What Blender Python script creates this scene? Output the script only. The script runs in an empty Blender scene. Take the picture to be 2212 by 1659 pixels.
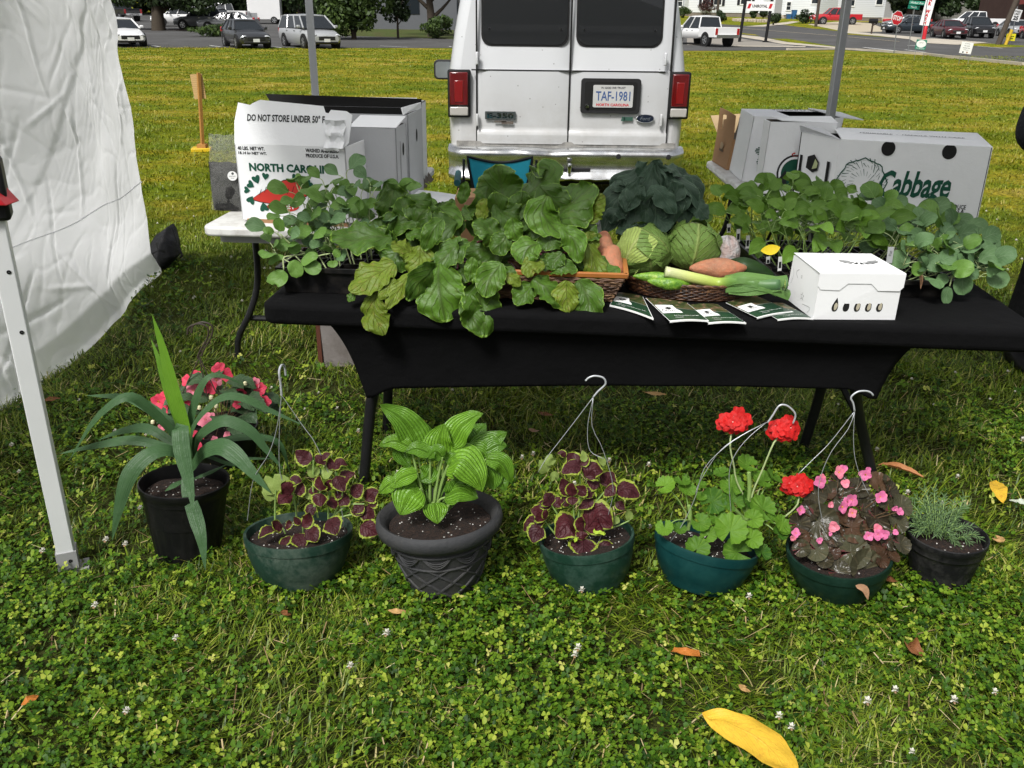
import bpy,bmesh,math,random
import numpy as np
from mathutils import Vector,Matrix,Euler,noise
R_=math. radians
random. seed(7)
SC=bpy. context. scene
COL=SC. collection
# camera
CAM_H,FPX,W0,H0,HOR,ROLL=1.60,1900.0,2212.0,1659.0,42.0,0.7
PITCH=math. atan((H0/2-HOR)/FPX)
cd=bpy. data. cameras. new('camera');cam=bpy. data. objects. new('camera',cd);COL. objects. link(cam)
cd. sensor_width=36.0;cd. lens=36.0*FPX/W0;cd. clip_start=0.05;cd. clip_end=2000
CAMM=Matrix. Translation((0,0,CAM_H))@Matrix. Rotation(math. pi/2-PITCH,4,'X')@Matrix. Rotation(R_(ROLL),4,'Z')
cam. matrix_world=CAMM
SC. camera=cam
# sky and sun
SUN_EL,SUN_AZ=50.0,208.0
wd=bpy. data. worlds. new('World');SC. world=wd;wd. use_nodes=True
nt=wd. node_tree;bg=nt. nodes['Background']
sky=nt. nodes. new('ShaderNodeTexSky');sky. sky_type='NISHITA';sky. sun_disc=False
sky. sun_elevation=R_(SUN_EL);sky. sun_rotation=R_(SUN_AZ);sky. dust_density=4.0;sky. ozone_density=1.0
hs=nt. nodes. new('ShaderNodeHueSaturation');hs. inputs['Saturation']. default_value=0.25
nt. links. new(sky. outputs[0],hs. inputs['Color']);nt. links. new(hs. outputs[0],bg. inputs[0])
bg. inputs[1]. default_value=0.085
sl=bpy. data. lights. new('sun','SUN');sl. energy=2.5;sl. angle=R_(13);sl. color=(1.0,0.985,0.95)
so=bpy. data. objects. new('sun',sl);COL. objects. link(so)
sd=Vector((math. sin(R_(SUN_AZ))*math. cos(R_(SUN_EL)),math. cos(R_(SUN_AZ))*math. cos(R_(SUN_EL)),math. sin(R_(SUN_EL))))
so. rotation_euler=(-sd). to_track_quat('-Z','Y'). to_euler();so. location=(0,0,20)
SC. view_settings. view_transform='Standard';SC. view_settings. look='None'
SC. view_settings. gamma=1.0;SC. view_settings. exposure=0.52;SC. view_settings. use_curve_mapping=False
SC. render. engine='CYCLES'
SC. cycles. max_bounces=6;SC. cycles. diffuse_bounces=3;SC. cycles. glossy_bounces=3
SC. cycles. transmission_bounces=4;SC. cycles. transparent_max_bounces=12
SC. cycles. use_denoising=True
# survey helpers: from measured view directions to real points
def ray(px,py):
 return (CAMM. to_3x3()@Vector(((px-W0/2)/FPX,-(py-H0/2)/FPX,-1.0)))
def gp(px,py,z=0.0):
 d=ray(px,py);t=(z-CAM_H)/d. z
 return Vector((d. x*t,d. y*t,z))
def yp(px,py,Y):
 d=ray(px,py);t=Y/d. y
 return Vector((d. x*t,Y,CAM_H+d. z*t))
def terr(y):
 return 0.027*max(0.0,y-60.0)
def tp(px,py):
 d=ray(px,py)
 lo=1.0
 t=(0-CAM_H)/d. z if d. z<-1e-6 else 1e9
 if t*d. y<=60 and t>0:return Vector((d. x*t,d. y*t,0))
 t=(CAM_H+1.62)/(0.027*d. y-d. z)
 return Vector((d. x*t,d. y*t,terr(d. y*t)))
def zc(ox,oy,s):
 return lambda x,y:(ox+s*x,oy+s*y)
Z4=zc(416.4,199.5,.2745);Z5=zc(537.8,329.6,.251);Z6=zc(1006.2,329.6,.2745);Z7=zc(1518.0,216.9,.3137)
P1=zc(86.7,650.6,.366);P2=zc(485.7,780.7,.3242);P3=zc(1084.3,780.7,.3242);P4=zc(1604.7,824.0,.3136)
def ppm(Y,z=0.7):
 return FPX/(Y*math. cos(PITCH)+(CAM_H-z)*math. sin(PITCH))
# materials
MATS={}
def _new(name):
 m=bpy. data. materials. new(name);m. use_nodes=True
 return m,m. node_tree,m. node_tree. nodes['Principled BSDF']
def N(nt,t,**kw):
 n=nt. nodes. new(t)
 for k,v in kw. items():
  if k in n. inputs. keys():n. inputs[k]. default_value=v
  else:setattr(n,k,v)
 return n
def mathn(nt,op,a,b=None,clamp=False):
 n=nt. nodes. new('ShaderNodeMath');n. operation=op;n. use_clamp=clamp
 for i,x in enumerate((a,b)):
  if x is None:continue
  if isinstance(x,(int,float)):n. inputs[i]. default_value=x
  else:nt. links. new(x,n. inputs[i])
 return n. outputs[0]
def mixc(nt,fac,a,b,mode='MIX'):
 n=nt. nodes. new('ShaderNodeMix');n. data_type='RGBA';n. blend_type=mode
 for i,x in ((0,fac),(6,a),(7,b)):
  if isinstance(x,(int,float)):n. inputs[i]. default_value=x
  elif isinstance(x,tuple):n. inputs[i]. default_value=(x[0],x[1],x[2],1)
  else:nt. links. new(x,n. inputs[i])
 return n. outputs[2]
def noisen(nt,scale,detail=4,rough=.6,vec=None):
 n=N(nt,'ShaderNodeTexNoise');n. inputs['Scale']. default_value=scale;n. inputs['Detail']. default_value=detail;n. inputs['Roughness']. default_value=rough
 if vec is None:
  vec=N(nt,'ShaderNodeNewGeometry'). outputs['Position']
 nt. links. new(vec,n. inputs['Vector']);return n. outputs['Fac']
def ramp(nt,fac,stops):
 n=N(nt,'ShaderNodeValToRGB');e=n. color_ramp. elements
 while len(e)<len(stops):e. new(0.5)
 for i,(p,c) in enumerate(stops):
  e[i]. position=p;e[i]. color=(c[0],c[1],c[2],1) if isinstance(c,tuple) else (c,c,c,1)
 nt. links. new(fac,n. inputs[0]);return n. outputs[0]
def bumpn(nt,p,h,strength=.3,dist=.01):
 b=N(nt,'ShaderNodeBump');b. inputs['Strength']. default_value=strength;b. inputs['Distance']. default_value=dist
 nt. links. new(h,b. inputs['Height']);nt. links. new(b. outputs[0],p. inputs['Normal'])
def M(name,col,rough=.6,metal=0.0,var=.18,scale=6.0,bump=0.0,bscale=40.0,coat=0.0,spec=None,dirt=None,dscale=3.0,bdist=.01):
 if name in MATS:return MATS[name]
 m,nt,p=_new(name)
 a=noisen(nt,scale,5)
 c=mixc(nt,a,tuple(x*(1-var) for x in col),tuple(min(1,x*(1+var)) for x in col))
 if dirt:
  d=ramp(nt,noisen(nt,dscale,8,.7),[(.45,0.0),(.75,1.0)])
  c=mixc(nt,d,c,dirt)
 nt. links. new(c,p. inputs['Base Color'])
 p. inputs['Roughness']. default_value=rough;p. inputs['Metallic']. default_value=metal
 p. inputs['Coat Weight']. default_value=coat
 p. inputs['Specular IOR Level']. default_value=spec if spec is not None else (.22 if max(col)<.1 and not metal and rough>.3 else.5)
 if bump:bumpn(nt,p,noisen(nt,bscale,5),bump,bdist)
 MATS[name]=m;return m
def glassM(name,col=(.02,.025,.03),rough=.05):
 if name in MATS:return MATS[name]
 m,nt,p=_new(name)
 p. inputs['Base Color']. default_value=(*col,1);p. inputs['Roughness']. default_value=rough;p. inputs['Specular IOR Level']. default_value=.7
 MATS[name]=m;return m
def leafM(name,base,dark,vein,nv=7,slant=.45,vw=.10,edge=None,ew=.80,gloss=.42,trans=.18,spots=None,hue=.12,veinstr=.75,mid=.05,bumpk=.35,parallel=0,blot=None,spec=.22):
 """leaf: UV u runs base to tip, v across; per-leaf 'tint' moves it between dark and base"""
 if name in MATS:return MATS[name]
 m,nt,p=_new(name)
 uv=N(nt,'ShaderNodeUVMap');sep=N(nt,'ShaderNodeSeparateXYZ');nt. links. new(uv. outputs[0],sep. inputs[0])
 u,v=sep. outputs[0],sep. outputs[1]
 t=mathn(nt,'MULTIPLY',mathn(nt,'ABSOLUTE',mathn(nt,'SUBTRACT',v,.5)),2.0)
 wob=mathn(nt,'MULTIPLY',mathn(nt,'SUBTRACT',noisen(nt,45,2),.5),.10)
 if parallel:
  s=mathn(nt,'FRACT',mathn(nt,'MULTIPLY',mathn(nt,'ADD',t,0.0),float(parallel)))
 else:
  s=mathn(nt,'FRACT',mathn(nt,'MULTIPLY',mathn(nt,'ADD',mathn(nt,'SUBTRACT',u,mathn(nt,'MULTIPLY',t,slant)),wob),float(nv)))
 s=mathn(nt,'ABSOLUTE',mathn(nt,'SUBTRACT',s,.5))
 sv=mathn(nt,'SUBTRACT',1.0,mathn(nt,'DIVIDE',s,vw,True),True)
 mv=mathn(nt,'SUBTRACT',1.0,mathn(nt,'DIVIDE',t,mid),True)
 vm=mathn(nt,'MULTIPLY',mathn(nt,'MAXIMUM',mathn(nt,'MULTIPLY',sv,.85),mv),veinstr)
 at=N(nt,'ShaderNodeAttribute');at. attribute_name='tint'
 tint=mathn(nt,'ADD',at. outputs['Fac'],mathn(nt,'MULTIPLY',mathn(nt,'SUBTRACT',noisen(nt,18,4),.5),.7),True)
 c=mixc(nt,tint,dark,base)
 if blot:
  c=mixc(nt,ramp(nt,noisen(nt,52,6,.7),[(.54,0.0),(.64,.85)]),c,blot)
 c=mixc(nt,vm,c,vein)
 if edge:
  e=mathn(nt,'ADD',t,mathn(nt,'MULTIPLY',mathn(nt,'SUBTRACT',noisen(nt,120,2),.5),.22))
  e=mathn(nt,'MAXIMUM',mathn(nt,'GREATER_THAN',e,ew),mathn(nt,'GREATER_THAN',u,.96))
  c=mixc(nt,e,c,edge)
 gb=N(nt,'ShaderNodeNewGeometry')
 c=mixc(nt,mathn(nt,'MULTIPLY',gb. outputs['Backfacing'],.35),c,tuple(min(1,x*1.5+.02) for x in base))
 nt. links. new(c,p. inputs['Base Color']);p. inputs['Roughness']. default_value=gloss;p. inputs['Specular IOR Level']. default_value=spec
 bumpn(nt,p,mathn(nt,'ADD',mathn(nt,'MULTIPLY',vm,-1.0),mathn(nt,'MULTIPLY',noisen(nt,42,4),1.3)),bumpk,.006)
 tr=N(nt,'ShaderNodeBsdfTranslucent');mx=N(nt,'ShaderNodeMixShader');mx. inputs[0]. default_value=trans
 cc=mixc(nt,.5,c,tuple(min(1,x*2.2) for x in base));nt. links. new(cc,tr. inputs[0])
 nt. links. new(p. outputs[0],mx. inputs[1]);nt. links. new(tr. outputs[0],mx. inputs[2])
 nt. links. new(mx. outputs[0],nt. nodes['Material Output']. inputs[0])
 MATS[name]=m;return m
# objects
def tag(o,label=None,cat=None,group=None,kind=None):
 if label:o['label']=label
 if cat:o['category']=cat
 if group:o['group']=group
 if kind:o['kind']=kind
 return o
def thing(name,label,cat,loc=(0,0,0),group=None,rz=0.0):
 o=bpy. data. objects. new(name,None);COL. objects. link(o);o. location=loc;o. rotation_euler. z=rz;o. empty_display_size=.1
 return tag(o,label,cat,group)
def dup(root,loc=None,rz=None,label=None):
 kids=[c for c in bpy. data. objects if c. parent==root]
 r=root. copy();COL. objects. link(r)
 if loc is not None:r. location=loc
 if rz is not None:r. rotation_euler. z=rz
 if label:r['label']=label
 for k in kids:
  sub=[g for g in bpy. data. objects if g. parent==k]
  c=k. copy();COL. objects. link(c);c. parent=r
  for g in sub:
   d=g. copy();COL. objects. link(d);d. parent=c
 return r
def lerp(a,b,t):return a+(b-a)*t
def catmull(pts,n):
 pts=[Vector(p) for p in pts]
 if len(pts)==2:return [pts[0]. lerp(pts[1],i/n) for i in range(n+1)]
 out=[];m=len(pts)-1
 L=[0.0]
 for i in range(m):L. append(L[-1]+max(1e-6,(pts[i+1]-pts[i]). length))
 for k in range(n+1):
  s=L[-1]*k/n
  i=0
  while i<m-1 and s>L[i+1]:i+=1
  t=(s-L[i])/(L[i+1]-L[i])
  p1,p2=pts[i],pts[i+1]
  p0=pts[i-1] if i>0 else p1*2-p2
  p3=pts[i+2] if i+2<=m else p2*2-p1
  out. append(0.5*((2*p1)+(p2-p0)*t+(2*p0-5*p1+4*p2-p3)*t*t+(3*p1-p0-3*p2+p3)*t**3))
 return out
_fontcache={}
def text_geom(s,bold=0.0,shear=0.0,spacing=1.0):
 key=(s,bold,shear,spacing)
 if key in _fontcache:return _fontcache[key]
 fc=bpy. data. curves. new('lettering','FONT');fc. body=s;fc. align_x='CENTER';fc. align_y='CENTER';fc. size=1.0
 fc. offset=bold;fc. shear=shear;fc. space_character=spacing;fc. resolution_u=2
 fo=bpy. data. objects. new('lettering',fc);COL. objects. link(fo)
 bpy. context. view_layer. update()
 dg=bpy. context. evaluated_depsgraph_get()
 me=bpy. data. meshes. new_from_object(fo. evaluated_get(dg))
 vs=[v. co. copy() for v in me. vertices];fs=[tuple(p. vertices) for p in me. polygons]
 bpy. data. objects. remove(fo);bpy. data. curves. remove(fc);bpy. data. meshes. remove(me)
 xs=[v. x for v in vs];ys=[v. y for v in vs]
 cx,cy=(min(xs)+max(xs))/2,(min(ys)+max(ys))/2
 vs=[Vector((v. x-cx,v. y-cy,0)) for v in vs]
 _fontcache[key]=(vs,fs,max(xs)-min(xs),max(ys)-min(ys));return _fontcache[key]
class MB:
 def __init__(s,X=None):s. v=[];s. f=[];s. u=[];s. m=[];s. t=[];s. X=X
 def add(s,vs,fs,uv=None,mi=0,tint=.5):
  o=len(s. v)
  for i,p in enumerate(vs):
   p=Vector(p);s. v. append(s. X@p if s. X else p);s. u. append(uv[i] if uv else (0,0));s. t. append(tint)
  for f in fs:s. f. append(tuple(o+i for i in f));s. m. append(mi)
  return s
 def box(s,c,d,mi=0,rz=0.0,Mx=None):
  hx,hy,hz=d[0]/2,d[1]/2,d[2]/2
  vs=[Vector((x,y,z)) for x in (-hx,hx) for y in (-hy,hy) for z in (-hz,hz)]
  Q=Matrix. Translation(c)@(Mx if Mx else Matrix. Rotation(rz,4,'Z'))
  return s. add([Q@v for v in vs],[(0,1,3,2),(4,6,7,5),(0,4,5,1),(2,3,7,6),(0,2,6,4),(1,5,7,3)],mi=mi)
 def hexa(s,b,t,mi=0):
  return s. add(list(b)+list(t),[(3,2,1,0),(4,5,6,7),(0,1,5,4),(1,2,6,5),(2,3,7,6),(3,0,4,7)],mi=mi)
 def slab(s,q,th,mi=0,n=None):
  q=[Vector(p) for p in q]
  nn=Vector(n) if n else (q[1]-q[0]). cross(q[2]-q[0]). normalized()
  k=len(q);b=[p-nn*th for p in q]
  return s. add(q+b,[tuple(range(k)),tuple(range(2*k-1,k-1,-1))]+[(i,k+i,k+(i+1)%k,(i+1)%k) for i in range(k)],mi=mi)
 def tube(s,pts,r,n=8,mi=0,cap=True,tint=.5):
  pts=[Vector(p) for p in pts];k=len(pts);rr=r if isinstance(r,(list,tuple)) else [r]*k
  vs=[];up=None;uv=[]
  for i,p in enumerate(pts):
   T=(pts[min(i+1,k-1)]-pts[max(i-1,0)])
   T=T. normalized() if T. length>1e-9 else Vector((0,0,1))
   if up is None:
    up=Vector((0,0,1)) if abs(T. z)<.9 else Vector((1,0,0))
   S=T. cross(up). normalized();up=S. cross(T). normalized()
   for j in range(n):
    a=2*math. pi*j/n
    vs. append(p+(S*math. cos(a)+up*math. sin(a))*rr[i]);uv. append((i/max(1,k-1),j/n))
  fs=[(i*n+j,i*n+(j+1)%n,(i+1)*n+(j+1)%n,(i+1)*n+j) for i in range(k-1) for j in range(n)]
  if cap:fs+=[tuple(range(n-1,-1,-1)),tuple((k-1)*n+j for j in range(n))]
  return s. add(vs,fs,uv,mi,tint)
 def lathe(s,prof,n=40,Mx=None,mi=0,fn=None,cap0=False,cap1=False,tint=.5):
  vs=[];uv=[];k=len(prof)
  for i,(r,z) in enumerate(prof):
   for j in range(n):
    a=2*math. pi*j/n
    rr,zz=(r,z) if fn is None else fn(r,z,a,i)
    p=Vector((rr*math. cos(a),rr*math. sin(a),zz));vs. append(Mx@p if Mx else p);uv. append((i/max(1,k-1),j/n))
  fs=[(i*n+j,i*n+(j+1)%n,(i+1)*n+(j+1)%n,(i+1)*n+j) for i in range(k-1) for j in range(n)]
  if cap0:fs. append(tuple(range(n-1,-1,-1)))
  if cap1:fs. append(tuple((k-1)*n+j for j in range(n)))
  return s. add(vs,fs,uv,mi,tint)
 def grid(s,fn,nu,nv,mi=0,tint=.5,wrap=False):
  vs=[fn(i/nu,j/nv) for i in range(nu+1) for j in range(nv+1)];uv=[(i/nu,j/nv) for i in range(nu+1) for j in range(nv+1)]
  k=nv+1
  fs=[(i*k+j,i*k+j+1,(i+1)*k+j+1,(i+1)*k+j) for i in range(nu) for j in range(nv)]
  return s. add(vs,fs,uv,mi,tint)
 def text(s,st,Mx,h,mi=0,bold=0.0,shear=0.0,w=None,spacing=1.0,maxw=None):
  """flat lettering, h = height of the line of letters in metres, laid in the XY plane of Mx"""
  vs,fs,tw,th=text_geom(st,bold,shear,spacing)
  k=h/th;kx=(w/tw) if w else k
  if maxw and kx*tw>maxw:kx=maxw/tw
  return s. add([Mx@Vector((p. x*kx,p. y*k,0)) for p in vs],fs,mi=mi)
 def build(s,name,mats,parent=None,smooth=True,bevel=0.0,bseg=2,angle=38,label=None,solid=0.0,local=False,subsurf=0):
  off=Vector((0,0,0))
  if parent is not None and not local:
   q=parent
   while q is not None:off+=Vector(q. location);q=q. parent
  me=bpy. data. meshes. new(name)
  me. from_pydata([tuple(p-off) for p in s. v],[],s. f)
  uvl=me. uv_layers. new(name='UVMap')
  li=np. zeros(len(me. loops),dtype=np. int32);me. loops. foreach_get('vertex_index',li)
  uvl. data. foreach_set('uv',np. array(s. u,dtype=np. float32)[li]. ravel())
  at=me. attributes. new('tint','FLOAT','POINT');at. data. foreach_set('value',np. array(s. t,dtype=np. float32))
  me. polygons. foreach_set('material_index',np. array(s. m,dtype=np. int32))
  for m in (mats if isinstance(mats,(list,tuple)) else [mats]):me. materials. append(m)
  if smooth:
   me. polygons. foreach_set('use_smooth',np. ones(len(me. polygons),dtype=bool))
   if angle<180:me. set_sharp_from_angle(angle=R_(angle))
  me. update()
  o=bpy. data. objects. new(name,me);COL. objects. link(o)
  if parent is not None:o. parent=parent
  if solid:
   md=o. modifiers. new('thickness','SOLIDIFY');md. thickness=solid;md. offset=0
  if subsurf:
   md=o. modifiers. new('subdivision','SUBSURF');md. levels=md. render_levels=subsurf
  if bevel:
   md=o. modifiers. new('bevel','BEVEL');md. width=bevel;md. segments=bseg;md. limit_method='ANGLE';md. angle_limit=R_(40)
  if label:o['label']=label
  return o
def frame(o,xdir,ydir):
 x=Vector(xdir). normalized();y=Vector(ydir);y=(y-x*y. dot(x)). normalized();z=x. cross(y)
 return Matrix(((x. x,y. x,z. x,o[0]),(x. y,y. y,z. y,o[1]),(x. z,y. z,z. z,o[2]),(0,0,0,1)))
def W_ovate(u):return math. sin(math. pi*min(1,max(0,u))**.72)**.8
def W_ell(u):return math. sin(math. pi*u)**.75
def W_obov(u):return math. sin(math. pi*u**1.25)**.75
def W_round(u):return math. sqrt(max(0,1-(2*u-1)**2))**.9
def W_heart(u):return (math. sin(math. pi*(0.10+.9*u)**.55))**.85 if u<1 else 0
def W_strap(u):return min(1,.62+u*.9)*(1-u**5)**.8*(1-.55*max(0,u-.55)/.45)
def W_beet(u):return max(.03,math. sin(math. pi*(u*.97+.015)**.9)**.62)
def W_paddle(u):
 return.07+.0*u if u<.12 else (math. sin(math. pi*((u-.10)/.9)**.85)**.7)
def leaf(mb,pts,width,prof=W_ovate,hint=(0,-.6,.8),nu=10,nv=4,cup=.15,ruf=0.0,rfreq=3.0,mi=0,tint=.5,jag=0.0,jn=9,fold=0.0,curl=0.0,seed=None,twist=0.0,nz=0.0,en=0.0,ruf2=0.0):
 rnd=random. Random(seed if seed is not None else random. random())
 c=catmull(pts,nu);hint=Vector(hint);vs=[];uv=[];ph=rnd. random()*6.28;ph2=rnd. random()*6.28
 so=Vector((rnd. random()*50,rnd. random()*50,rnd. random()*50))
 for i,p in enumerate(c):
  u=i/nu
  T=(c[min(i+1,nu)]-c[max(i-1,0)]). normalized()
  S=T. cross(hint)
  S=S. normalized() if S. length>1e-4 else Vector((1,0,0))
  Nn=S. cross(T). normalized()
  if twist:
   q=Matrix. Rotation(twist*u,3,T);S=q@S;Nn=q@Nn
  w=prof(u)*width/2
  if jag:w*=1+jag*math. sin(u*jn*6.283+ph)*(1 if i<nu else 0)
  for j in range(nv+1):
   v=2*j/nv-1
   ws=w*(1+en*(noise. noise(so+Vector((u*5,0,9 if v>0 else 0)))+.6*noise. noise(so+Vector((u*13,5,9 if v>0 else 0))))) if en else w
   off=cup*w*abs(v)**1.5-fold*w*abs(v)
   r=ruf2*w*abs(v)**3*math. sin(rfreq*2.9*6.283*u+ph2*2+3*v)+ruf*w*abs(v)**1.6*math. sin(rfreq*6.283*u+ph+(2.1 if v>0 else 0)+ph2*(v>0))
   nn=nz*width*noise. noise(p*(2.2/max(width,.02))+S*(v*1.3)+so) if nz else 0
   vs. append(p+S*(ws*v*(1-curl*abs(v)*.2))+Nn*(off+r+nn));uv. append((u,j/nv))
 k=nv+1
 fs=[(i*k+j,(i+1)*k+j,(i+1)*k+j+1,i*k+j+1) for i in range(nu) for j in range(nv)]
 mb. add(vs,fs,uv,mi,tint)
def path3(zf,pts,Y0,Y1):
 n=len(pts)-1
 return [yp(*zf(*p),lerp(Y0,Y1,(i/n)**1.2 if n else 0)) for i,p in enumerate(pts)]
# ground, roads
def lawn_color(nt):
 pos=N(nt,'ShaderNodeNewGeometry'). outputs['Position']
 mp=N(nt,'ShaderNodeMapping');mp. inputs['Scale']. default_value=(.7,1.0,1.0);nt. links. new(pos,mp. inputs['Vector'])
 big=noisen(nt,.35,6,.68,mp. outputs[0]);mid=noisen(nt,1.7,5,.65,mp. outputs[0]);fine=noisen(nt,22,4,.7,pos)
 f=mathn(nt,'ADD',mathn(nt,'MULTIPLY',big,.62),mathn(nt,'MULTIPLY',mid,.38))
 sp=N(nt,'ShaderNodeSeparateXYZ');nt. links. new(pos,sp. inputs[0])
 near=mathn(nt,'SUBTRACT',1.0,mathn(nt,'DIVIDE',mathn(nt,'SUBTRACT',sp. outputs[1],3.0),7.0,True),True)
 f=mathn(nt,'SUBTRACT',f,mathn(nt,'MULTIPLY',near,.12))
 c=ramp(nt,f,[(.28,(.045,.095,.004)),(.41,(.125,.185,.005)),(.49,(.205,.225,.007)),(.56,(.37,.30,.022)),(.63,(.52,.39,.095))])
 return c,fine
def lawn_mat():
 m,nt,p=_new('lawn')
 c,fine=lawn_color(nt)
 f2=noisen(nt,7,6,.75);c=mixc(nt,ramp(nt,mathn(nt,'ADD',mathn(nt,'MULTIPLY',fine,.6),mathn(nt,'MULTIPLY',f2,.4)),[(.40,.9),(.54,.0)]),c,(.028,.045,.003))
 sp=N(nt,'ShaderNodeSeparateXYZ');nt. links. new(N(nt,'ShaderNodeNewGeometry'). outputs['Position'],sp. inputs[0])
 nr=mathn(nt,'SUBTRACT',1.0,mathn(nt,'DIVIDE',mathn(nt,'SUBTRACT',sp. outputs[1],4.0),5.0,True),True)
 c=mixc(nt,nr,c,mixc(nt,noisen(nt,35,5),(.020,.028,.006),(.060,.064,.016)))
 nt. links. new(c,p. inputs['Base Color']);p. inputs['Roughness']. default_value=.9;p. inputs['Specular IOR Level']. default_value=.1
 bumpn(nt,p,noisen(nt,60,4),.8,.03)
 return m
LAWN=lawn_mat()
def sheet(name,mat,poly,off,cuts=True):
 """a flat sheet of ground following the terrain; poly in metres (x, y)"""
 bm=bmesh. new();vs=[bm. verts. new((p[0],p[1],0)) for p in poly];bm. faces. new(vs)
 for yc in (60.0,):
  g=bm. verts[:]+bm. edges[:]+bm. faces[:]
  bmesh. ops. bisect_plane(bm,geom=g,plane_co=(0,yc,0),plane_no=(0,1,0))
 bmesh. ops. triangulate(bm,faces=bm. faces[:])
 for v in bm. verts:v. co. z=terr(v. co. y)+off
 bm. normal_update()
 for f in bm. faces:
  if f. normal. z<0:f. normal_flip()
 me=bpy. data. meshes. new(name);bm. to_mesh(me);bm. free();me. materials. append(mat)
 o=bpy. data. objects. new(name,me);COL. objects. link(o);return o
def T2(pts):return [tuple(tp(*p)[:2]) for p in pts]
ASPH=M('asphalt',(.080,.078,.076),.85,var=.25,scale=3,bump=.4,bscale=60,dirt=(.12,.12,.12),dscale=.25)
CONC=M('concrete',(.50,.45,.37),.85,var=.15,scale=2,bump=.2,dirt=(.38,.33,.25),dscale=.7)
GRAV=M('gravel',(.46,.40,.30),.9,var=.3,scale=14,bump=.6,bscale=30)
MULCH=M('mulch',(.060,.035,.022),.95,var=.5,scale=9,bump=.9,bscale=20)
WPNT=M('road_paint',(.75,.75,.72),.7,var=.15,scale=5)
YPNT=M('road_line_paint',(.55,.47,.30),.7,var=.15,scale=5)
edge=[(-160,53.0)]+[tuple(gp(*p)[:2]) for p in ((240,103),(960,104),(1488,110),(1821,108.5),(1925,114),(1997,119),(2044,125),(2079,128),(2212,142))]+[(34,36),(70,20)]
tag(sheet('ground',LAWN,[(-300,-40),(300,-40),(300,420),(-300,420)],0.0),kind='structure')
tag(sheet('road',ASPH,edge+[(160,20),(160,125),(-160,125)],.012),kind='structure')
def strip(pts,w):
 L=[Vector((p[0],p[1])) for p in pts];a=[];b=[]
 for i,p in enumerate(L):
  T=(L[min(i+1,len(L)-1)]-L[max(i-1,0)]). normalized();S=Vector((-T. y,T. x))*w/2
  a. append(p+S);b. append(p-S)
 return [tuple(q) for q in a]+[tuple(q) for q in reversed(b)]
for nm,mt,px,off in (('grass_verge',LAWN,[(1470,57),(1544,51.5),(1610,56),(1690,54),(1765,63),(1830,70),(1838,49),(1760,38),(1600,30),(1470,32)],.02),('grass_verge',LAWN,[(1572,71),(1640,78),(1632,75),(1566,68)],.02),('grass_verge',LAWN,[(1664,84),(1700,84),(1805,101),(1808,104),(1745,99)],.02),('grass_verge',LAWN,[(1834,71),(1970,83),(1966,85),(1830,75)],.03),('grass_verge',LAWN,[(2063,97),(2080,95),(2140,95),(2240,101),(2240,109),(2195,106)],.03),('pavement',CONC,[(1609,58),(1650,58),(1700,53),(1727,47.5),(1712,46.5),(1652,54)],.035),('pavement',CONC,[(1560,75),(1566,73),(1640,80),(1700,92),(1812,103),(1812,105.5),(1690,96),(1640,87)],.035),('pavement',CONC,[(1825,68),(1900,74),(1990,82),(2135,93),(2068,98),(1978,93),(1965,86),(1900,79),(1825,72)],.042),('pavement',CONC,[(1570,99),(1740,101),(1740,103),(1570,101)],.035),('driveway',GRAV,[(1745,53),(1830,70),(1905,69),(1905,60),(1880,51),(1830,47),(1800,48)],.028),('gravel_lot',M('gravel_grey',(.27,.245,.21),.9,var=.25,scale=10),[(1484,98),(1560,98),(1720,100),(1640,90),(1560,78),(1484,78)],.02),('planting_bed',MULCH,[(240,86),(440,86),(520,84),(512,66),(420,64),(300,64.5),(200,66)],.03),('planting_bed',M('rough_grass',(.060,.085,.018),.9,var=.5,scale=3,bump=.6,bscale=12,dirt=(.09,.06,.03),dscale=1.0),[(690,92),(980,93),(980,60),(690,60)],.03)):
 tag(sheet(nm,mt,T2(px),off),kind='structure')
lines=MB()
def road_line(a,b,w,mi,off=.05):
 A,B=tp(*a),tp(*b);T=(B-A);T. z=0;T. normalize();S=Vector((-T. y,T. x,0))*w/2
 q=[A+S,A-S,B-S,B+S]
 for v in q:v. z=terr(v. y)+off
 lines. add(q,[(0,1,2,3)],mi=mi)
for a,b,w,mi in (((312,97.5),(345,103),.12,0),((427,96.5),(478,103.5),.12,0),((586,102),(608,105),.12,0),((820,101),(880,104),.12,0),((960,99),(975,103),.12,0),((1563,59),(1811,79),.16,1),((1831,81),(1942,91),.16,1),((1865,104),(2045,123),.22,0),((1960,99.5),(2000,100.5),.25,0),((1955,109),(1999,115),.15,0),((2110,101),(2212,110),.12,0)):
 road_line(a,b,w,mi)
tag(lines. build('road_markings',[WPNT,YPNT]),kind='structure')
kb=MB()
kpts=[gp(*p) for p in ((1700,108.6),(1821,108),(1880,111),(1925,114),(1997,119),(2044,125),(2079,128),(2212,142))]+[Vector((34,36,0))]
for a,b in zip(kpts[:-1],kpts[1:]):
 T=(b-a). normalized();S=Vector((-T. y,T. x,0))*.09
 kb. hexa([a-S,b-S,b+S,a+S],[p+Vector((0,0,.13)) for p in (a-S,b-S,b+S,a+S)])
tag(kb. build('kerb',CONC),kind='structure')
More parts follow.
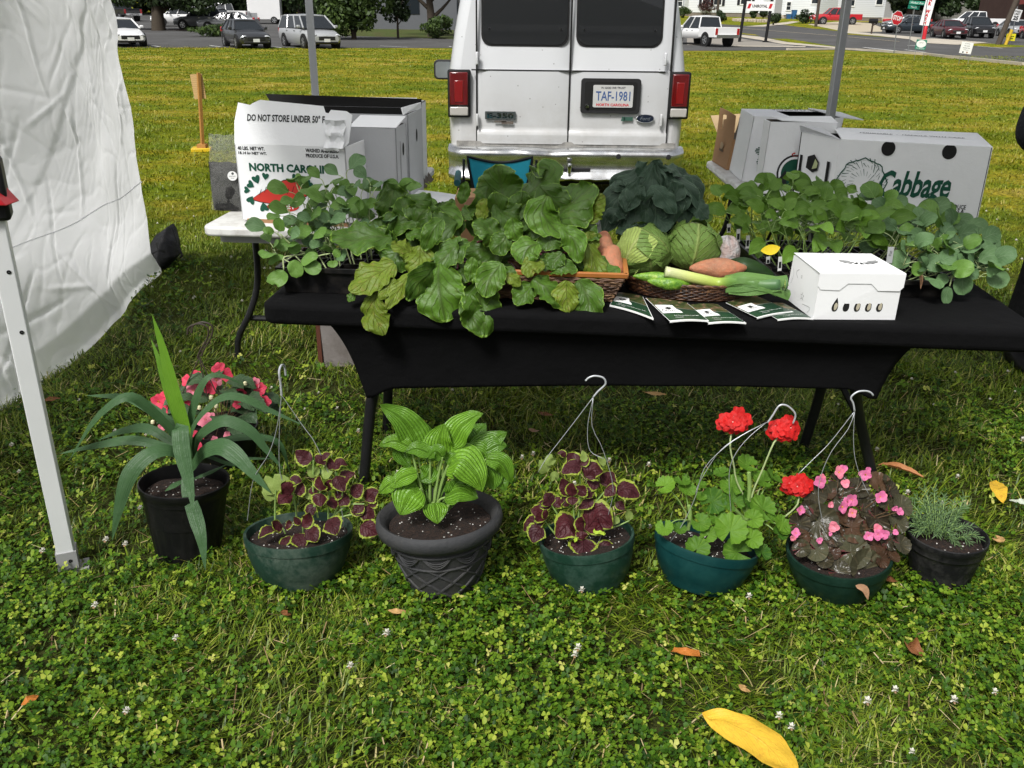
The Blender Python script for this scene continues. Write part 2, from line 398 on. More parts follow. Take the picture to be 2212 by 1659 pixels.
# trees and shrubs beyond the field
BARK=M('bark',(.060,.048,.036),.9,var=.35,scale=12,bump=.8,bscale=30)
def foliage_mat(name,a,b):
 m,nt,p=_new(name)
 at=N(nt,'ShaderNodeAttribute');at. attribute_name='tint'
 c=mixc(nt,at. outputs['Fac'],a,b);nt. links. new(c,p. inputs['Base Color']);p. inputs['Roughness']. default_value=.6
 tr=N(nt,'ShaderNodeBsdfTranslucent');mx=N(nt,'ShaderNodeMixShader');mx. inputs[0]. default_value=.25
 nt. links. new(c,tr. inputs[0]);nt. links. new(p. outputs[0],mx. inputs[1]);nt. links. new(tr. outputs[0],mx. inputs[2]);nt. links. new(mx. outputs[0],nt. nodes['Material Output']. inputs[0])
 return m
F_DARK=foliage_mat('foliage_dark',(.008,.018,.006),(.040,.075,.015))
F_MID=foliage_mat('foliage_mid',(.018,.040,.008),(.085,.14,.022))
F_BRT=foliage_mat('foliage_bright',(.035,.065,.010),(.15,.19,.03))
F_RED=foliage_mat('foliage_red',(.03,.012,.012),(.12,.035,.03))
RS=np. random. RandomState(11)
def np_mesh(name,V,F4,mat,tint,parent=None,smooth=False,F3=None):
 me=bpy. data. meshes. new(name);n4=0 if F4 is None else len(F4);n3=0 if F3 is None else len(F3)
 idx=np. concatenate([a. ravel() for a in (F4,F3) if a is not None and len(a)]). astype(np. int32)
 st=np. concatenate([np. arange(n4)*4,n4*4+np. arange(n3)*3]). astype(np. int32)
 me. vertices. add(len(V));me. vertices. foreach_set('co',np. ascontiguousarray(V,dtype=np. float32). ravel())
 me. loops. add(len(idx));me. loops. foreach_set('vertex_index',idx)
 me. polygons. add(n4+n3);me. polygons. foreach_set('loop_start',st)
 at=me. attributes. new('tint','FLOAT','POINT');at. data. foreach_set('value',np. ascontiguousarray(tint,dtype=np. float32))
 if smooth:me. polygons. foreach_set('use_smooth',np. ones(n4+n3,dtype=bool))
 me. materials. append(mat);me. update(calc_edges=True);me. validate()
 o=bpy. data. objects. new(name,me);COL. objects. link(o)
 if parent is not None:o. parent=parent
 return o
def leaf_cloud(blobs,n,size,flat=.0):
 """leaf-sized faces spread through clumps: blobs = (cx,cy,cz,rx,ry,rz)"""
 B=np. array(blobs);vol=B[:,3]*B[:,4]*B[:,5];k=RS. choice(len(B),n,p=vol/vol. sum())
 d=RS. normal(size=(n,3));d/=np. linalg. norm(d,axis=1)[:,None]
 r=RS. uniform(.35,1.0,n)**.45
 C=B[k,:3]+d*B[k,3:6]*r[:,None]
 nrm=d*.8+RS. normal(size=(n,3))*.7;nrm/=np. linalg. norm(nrm,axis=1)[:,None]
 a=np. cross(nrm,RS. normal(size=(n,3)));a/=np. linalg. norm(a,axis=1)[:,None];b=np. cross(nrm,a)
 s=size*RS. uniform(.6,1.4,n)[:,None]
 V=np. stack([C-a*s,C+b*s*.55,C+a*s,C-b*s*.55],1). reshape(-1,3)
 F=np. arange(4*n). reshape(n,4);clump=RS. uniform(0,1,len(B))[k]
 t=np. clip(.2+.5*clump+RS. normal(0,.2,n),0,1)
 return V,F,np. repeat(t,4)
def tree(label,base,height,crown,n,size,mat,trunk_r,lean=(0,0),group=None,cat='tree',name='tree',forks=3):
 root=thing(name,label,cat,base,group)
 mb=MB(Matrix. Translation(base))
 top=Vector((lean[0],lean[1],height))
 mb. tube(catmull([(0,0,-.1),(lean[0]*.1,0,height*.2),(lean[0]*.4,lean[1]*.4,height*.5),top],8),[trunk_r*(1.35-.9*i/8) for i in range(9)],10)
 rnd=random. Random(len(label))
 for i in range(forks):
  a=i*2.4+rnd. random();z0=height*(.25+.12*i);l=height*.5
  p0=Vector((lean[0]*z0/height*.6,lean[1]*.3,z0))
  mb. tube(catmull([p0,p0+Vector((math. cos(a)*l*.4,math. sin(a)*l*.4,l*.35)),p0+Vector((math. cos(a)*l*.8,math. sin(a)*l*.8,l*.8))],5),[trunk_r*(.6-.09*j) for j in range(6)],7)
 mb. build('trunk',BARK,root)
 V,F,t=leaf_cloud(crown,n,size)
 np_mesh('crown',V,F,mat,t,root)
 return root
def blobs(cx,cy,cz,rx,ry,rz,n,k=.45):
 out=[]
 for i in range(n):
  d=RS. normal(size=3);d/=np. linalg. norm(d);r=RS. uniform(.3,.85)
  out. append((cx+d[0]*rx*r,cy+d[1]*ry*r,cz+d[2]*rz*r,rx*k*RS. uniform(.7,1.2),ry*k*RS. uniform(.7,1.2),rz*k*RS. uniform(.7,1.2)))
 return out
def shrub(label,px,py,w,h,mat,n=900,group=None,cat='shrub',size=.12,name='shrub'):
 b=tp(px,py);root=thing(name,label,cat,b,group)
 mb=MB(Matrix. Translation(b))
 for i in range(4):
  a=i*1.7;mb. tube([(0,0,-.05),(math. cos(a)*w*.12,math. sin(a)*w*.12,h*.4),(math. cos(a)*w*.25,math. sin(a)*w*.25,h*.75)],[.05,.035,.015],6)
 mb. build('stem',BARK,root)
 V,F,t=leaf_cloud(blobs(0,0,h*.55,w/2,w/2,h*.48,9,.5),n,size);np_mesh('crown',V,F,mat,t,root)
 return root
b=tp(343,67)
tree('dark spreading tree in the mulch bed beside the parked grey cars',b,4.6,blobs(.3,0,3.7,5.4,4.2,2.0,26,.33)+[(2.6,-.5,2.1,1.4,1.2,.7),(-2.2,0,2.3,1.5,1.3,.6),(3.9,-.8,2.0,1.2,1.0,.8),(-4.2,0,2.4,1.4,1,.7),(5.0,-.5,2.5,1.2,1,.6),(1.2,-.8,2.3,1.0,1,.5)],11000,.19,F_DARK,.42,(.5,0))
for px,py,dz,lab in ((250,42,0,'dark tree behind the black pickup at the back of the car park'),(430,40,0,'dark tree behind the white pickup, left of the white trailer'),(575,43,0,'tall dark tree standing behind the white box trailer'),(650,46,0,'dark tree behind the silver minivan, right of the trailer')):
 b=tp(px,py);b. y=max(b. y,118);b=Vector((tp(px,py). x*b. y/tp(px,py). y,b. y,terr(b. y)))
 tree(lab,b,6.5,blobs(0,0,5.2,5.2,3.5,5.0,18,.4),4500,.32,F_DARK,.3,(.3,0),'dark trees along the back of the car park',forks=2)
b=tp(765,88)
tree('dense leafy green tree at the roadside right of the silver minivan',b,4.5,blobs(0,0,2.6,2.6,2.2,2.5,20,.42),7500,.17,F_MID,.14,group='trees along the road by the grey building')
b=tp(860,84);b. z=terr(b. y)
tree('sparse dark sapling in front of the grey building wall',b,3.6,blobs(0,0,2.4,1.3,1.0,1.6,8,.4),1500,.14,F_DARK,.07,group='trees along the road by the grey building')
b=tp(934,80)
tree('forked tree trunk by the grey building just left of the van',b,5.0,blobs(0,0,5.2,3.6,3.0,1.8,14,.4),3500,.2,F_DARK,.28,(-.4,0),'trees along the road by the grey building')
shrub('low dark bush at the foot of the forked tree beside the van',945,84,2.6,1.6,F_MID,1500)
shrub('low ragged bush in the mulch bed in front of the silver car',478,82,3.8,.95,F_MID,1300,size=.13)
shrub('dark overgrown bush below the leafy tree by the minivan',725,86,3.0,2.0,F_DARK,1500)
V,F,t=leaf_cloud([(x+RS. uniform(-2,2),127+RS. uniform(-3,3),terr(127)+RS. uniform(.5,6),3.2,2.5,2.4) for x in np. linspace(-75,-4,60)]+[(x,131,terr(131)+2.2,4,1,3.2) for x in np. linspace(-76,-2,24)],34000,.46)
tag(np_mesh('woods',V,F,F_DARK,t*.7),kind='stuff')
V,F,t=leaf_cloud([(x+RS. uniform(-2,2),-34+RS. uniform(-3,3),RS. uniform(1,7),3.2,2.0,2.6) for x in np. linspace(-26,30,34)],6000,.45)
tag(np_mesh('woods',V,F,F_DARK,t),kind='stuff')
GBW=M('grey_render',(.11,.115,.125),.9,var=.08,scale=1.0)
bb=Vector((-8.8,84,terr(84)));rt=thing('building','low grey building with a dark blue band behind the roadside trees','building',bb)
m=MB(Matrix. Translation(bb));m. box((0,3,1.5),(17,6,3.4));m. build('wall',GBW,rt)
m=MB(Matrix. Translation(bb));m. box((0,2.97,3.85),(17.4,6.5,1.3));m. build('fascia',M('navy_panel',(.012,.018,.05),.5),rt)
for i in range(3):
 m=MB(Matrix. Translation(bb));m. box((-5+4.6*i,-.03,1.9),(1.3,.08,1.2));m. build('window',glassM('window_dark'),rt)
# houses
def siding(name,col):
 if name in MATS:return MATS[name]
 m,nt,p=_new(name)
 g=N(nt,'ShaderNodeNewGeometry');sp=N(nt,'ShaderNodeSeparateXYZ');nt. links. new(g. outputs['Position'],sp. inputs[0])
 f=mathn(nt,'FRACT',mathn(nt,'MULTIPLY',sp. outputs[2],4.2))
 c=mixc(nt,ramp(nt,f,[(.0,1.0),(.18,.0)]),tuple(col),tuple(x*.45 for x in col));nt. links. new(c,p. inputs['Base Color']);p. inputs['Roughness']. default_value=.6
 MATS[name]=m;return m
SIDW=siding('white_siding',(.74,.76,.78));SIDT=siding('tan_siding',(.24,.235,.21));SIDG=siding('grey_siding',(.34,.36,.38))
SHUT=M('shutter_black',(.02,.022,.025),.5);ROOFM=M('shingle',(.10,.095,.09),.9,var=.3,scale=4);FND=M('foundation',(.20,.17,.14),.9,var=.3,scale=4)
WTRIM=M('white_trim',(.78,.78,.77),.5)
def house(label,px,py,w,d,wins,mat,h=4.6,base_h=.7,door=None,Yo=None,shut=True,roof=ROOFM,cat='house',low=0):
 b=tp(px,py)
 if Yo:b=Vector((b. x*Yo/b. y,Yo,terr(Yo)))
 rt=thing('house',label,cat,b);X=Matrix. Translation(b)
 m=MB(X);m. box((0,d/2+.03,base_h/2-.2),(w-.1,d-.1,base_h+.4));m. build('foundation',FND,rt)
 m=MB(X);m. box((0,d/2,base_h+h/2),(w,d,h));m. build('wall',mat,rt)
 z=base_h+h
 m=MB(X);m. add([(-w/2-.4,-.5,z-.1),(w/2+.4,-.5,z-.1),(w/2+.4,d+.5,z-.1),(-w/2-.4,d+.5,z-.1),(-w/2-.4,d/2,z+d*.35),(w/2+.4,d/2,z+d*.35)],[(0,1,5,4),(2,3,4,5),(1,2,5),(3,0,4),(3,2,1,0)]);m. build('roof',roof,rt)
 for (wx,wz,ww,wh) in wins:
  m=MB(X);m. box((wx,-.03,base_h+wz),(ww+.24,.1,wh+.24));f=m. build('window',WTRIM,rt)
  m=MB(X);m. box((wx,-.075,base_h+wz+wh*.25),(ww,.03,wh*.44));m. box((wx,-.075,base_h+wz-wh*.25),(ww,.03,wh*.44));m. build('pane',glassM('window_dark'),f)
  if shut:
   for sx in (-1,1):
    m=MB(X);m. box((wx+sx*(ww/2+.36),-.04,base_h+wz),(.38,.08,wh+.2));m. build('shutter',SHUT,rt)
 if door is not None:
  m=MB(X);m. box((door,-.04,base_h+1.05),(1.0,.1,2.1));m. build('door',M('door_grey',(.3,.3,.3),.5),rt)
  m=MB(X)
  for i in range(3):m. box((door,-.35-.3*(2-i),base_h*(i+1)/3-base_h/6-.1),(1.6,.3,base_h/3*(i+1) if False else base_h/3+.2))
  m. build('steps',CONC,rt)
 return rt
house('white house with black shutters behind the tyre shop sign',1602,37,16.5,8,[(-5.6,2.0,1.1,1.9),(-3.9,2.0,1.1,1.9),(.4,2.2,1.5,2.0),(5.2,2.3,1.6,1.4)],SIDW,base_h=.6)
house('white house with paired windows behind the red pickup',1772,41,14.5,9,[(-4.9,1.2,.55,1.1),(-1.1,2.4,1.0,1.7),(.3,2.4,1.0,1.7),(3.9,2.5,1.0,1.7),(5.4,2.5,1.0,1.7)],SIDW,base_h=.5,door=-6.4,shut=False)
house('white gabled house side with porch right of the canopy leg',1868,44,8.0,9,[(-2.2,2.2,.8,1.6),(1.6,2.4,.8,1.6)],siding('pale_siding',(.60,.62,.64)),base_h=.5,door=3.0,Yo=131,shut=False)
house('shaded tan house among the dark trees behind the car wash banner',2075,44,13,8,[(-3.5,2.0,1.2,1.6),(2.5,2.0,1.2,1.6)],SIDT,base_h=.4,Yo=128,shut=False)
house('dark house with grey porch left of the white houses',1485,36,8,7,[(-1.5,1.6,1.0,1.5),(1.5,1.6,1.0,1.5)],SIDG,base_h=.5,Yo=150,shut=False)
b=Vector((61.5,103,terr(103)));rt=thing('shop','dark shop front with a faded red awning behind the speed limit sign','shop',b);X=Matrix. Translation(b)
m=MB(X);m. box((0,5,2.2),(14,10,4.4));m. build('wall',M('shop_wall',(.06,.036,.03),.8,var=.3,scale=1.5),rt)
m=MB(X);m. hexa([(-7.6,-2.2,2.55),(7,-2.2,2.55),(7,0,2.55),(-7.6,0,2.55)],[(-7.6,-2.2,2.9),(7,-2.2,2.9),(7,0,4.0),(-7.6,0,4.0)]);m. build('awning',M('awning_red',(.20,.035,.03),.7,var=.3,scale=2),rt)
m=MB(X)
for i in range(5):m. box((-5.6+2.8*i,-.03,1.25),(1.9,.1,2.2))
m. build('window',glassM('window_dark'),rt)
m=MB(X);m. box((-1.5,-.1,2.9-.75),(6,.08,.5));m. build('sign_board',M('sign_red_white',(.42,.25,.24),.6,var=.5,scale=5),rt)
for px,py,Y,lab in ((1960,50,122,'dark leafy tree behind the stop sign and black sedan'),(2010,50,124,'dark shade tree above the car wash banner'),(2120,52,122,'dark leafy tree between the tan house and the shop')):
 q=tp(px,py);b=Vector((q. x*Y/q. y,Y,terr(Y)))
 tree(lab,b,6,blobs(0,0,3.3,4.2,3,2.3,14,.42),5200,.28,F_DARK,.3,(.3,0),'dark trees behind the parked cars on the right',forks=2)
G_='clipped shrubs in front of the white houses'
shrub('round clipped shrub on the verge left of the sign posts',1559,47.5,1.5,1.35,F_DARK,900,G_)
shrub('clipped shrub beside the concrete path right of the sign',1670,55,1.45,1.35,F_DARK,900,G_)
shrub('clipped shrub by the house wall, left one of the close pair',1629,40,1.3,1.3,F_DARK,800,G_)
shrub('clipped shrub by the house wall, right one of the close pair',1648,40,1.3,1.3,F_DARK,800,G_)
shrub('wide clipped hedge shrub in front of the red pickup',1740,51,2.6,1.5,F_DARK,1200,G_)
shrub('dark red bush in front of the left white house',1522,36,4.0,2.4,F_RED,1600,None)
shrub('small green shrub beside the van at the verge',1476,39,2.2,1.8,F_MID,900,None)
b=tp(1625,50);rt=thing('stone_wall','low loose stone edging on the bank in front of the white house','stone wall',b);m=MB()
for i in range(26):
 q=tp(1585+i*3.1,45.5+i*.12+(i%2)*.8);s=.35+.25*random. random()
 m. box((q. x,q. y,q. z+.15),(s,.3,.3+.2*random. random()),rz=random. random())
m. build('stones',M('stone_pale',(.42,.36,.28),.9,var=.4,scale=6),rt,bevel=.06)
for px,py,hh,lab in ((1548,46,7,'slim pale utility pole left of the tyre shop sign'),(1762,58,8,'brown wooden utility pole at the kerb left of the red pickup')):
 q=tp(px,py);rt=thing('utility_pole',lab,'pole',q,'utility poles along the street');m=MB(Matrix. Translation(q));m. tube([(0,0,-.1),(0,0,hh*.5),(.1,0,hh)],[.17,.15,.12],10);m. build('pole',M('pole_wood',(.075,.06,.048),.9,var=.3,scale=8),rt)
 m=MB(Matrix. Translation(q));m. box((.1,0,hh-.6),(1.8,.1,.12));m. build('crossarm',MATS['pole_wood'],rt)
q=tp(2155,97);rt=thing('utility_pole','thick leaning utility pole beside the yellow bollard','pole',q,'utility poles along the street');m=MB(Matrix. Translation(q));m. tube([(0,0,-.1),(1.0,.2,4),(2.0,.4,8)],[.2,.18,.15],10);m. build('pole',MATS['pole_wood'],rt)
m=MB(Matrix. Translation(q));m. box((1.9,.4,7.5),(1.8,.1,.12));m. build('crossarm',MATS['pole_wood'],rt)
# vehicles
def paint(name,col,rough=.28):return M('paint_'+name,col,rough,var=.04,scale=2,coat=.6)
TYRE=M('tyre',(.018,.018,.018),.8);RIM=M('alloy',(.50,.51,.52),.32,metal=.7);CARG=glassM('car_glass',(.018,.022,.026));BLK=M('black_plastic',(.022,.022,.023),.5)
LAMP=M('headlamp',(.72,.74,.76),.15,metal=.25);REDL=M('tail_lamp',(.36,.012,.015),.15,coat=.8);PLATE=M('plate_white',(.7,.7,.7),.4);CHROME=M('chrome',(.80,.81,.82),.09,metal=1.0,var=.03)
def loft(mb,rings,mi=0,cap=True):
 n=len(rings[0]);vs=[p for r in rings for p in r]
 fs=[(i*n+j,i*n+(j+1)%n,(i+1)*n+(j+1)%n,(i+1)*n+j) for i in range(len(rings)-1) for j in range(n)]
 if cap:fs+=[tuple(range(n)),tuple((len(rings)-1)*n+j for j in range(n-1,-1,-1))]
 mb. add(vs,fs,mi=mi)
CARS={'hatch':dict(st=[(-2.2,.45,.80,.74),(-2.1,.28,.98,.84),(-1.4,.22,.98,.88),(0,.20,.95,.89),(.9,.20,.93,.88),(1.5,.22,.80,.86),(2.0,.26,.68,.78),(2.2,.34,.56,.62)],gh=[(-2.05,1.15),(-1.55,.70),(.98,.93),(.18,-.1)],zb=.93,zr=1.44,wb=.80,wr=.58,wh=.32,ax=(-1.35,1.33)),'sedan':dict(st=[(-2.35,.45,.90,.76),(-2.25,.30,1.0,.86),(-1.4,.22,1.0,.90),(0,.20,.95,.91),(.9,.20,.94,.90),(1.6,.22,.86,.88),(2.2,.28,.74,.80),(2.36,.36,.60,.66)],gh=[(-1.75,0),(-1.0,0),(1.05,0),(.25,0)],zb=.95,zr=1.43,wb=.82,wr=.60,wh=.32,ax=(-1.4,1.4)),'suv':dict(st=[(-2.25,.55,1.0,.80),(-2.18,.36,1.08,.88),(-1.4,.30,1.08,.91),(0,.28,1.05,.92),(.85,.28,1.05,.91),(1.6,.30,.98,.89),(2.1,.36,.84,.82),(2.26,.44,.68,.68)],gh=[(-2.12,0),(-1.75,0),(.95,0),(.25,0)],zb=1.05,zr=1.66,wb=.84,wr=.64,wh=.36,ax=(-1.35,1.35)),'minivan':dict(st=[(-2.55,.50,1.0,.84),(-2.48,.30,1.1,.94),(-1.5,.22,1.1,.98),(0,.20,1.05,.99),(1.0,.20,1.02,.98),(1.8,.22,.90,.94),(2.4,.28,.76,.84),(2.56,.36,.62,.66)],gh=[(-2.42,0),(-2.2,0),(1.55,0),(.55,0)],zb=1.04,zr=1.72,wb=.92,wr=.72,wh=.34,ax=(-1.5,1.55)),'pickup':dict(st=[(-.95,.48,1.12,.94),(-.4,.45,1.12,.96),(.9,.45,1.12,.96),(1.2,.45,1.14,.95),(2.2,.46,1.10,.93),(2.75,.50,1.0,.86),(2.9,.56,.86,.76)],gh=[(-.85,0),(-.72,0),(1.35,0),(.62,0)],zb=1.10,zr=1.85,wb=.88,wr=.70,wh=.39,ax=(-1.75,1.75)),}
def wheel(root,x,y,r,name='wheel',w=.2,side=1):
 X=Matrix. Translation((x,y,r))@Matrix. Rotation(math. pi/2,4,'X')
 m=MB(X);m. lathe([(r*.62,-w/2),(r*.93,-w/2),(r,-w*.32),(r,w*.32),(r*.93,w/2),(r*.62,w/2)],22)
 t=m. build('wheel',TYRE,root,local=True)
 m=MB(X);s=-side
 m. lathe([(r*.64,-w/2-.004),(r*.64,w/2+.004)],18,mi=1)
 m. lathe([(0.001,s*w*.38),(r*.62,s*w*.38)],18,mi=1)
 for k in range(5):
  a=k*2*math. pi/5;m. box((math. cos(a)*r*.33,math. sin(a)*r*.33,s*w*.43),(r*.66,r*.17,.03),rz=a)
 m. lathe([(0.001,s*(w*.5)),(r*.13,s*(w*.47)),(r*.14,s*w*.38)],10)
 for q in (1,):m. lathe([(r*.56,s*w*.5),(r*.66,s*w*.5)],18)
 m. build('rim',[RIM,BLK],t,local=True)
def car(kind,label,px,py,heading,col,name='parked_car',cat='car',group='parked cars around the field',Y=None,chrome=True):
 S=CARS[kind];b=tp(px,py)
 if Y:b=Vector((b. x*Y/b. y,Y,terr(Y)))
 rt=thing(name,label,cat,b,group,R_(heading))
 m=MB()
 rings=[]
 for (x,z0,z1,w) in S['st']:
  h=z1-z0
  rings. append([(x,-w*.86,z0),(x,-w*.98,z0+h*.25),(x,-w,z0+h*.55),(x,-w*.96,z0+h*.85),(x,-w*.84,z1),(x,0,z1+.03),(x,w*.84,z1),(x,w*.96,z0+h*.85),(x,w,z0+h*.55),(x,w*.98,z0+h*.25),(x,w*.86,z0)])
 loft(m,rings)
 if kind=='pickup':
  for s in (-1,1):m. box((-1.9,s*.90,.86),(1.9,.12,.62))
  m. box((-1.9,0,.60),(1.9,1.7,.1));m. box((-2.82,0,.86),(.08,1.9,.62))
 g=S['gh'];zb,zr,wb,wr=S['zb'],S['zr'],S['wb'],S['wr'];xr,xrt,xf,xft=g[0][0],g[1][0],g[2][0],g[3][0]
 m. build('body',col,rt,local=True,bevel=.02,angle=50)
 B=[Vector((xr,-wb,zb)),Vector((xf,-wb,zb)),Vector((xf,wb,zb)),Vector((xr,wb,zb))];T=[Vector((xrt,-wr,zr-.05)),Vector((xft,-wr,zr-.05)),Vector((xft,wr,zr-.05)),Vector((xrt,wr,zr-.05))]
 cen=Vector(((xr+xf)/2,0,zb))
 for nm,q in (('side_window',(B[0],B[1],T[1],T[0])),('windscreen',(B[1],B[2],T[2],T[1])),('side_window',(B[2],B[3],T[3],T[2])),('rear_window',(B[3],B[0],T[0],T[3]))):
  m=MB();m. slab(q,.03);m. build(nm,CARG,rt,local=True,smooth=False)
 m=MB();cz=zr-.05
 loft(m,[[(x,-wr*k,cz-.02),(x,-wr*k*.96,cz+.05*a),(x,0,cz+.09*a),(x,wr*k*.96,cz+.05*a),(x,wr*k,cz-.02)] for x,k,a in ((xrt-.06,.92,.3),(xrt+.15,1.02,.9),((xrt+xft)/2,1.03,1.15),(xft-.2,1.02,.9),(xft+.06,.92,.3))])
 for s in (0,1):
  for k in (0,1):
   a=B[0 if (s==0 and k==0) else 1 if s==0 else 3 if k==0 else 2];t=T[0 if (s==0 and k==0) else 1 if s==0 else 3 if k==0 else 2]
   m. tube([a,t],.045,6)
  y=-1 if s==0 else 1
  nb={'pickup':1,'minivan':2,'suv':2}. get(kind,2)
  for j in range(nb):
   f=(j+1)/(nb+1);xb=lerp(xr,xf,f+.02);xt=lerp(xrt,xft,f)
   m. tube([(xb,y*wb*1.01,zb),(xt,y*wr*1.02,cz)],.04,6)
 m. build('roof',col,rt,local=True)
 for x in S['ax']:
  for s in (-1,1):
   w=max(a[3] for a in S['st'])-.08
   m=MB(Matrix. Translation((x,s*(w-.035),S['wh']*1.05))@Matrix. Rotation(math. pi/2,4,'X'));m. lathe([(.001,-.13),(S['wh']*1.22,-.13),(S['wh']*1.22,.13),(.001,.13)],20);m. build('wheel_arch',BLK,rt,local=True)
   wheel(rt,x,s*w,S['wh'],side=s)
 xe=S['st'][-1][0];xs_=S['st'][-3]
 zt=S['st'][-2][2]
 for s in (-1,1):
  m=MB(Matrix. Translation((xe-.17,s*S['st'][-2][3]*.80,zt-.10))@Matrix. Rotation(s*R_(-28),4,'Z')@Matrix. Rotation(R_(-25),4,'Y'));m. lathe([(.001,.05),(.09,.045),(.16,.02),(.17,-.03)],12);m. X=m. X
  m. build('headlight',LAMP,rt,local=True)
  m=MB();xr0=S['st'][0][0] if kind!='pickup' else -2.84
  m. box((xr0+.05,s*(S['st'][1][3]*.86),.92 if kind!='pickup' else.9),(.16,.22,.26 if kind!='pickup' else.42));m. build('tail_light',REDL,rt,local=True,bevel=.03)
  m=MB();m. box((xf-.32,s*(wb+.16),zb+.08),(.12,.2,.15));m. build('mirror',col,rt,local=True,bevel=.04)
  for j in (0,1):
   m=MB();m. box((lerp(xr,xf,.42+.3*j)-.2,s*(S['st'][3][3]*.985),zb-.14),(.2,.03,.035));m. build('door_handle',CHROME if chrome else BLK,rt,local=True)
 m=MB();m. box((xe+.005-.03,0,(S['st'][-1][1]+S['st'][-1][2])/2+.05),(.08,.95,.2));m. build('grille',BLK,rt,local=True,bevel=.03)
 m=MB();m. box((xe-.06,0,S['st'][-1][1]-.03),(.16,1.3,.10));m. build('bumper',BLK if kind!='pickup' else CHROME,rt,local=True,bevel=.03)
 m=MB();m. box((xe+.02,0,S['st'][-1][1]+.08),(.02,.34,.16));m. build('number_plate',PLATE,rt,local=True)
 xr0=-2.87 if kind=='pickup' else S['st'][0][0]-.005
 m=MB();m. box((xr0-.03 if kind=='pickup' else xr0,0,.62),(.10,1.7 if kind=='pickup' else.34,.2 if kind=='pickup' else.16));m. build('rear_bumper' if kind=='pickup' else 'number_plate',CHROME if kind=='pickup' else PLATE,rt,local=True)
 return rt
PW=paint('white',(.78,.78,.78));PS=paint('silver',(.36,.37,.38));PG=paint('grey',(.17,.18,.19));PD=paint('charcoal',(.028,.029,.032));PB=paint('black',(.012,.012,.014));PR=paint('red',(.42,.012,.02));PM=paint('maroon',(.075,.010,.014));PN=paint('ink',(.02,.028,.036))
car('hatch','white hatchback facing the field beside the white tent',266,100,-38-18,PW)
car('hatch','charcoal grey hatchback with a chrome grille edge beside the minivan',533,103,-60,PD)
car('minivan','silver minivan parked at the field edge behind the canopy leg',671,103,-57,PS)
car('suv','grey crossover behind the tree trunk in the upper car park',440,64,172,PG)
car('sedan','silver grey sporty car behind the mulch bed bushes',495,67,180,paint('steel',(.33,.34,.35)))
car('pickup','white pickup truck in front of the white trailer',482,51,172,PW,'pickup_truck','truck','pickup trucks')
car('pickup','black pickup truck with red tail lights behind the tree at the far left',262,45,138,PB,'pickup_truck','truck','pickup trucks')
car('suv','white car nosed in behind the tree trunk',385,57,200,PW)
car('pickup','old white pickup with its tailgate to us beside the van',1516,98,112,PW,'pickup_truck','truck','pickup trucks')
car('pickup','red extended cab pickup in the gravel drive',1803,53,180,PR,'pickup_truck','truck','pickup trucks')
car('sedan','black sedan seen side on behind the stop sign',1960,72,184,PN)
car('sedan','grey sedan half hidden behind the black sedan',1955,64,186,PG)
car('sedan','dark maroon sedan facing the road',2047,82,-96,PM)
car('suv','black crossover facing the road beside the maroon sedan',2108,81,-100,PB)
car('pickup','white crew cab pickup parked behind the maroon sedan and black crossover',2100,66,184,PW,'pickup_truck','truck','pickup trucks')
car('sedan','silver sedan facing the road behind the speed limit sign',2188,80,-100,PS)
car('sedan','red car cut off by the right edge of the view',2245,86,-96,PR)
b=tp(575,51.5);rt=thing('cargo_trailer','white enclosed cargo trailer parked beyond the white pickup','trailer',b,None,R_(8));
m=MB();m. box((0,0,1.35),(3.1,1.9,1.9));m. build('body',PW,rt,local=True,bevel=.04)
m=MB();m. box((-1.1,-.965,.72),(.85,.02,.55));m. build('stone_guard',M('tread_plate',(.45,.46,.47),.4,metal=.6),rt,local=True)
for s in (-1,1):wheel(rt,.9,s*.93,.34,side=s)
m=MB();m. tube([(-1.55,.5,.42),(-2.7,0,.42)],.05,6);m. tube([(-1.55,-.5,.42),(-2.7,0,.42)],.05,6);m. tube([(-2.6,0,.42),(-2.6,0,.02)],.04,6);m. build('tow_bar',BLK,rt,local=True)
b=tp(1921,54);b=Vector((b. x*108/b. y,108,terr(108)));rt=thing('ride_on_mower','small red ride-on mower behind the mailbox','mower',b)
X=Matrix. Translation(b);m=MB(X);m. box((-.35,0,.65),(.8,.6,.4));m. box((.35,0,.5),(.7,.65,.25));m. build('hood',PR,rt,bevel=.08)
m=MB(X);m. box((.4,0,.78),(.4,.45,.1));m. box((.62,0,1.0),(.1,.45,.4));m. build('seat',BLK,rt,bevel=.05)
for x,r in ((-.6,.22),(.45,.3)):
 for s in (-1,1):
  m=MB(X@Matrix. Translation((x,s*.42,r))@Matrix. Rotation(math. pi/2,4,'X'));m. lathe([(.001,-.1),(r,-.1),(r,.1),(.001,.1)],14);m. build('wheel',TYRE,rt)
for px,lab in ((1703,'small blue recycling crate by the white house steps'),(1714,'tall blue recycling bin by the white house steps')):
 b=tp(px,40.5);b=Vector((b. x*138/b. y,138,terr(138)));hh=.6 if 'crate' in lab else 1.15;rt=thing('recycling_bin',lab,'bin',b);X=Matrix. Translation(b)
 m=MB(X);m. hexa([(-.25,-.25,0),(.25,-.25,0),(.25,.25,0),(-.25,.25,0)],[(-.33,-.33,hh),(.33,-.33,hh),(.33,.33,hh),(-.33,.33,hh)]);m. build('bin_body',M('bin_blue',(.02,.10,.26),.5),rt)
 m=MB(X);m. box((0,0,hh+.04),(.72,.72,.07));m. build('lid',M('bin_blue',(.02,.10,.26),.5),rt)
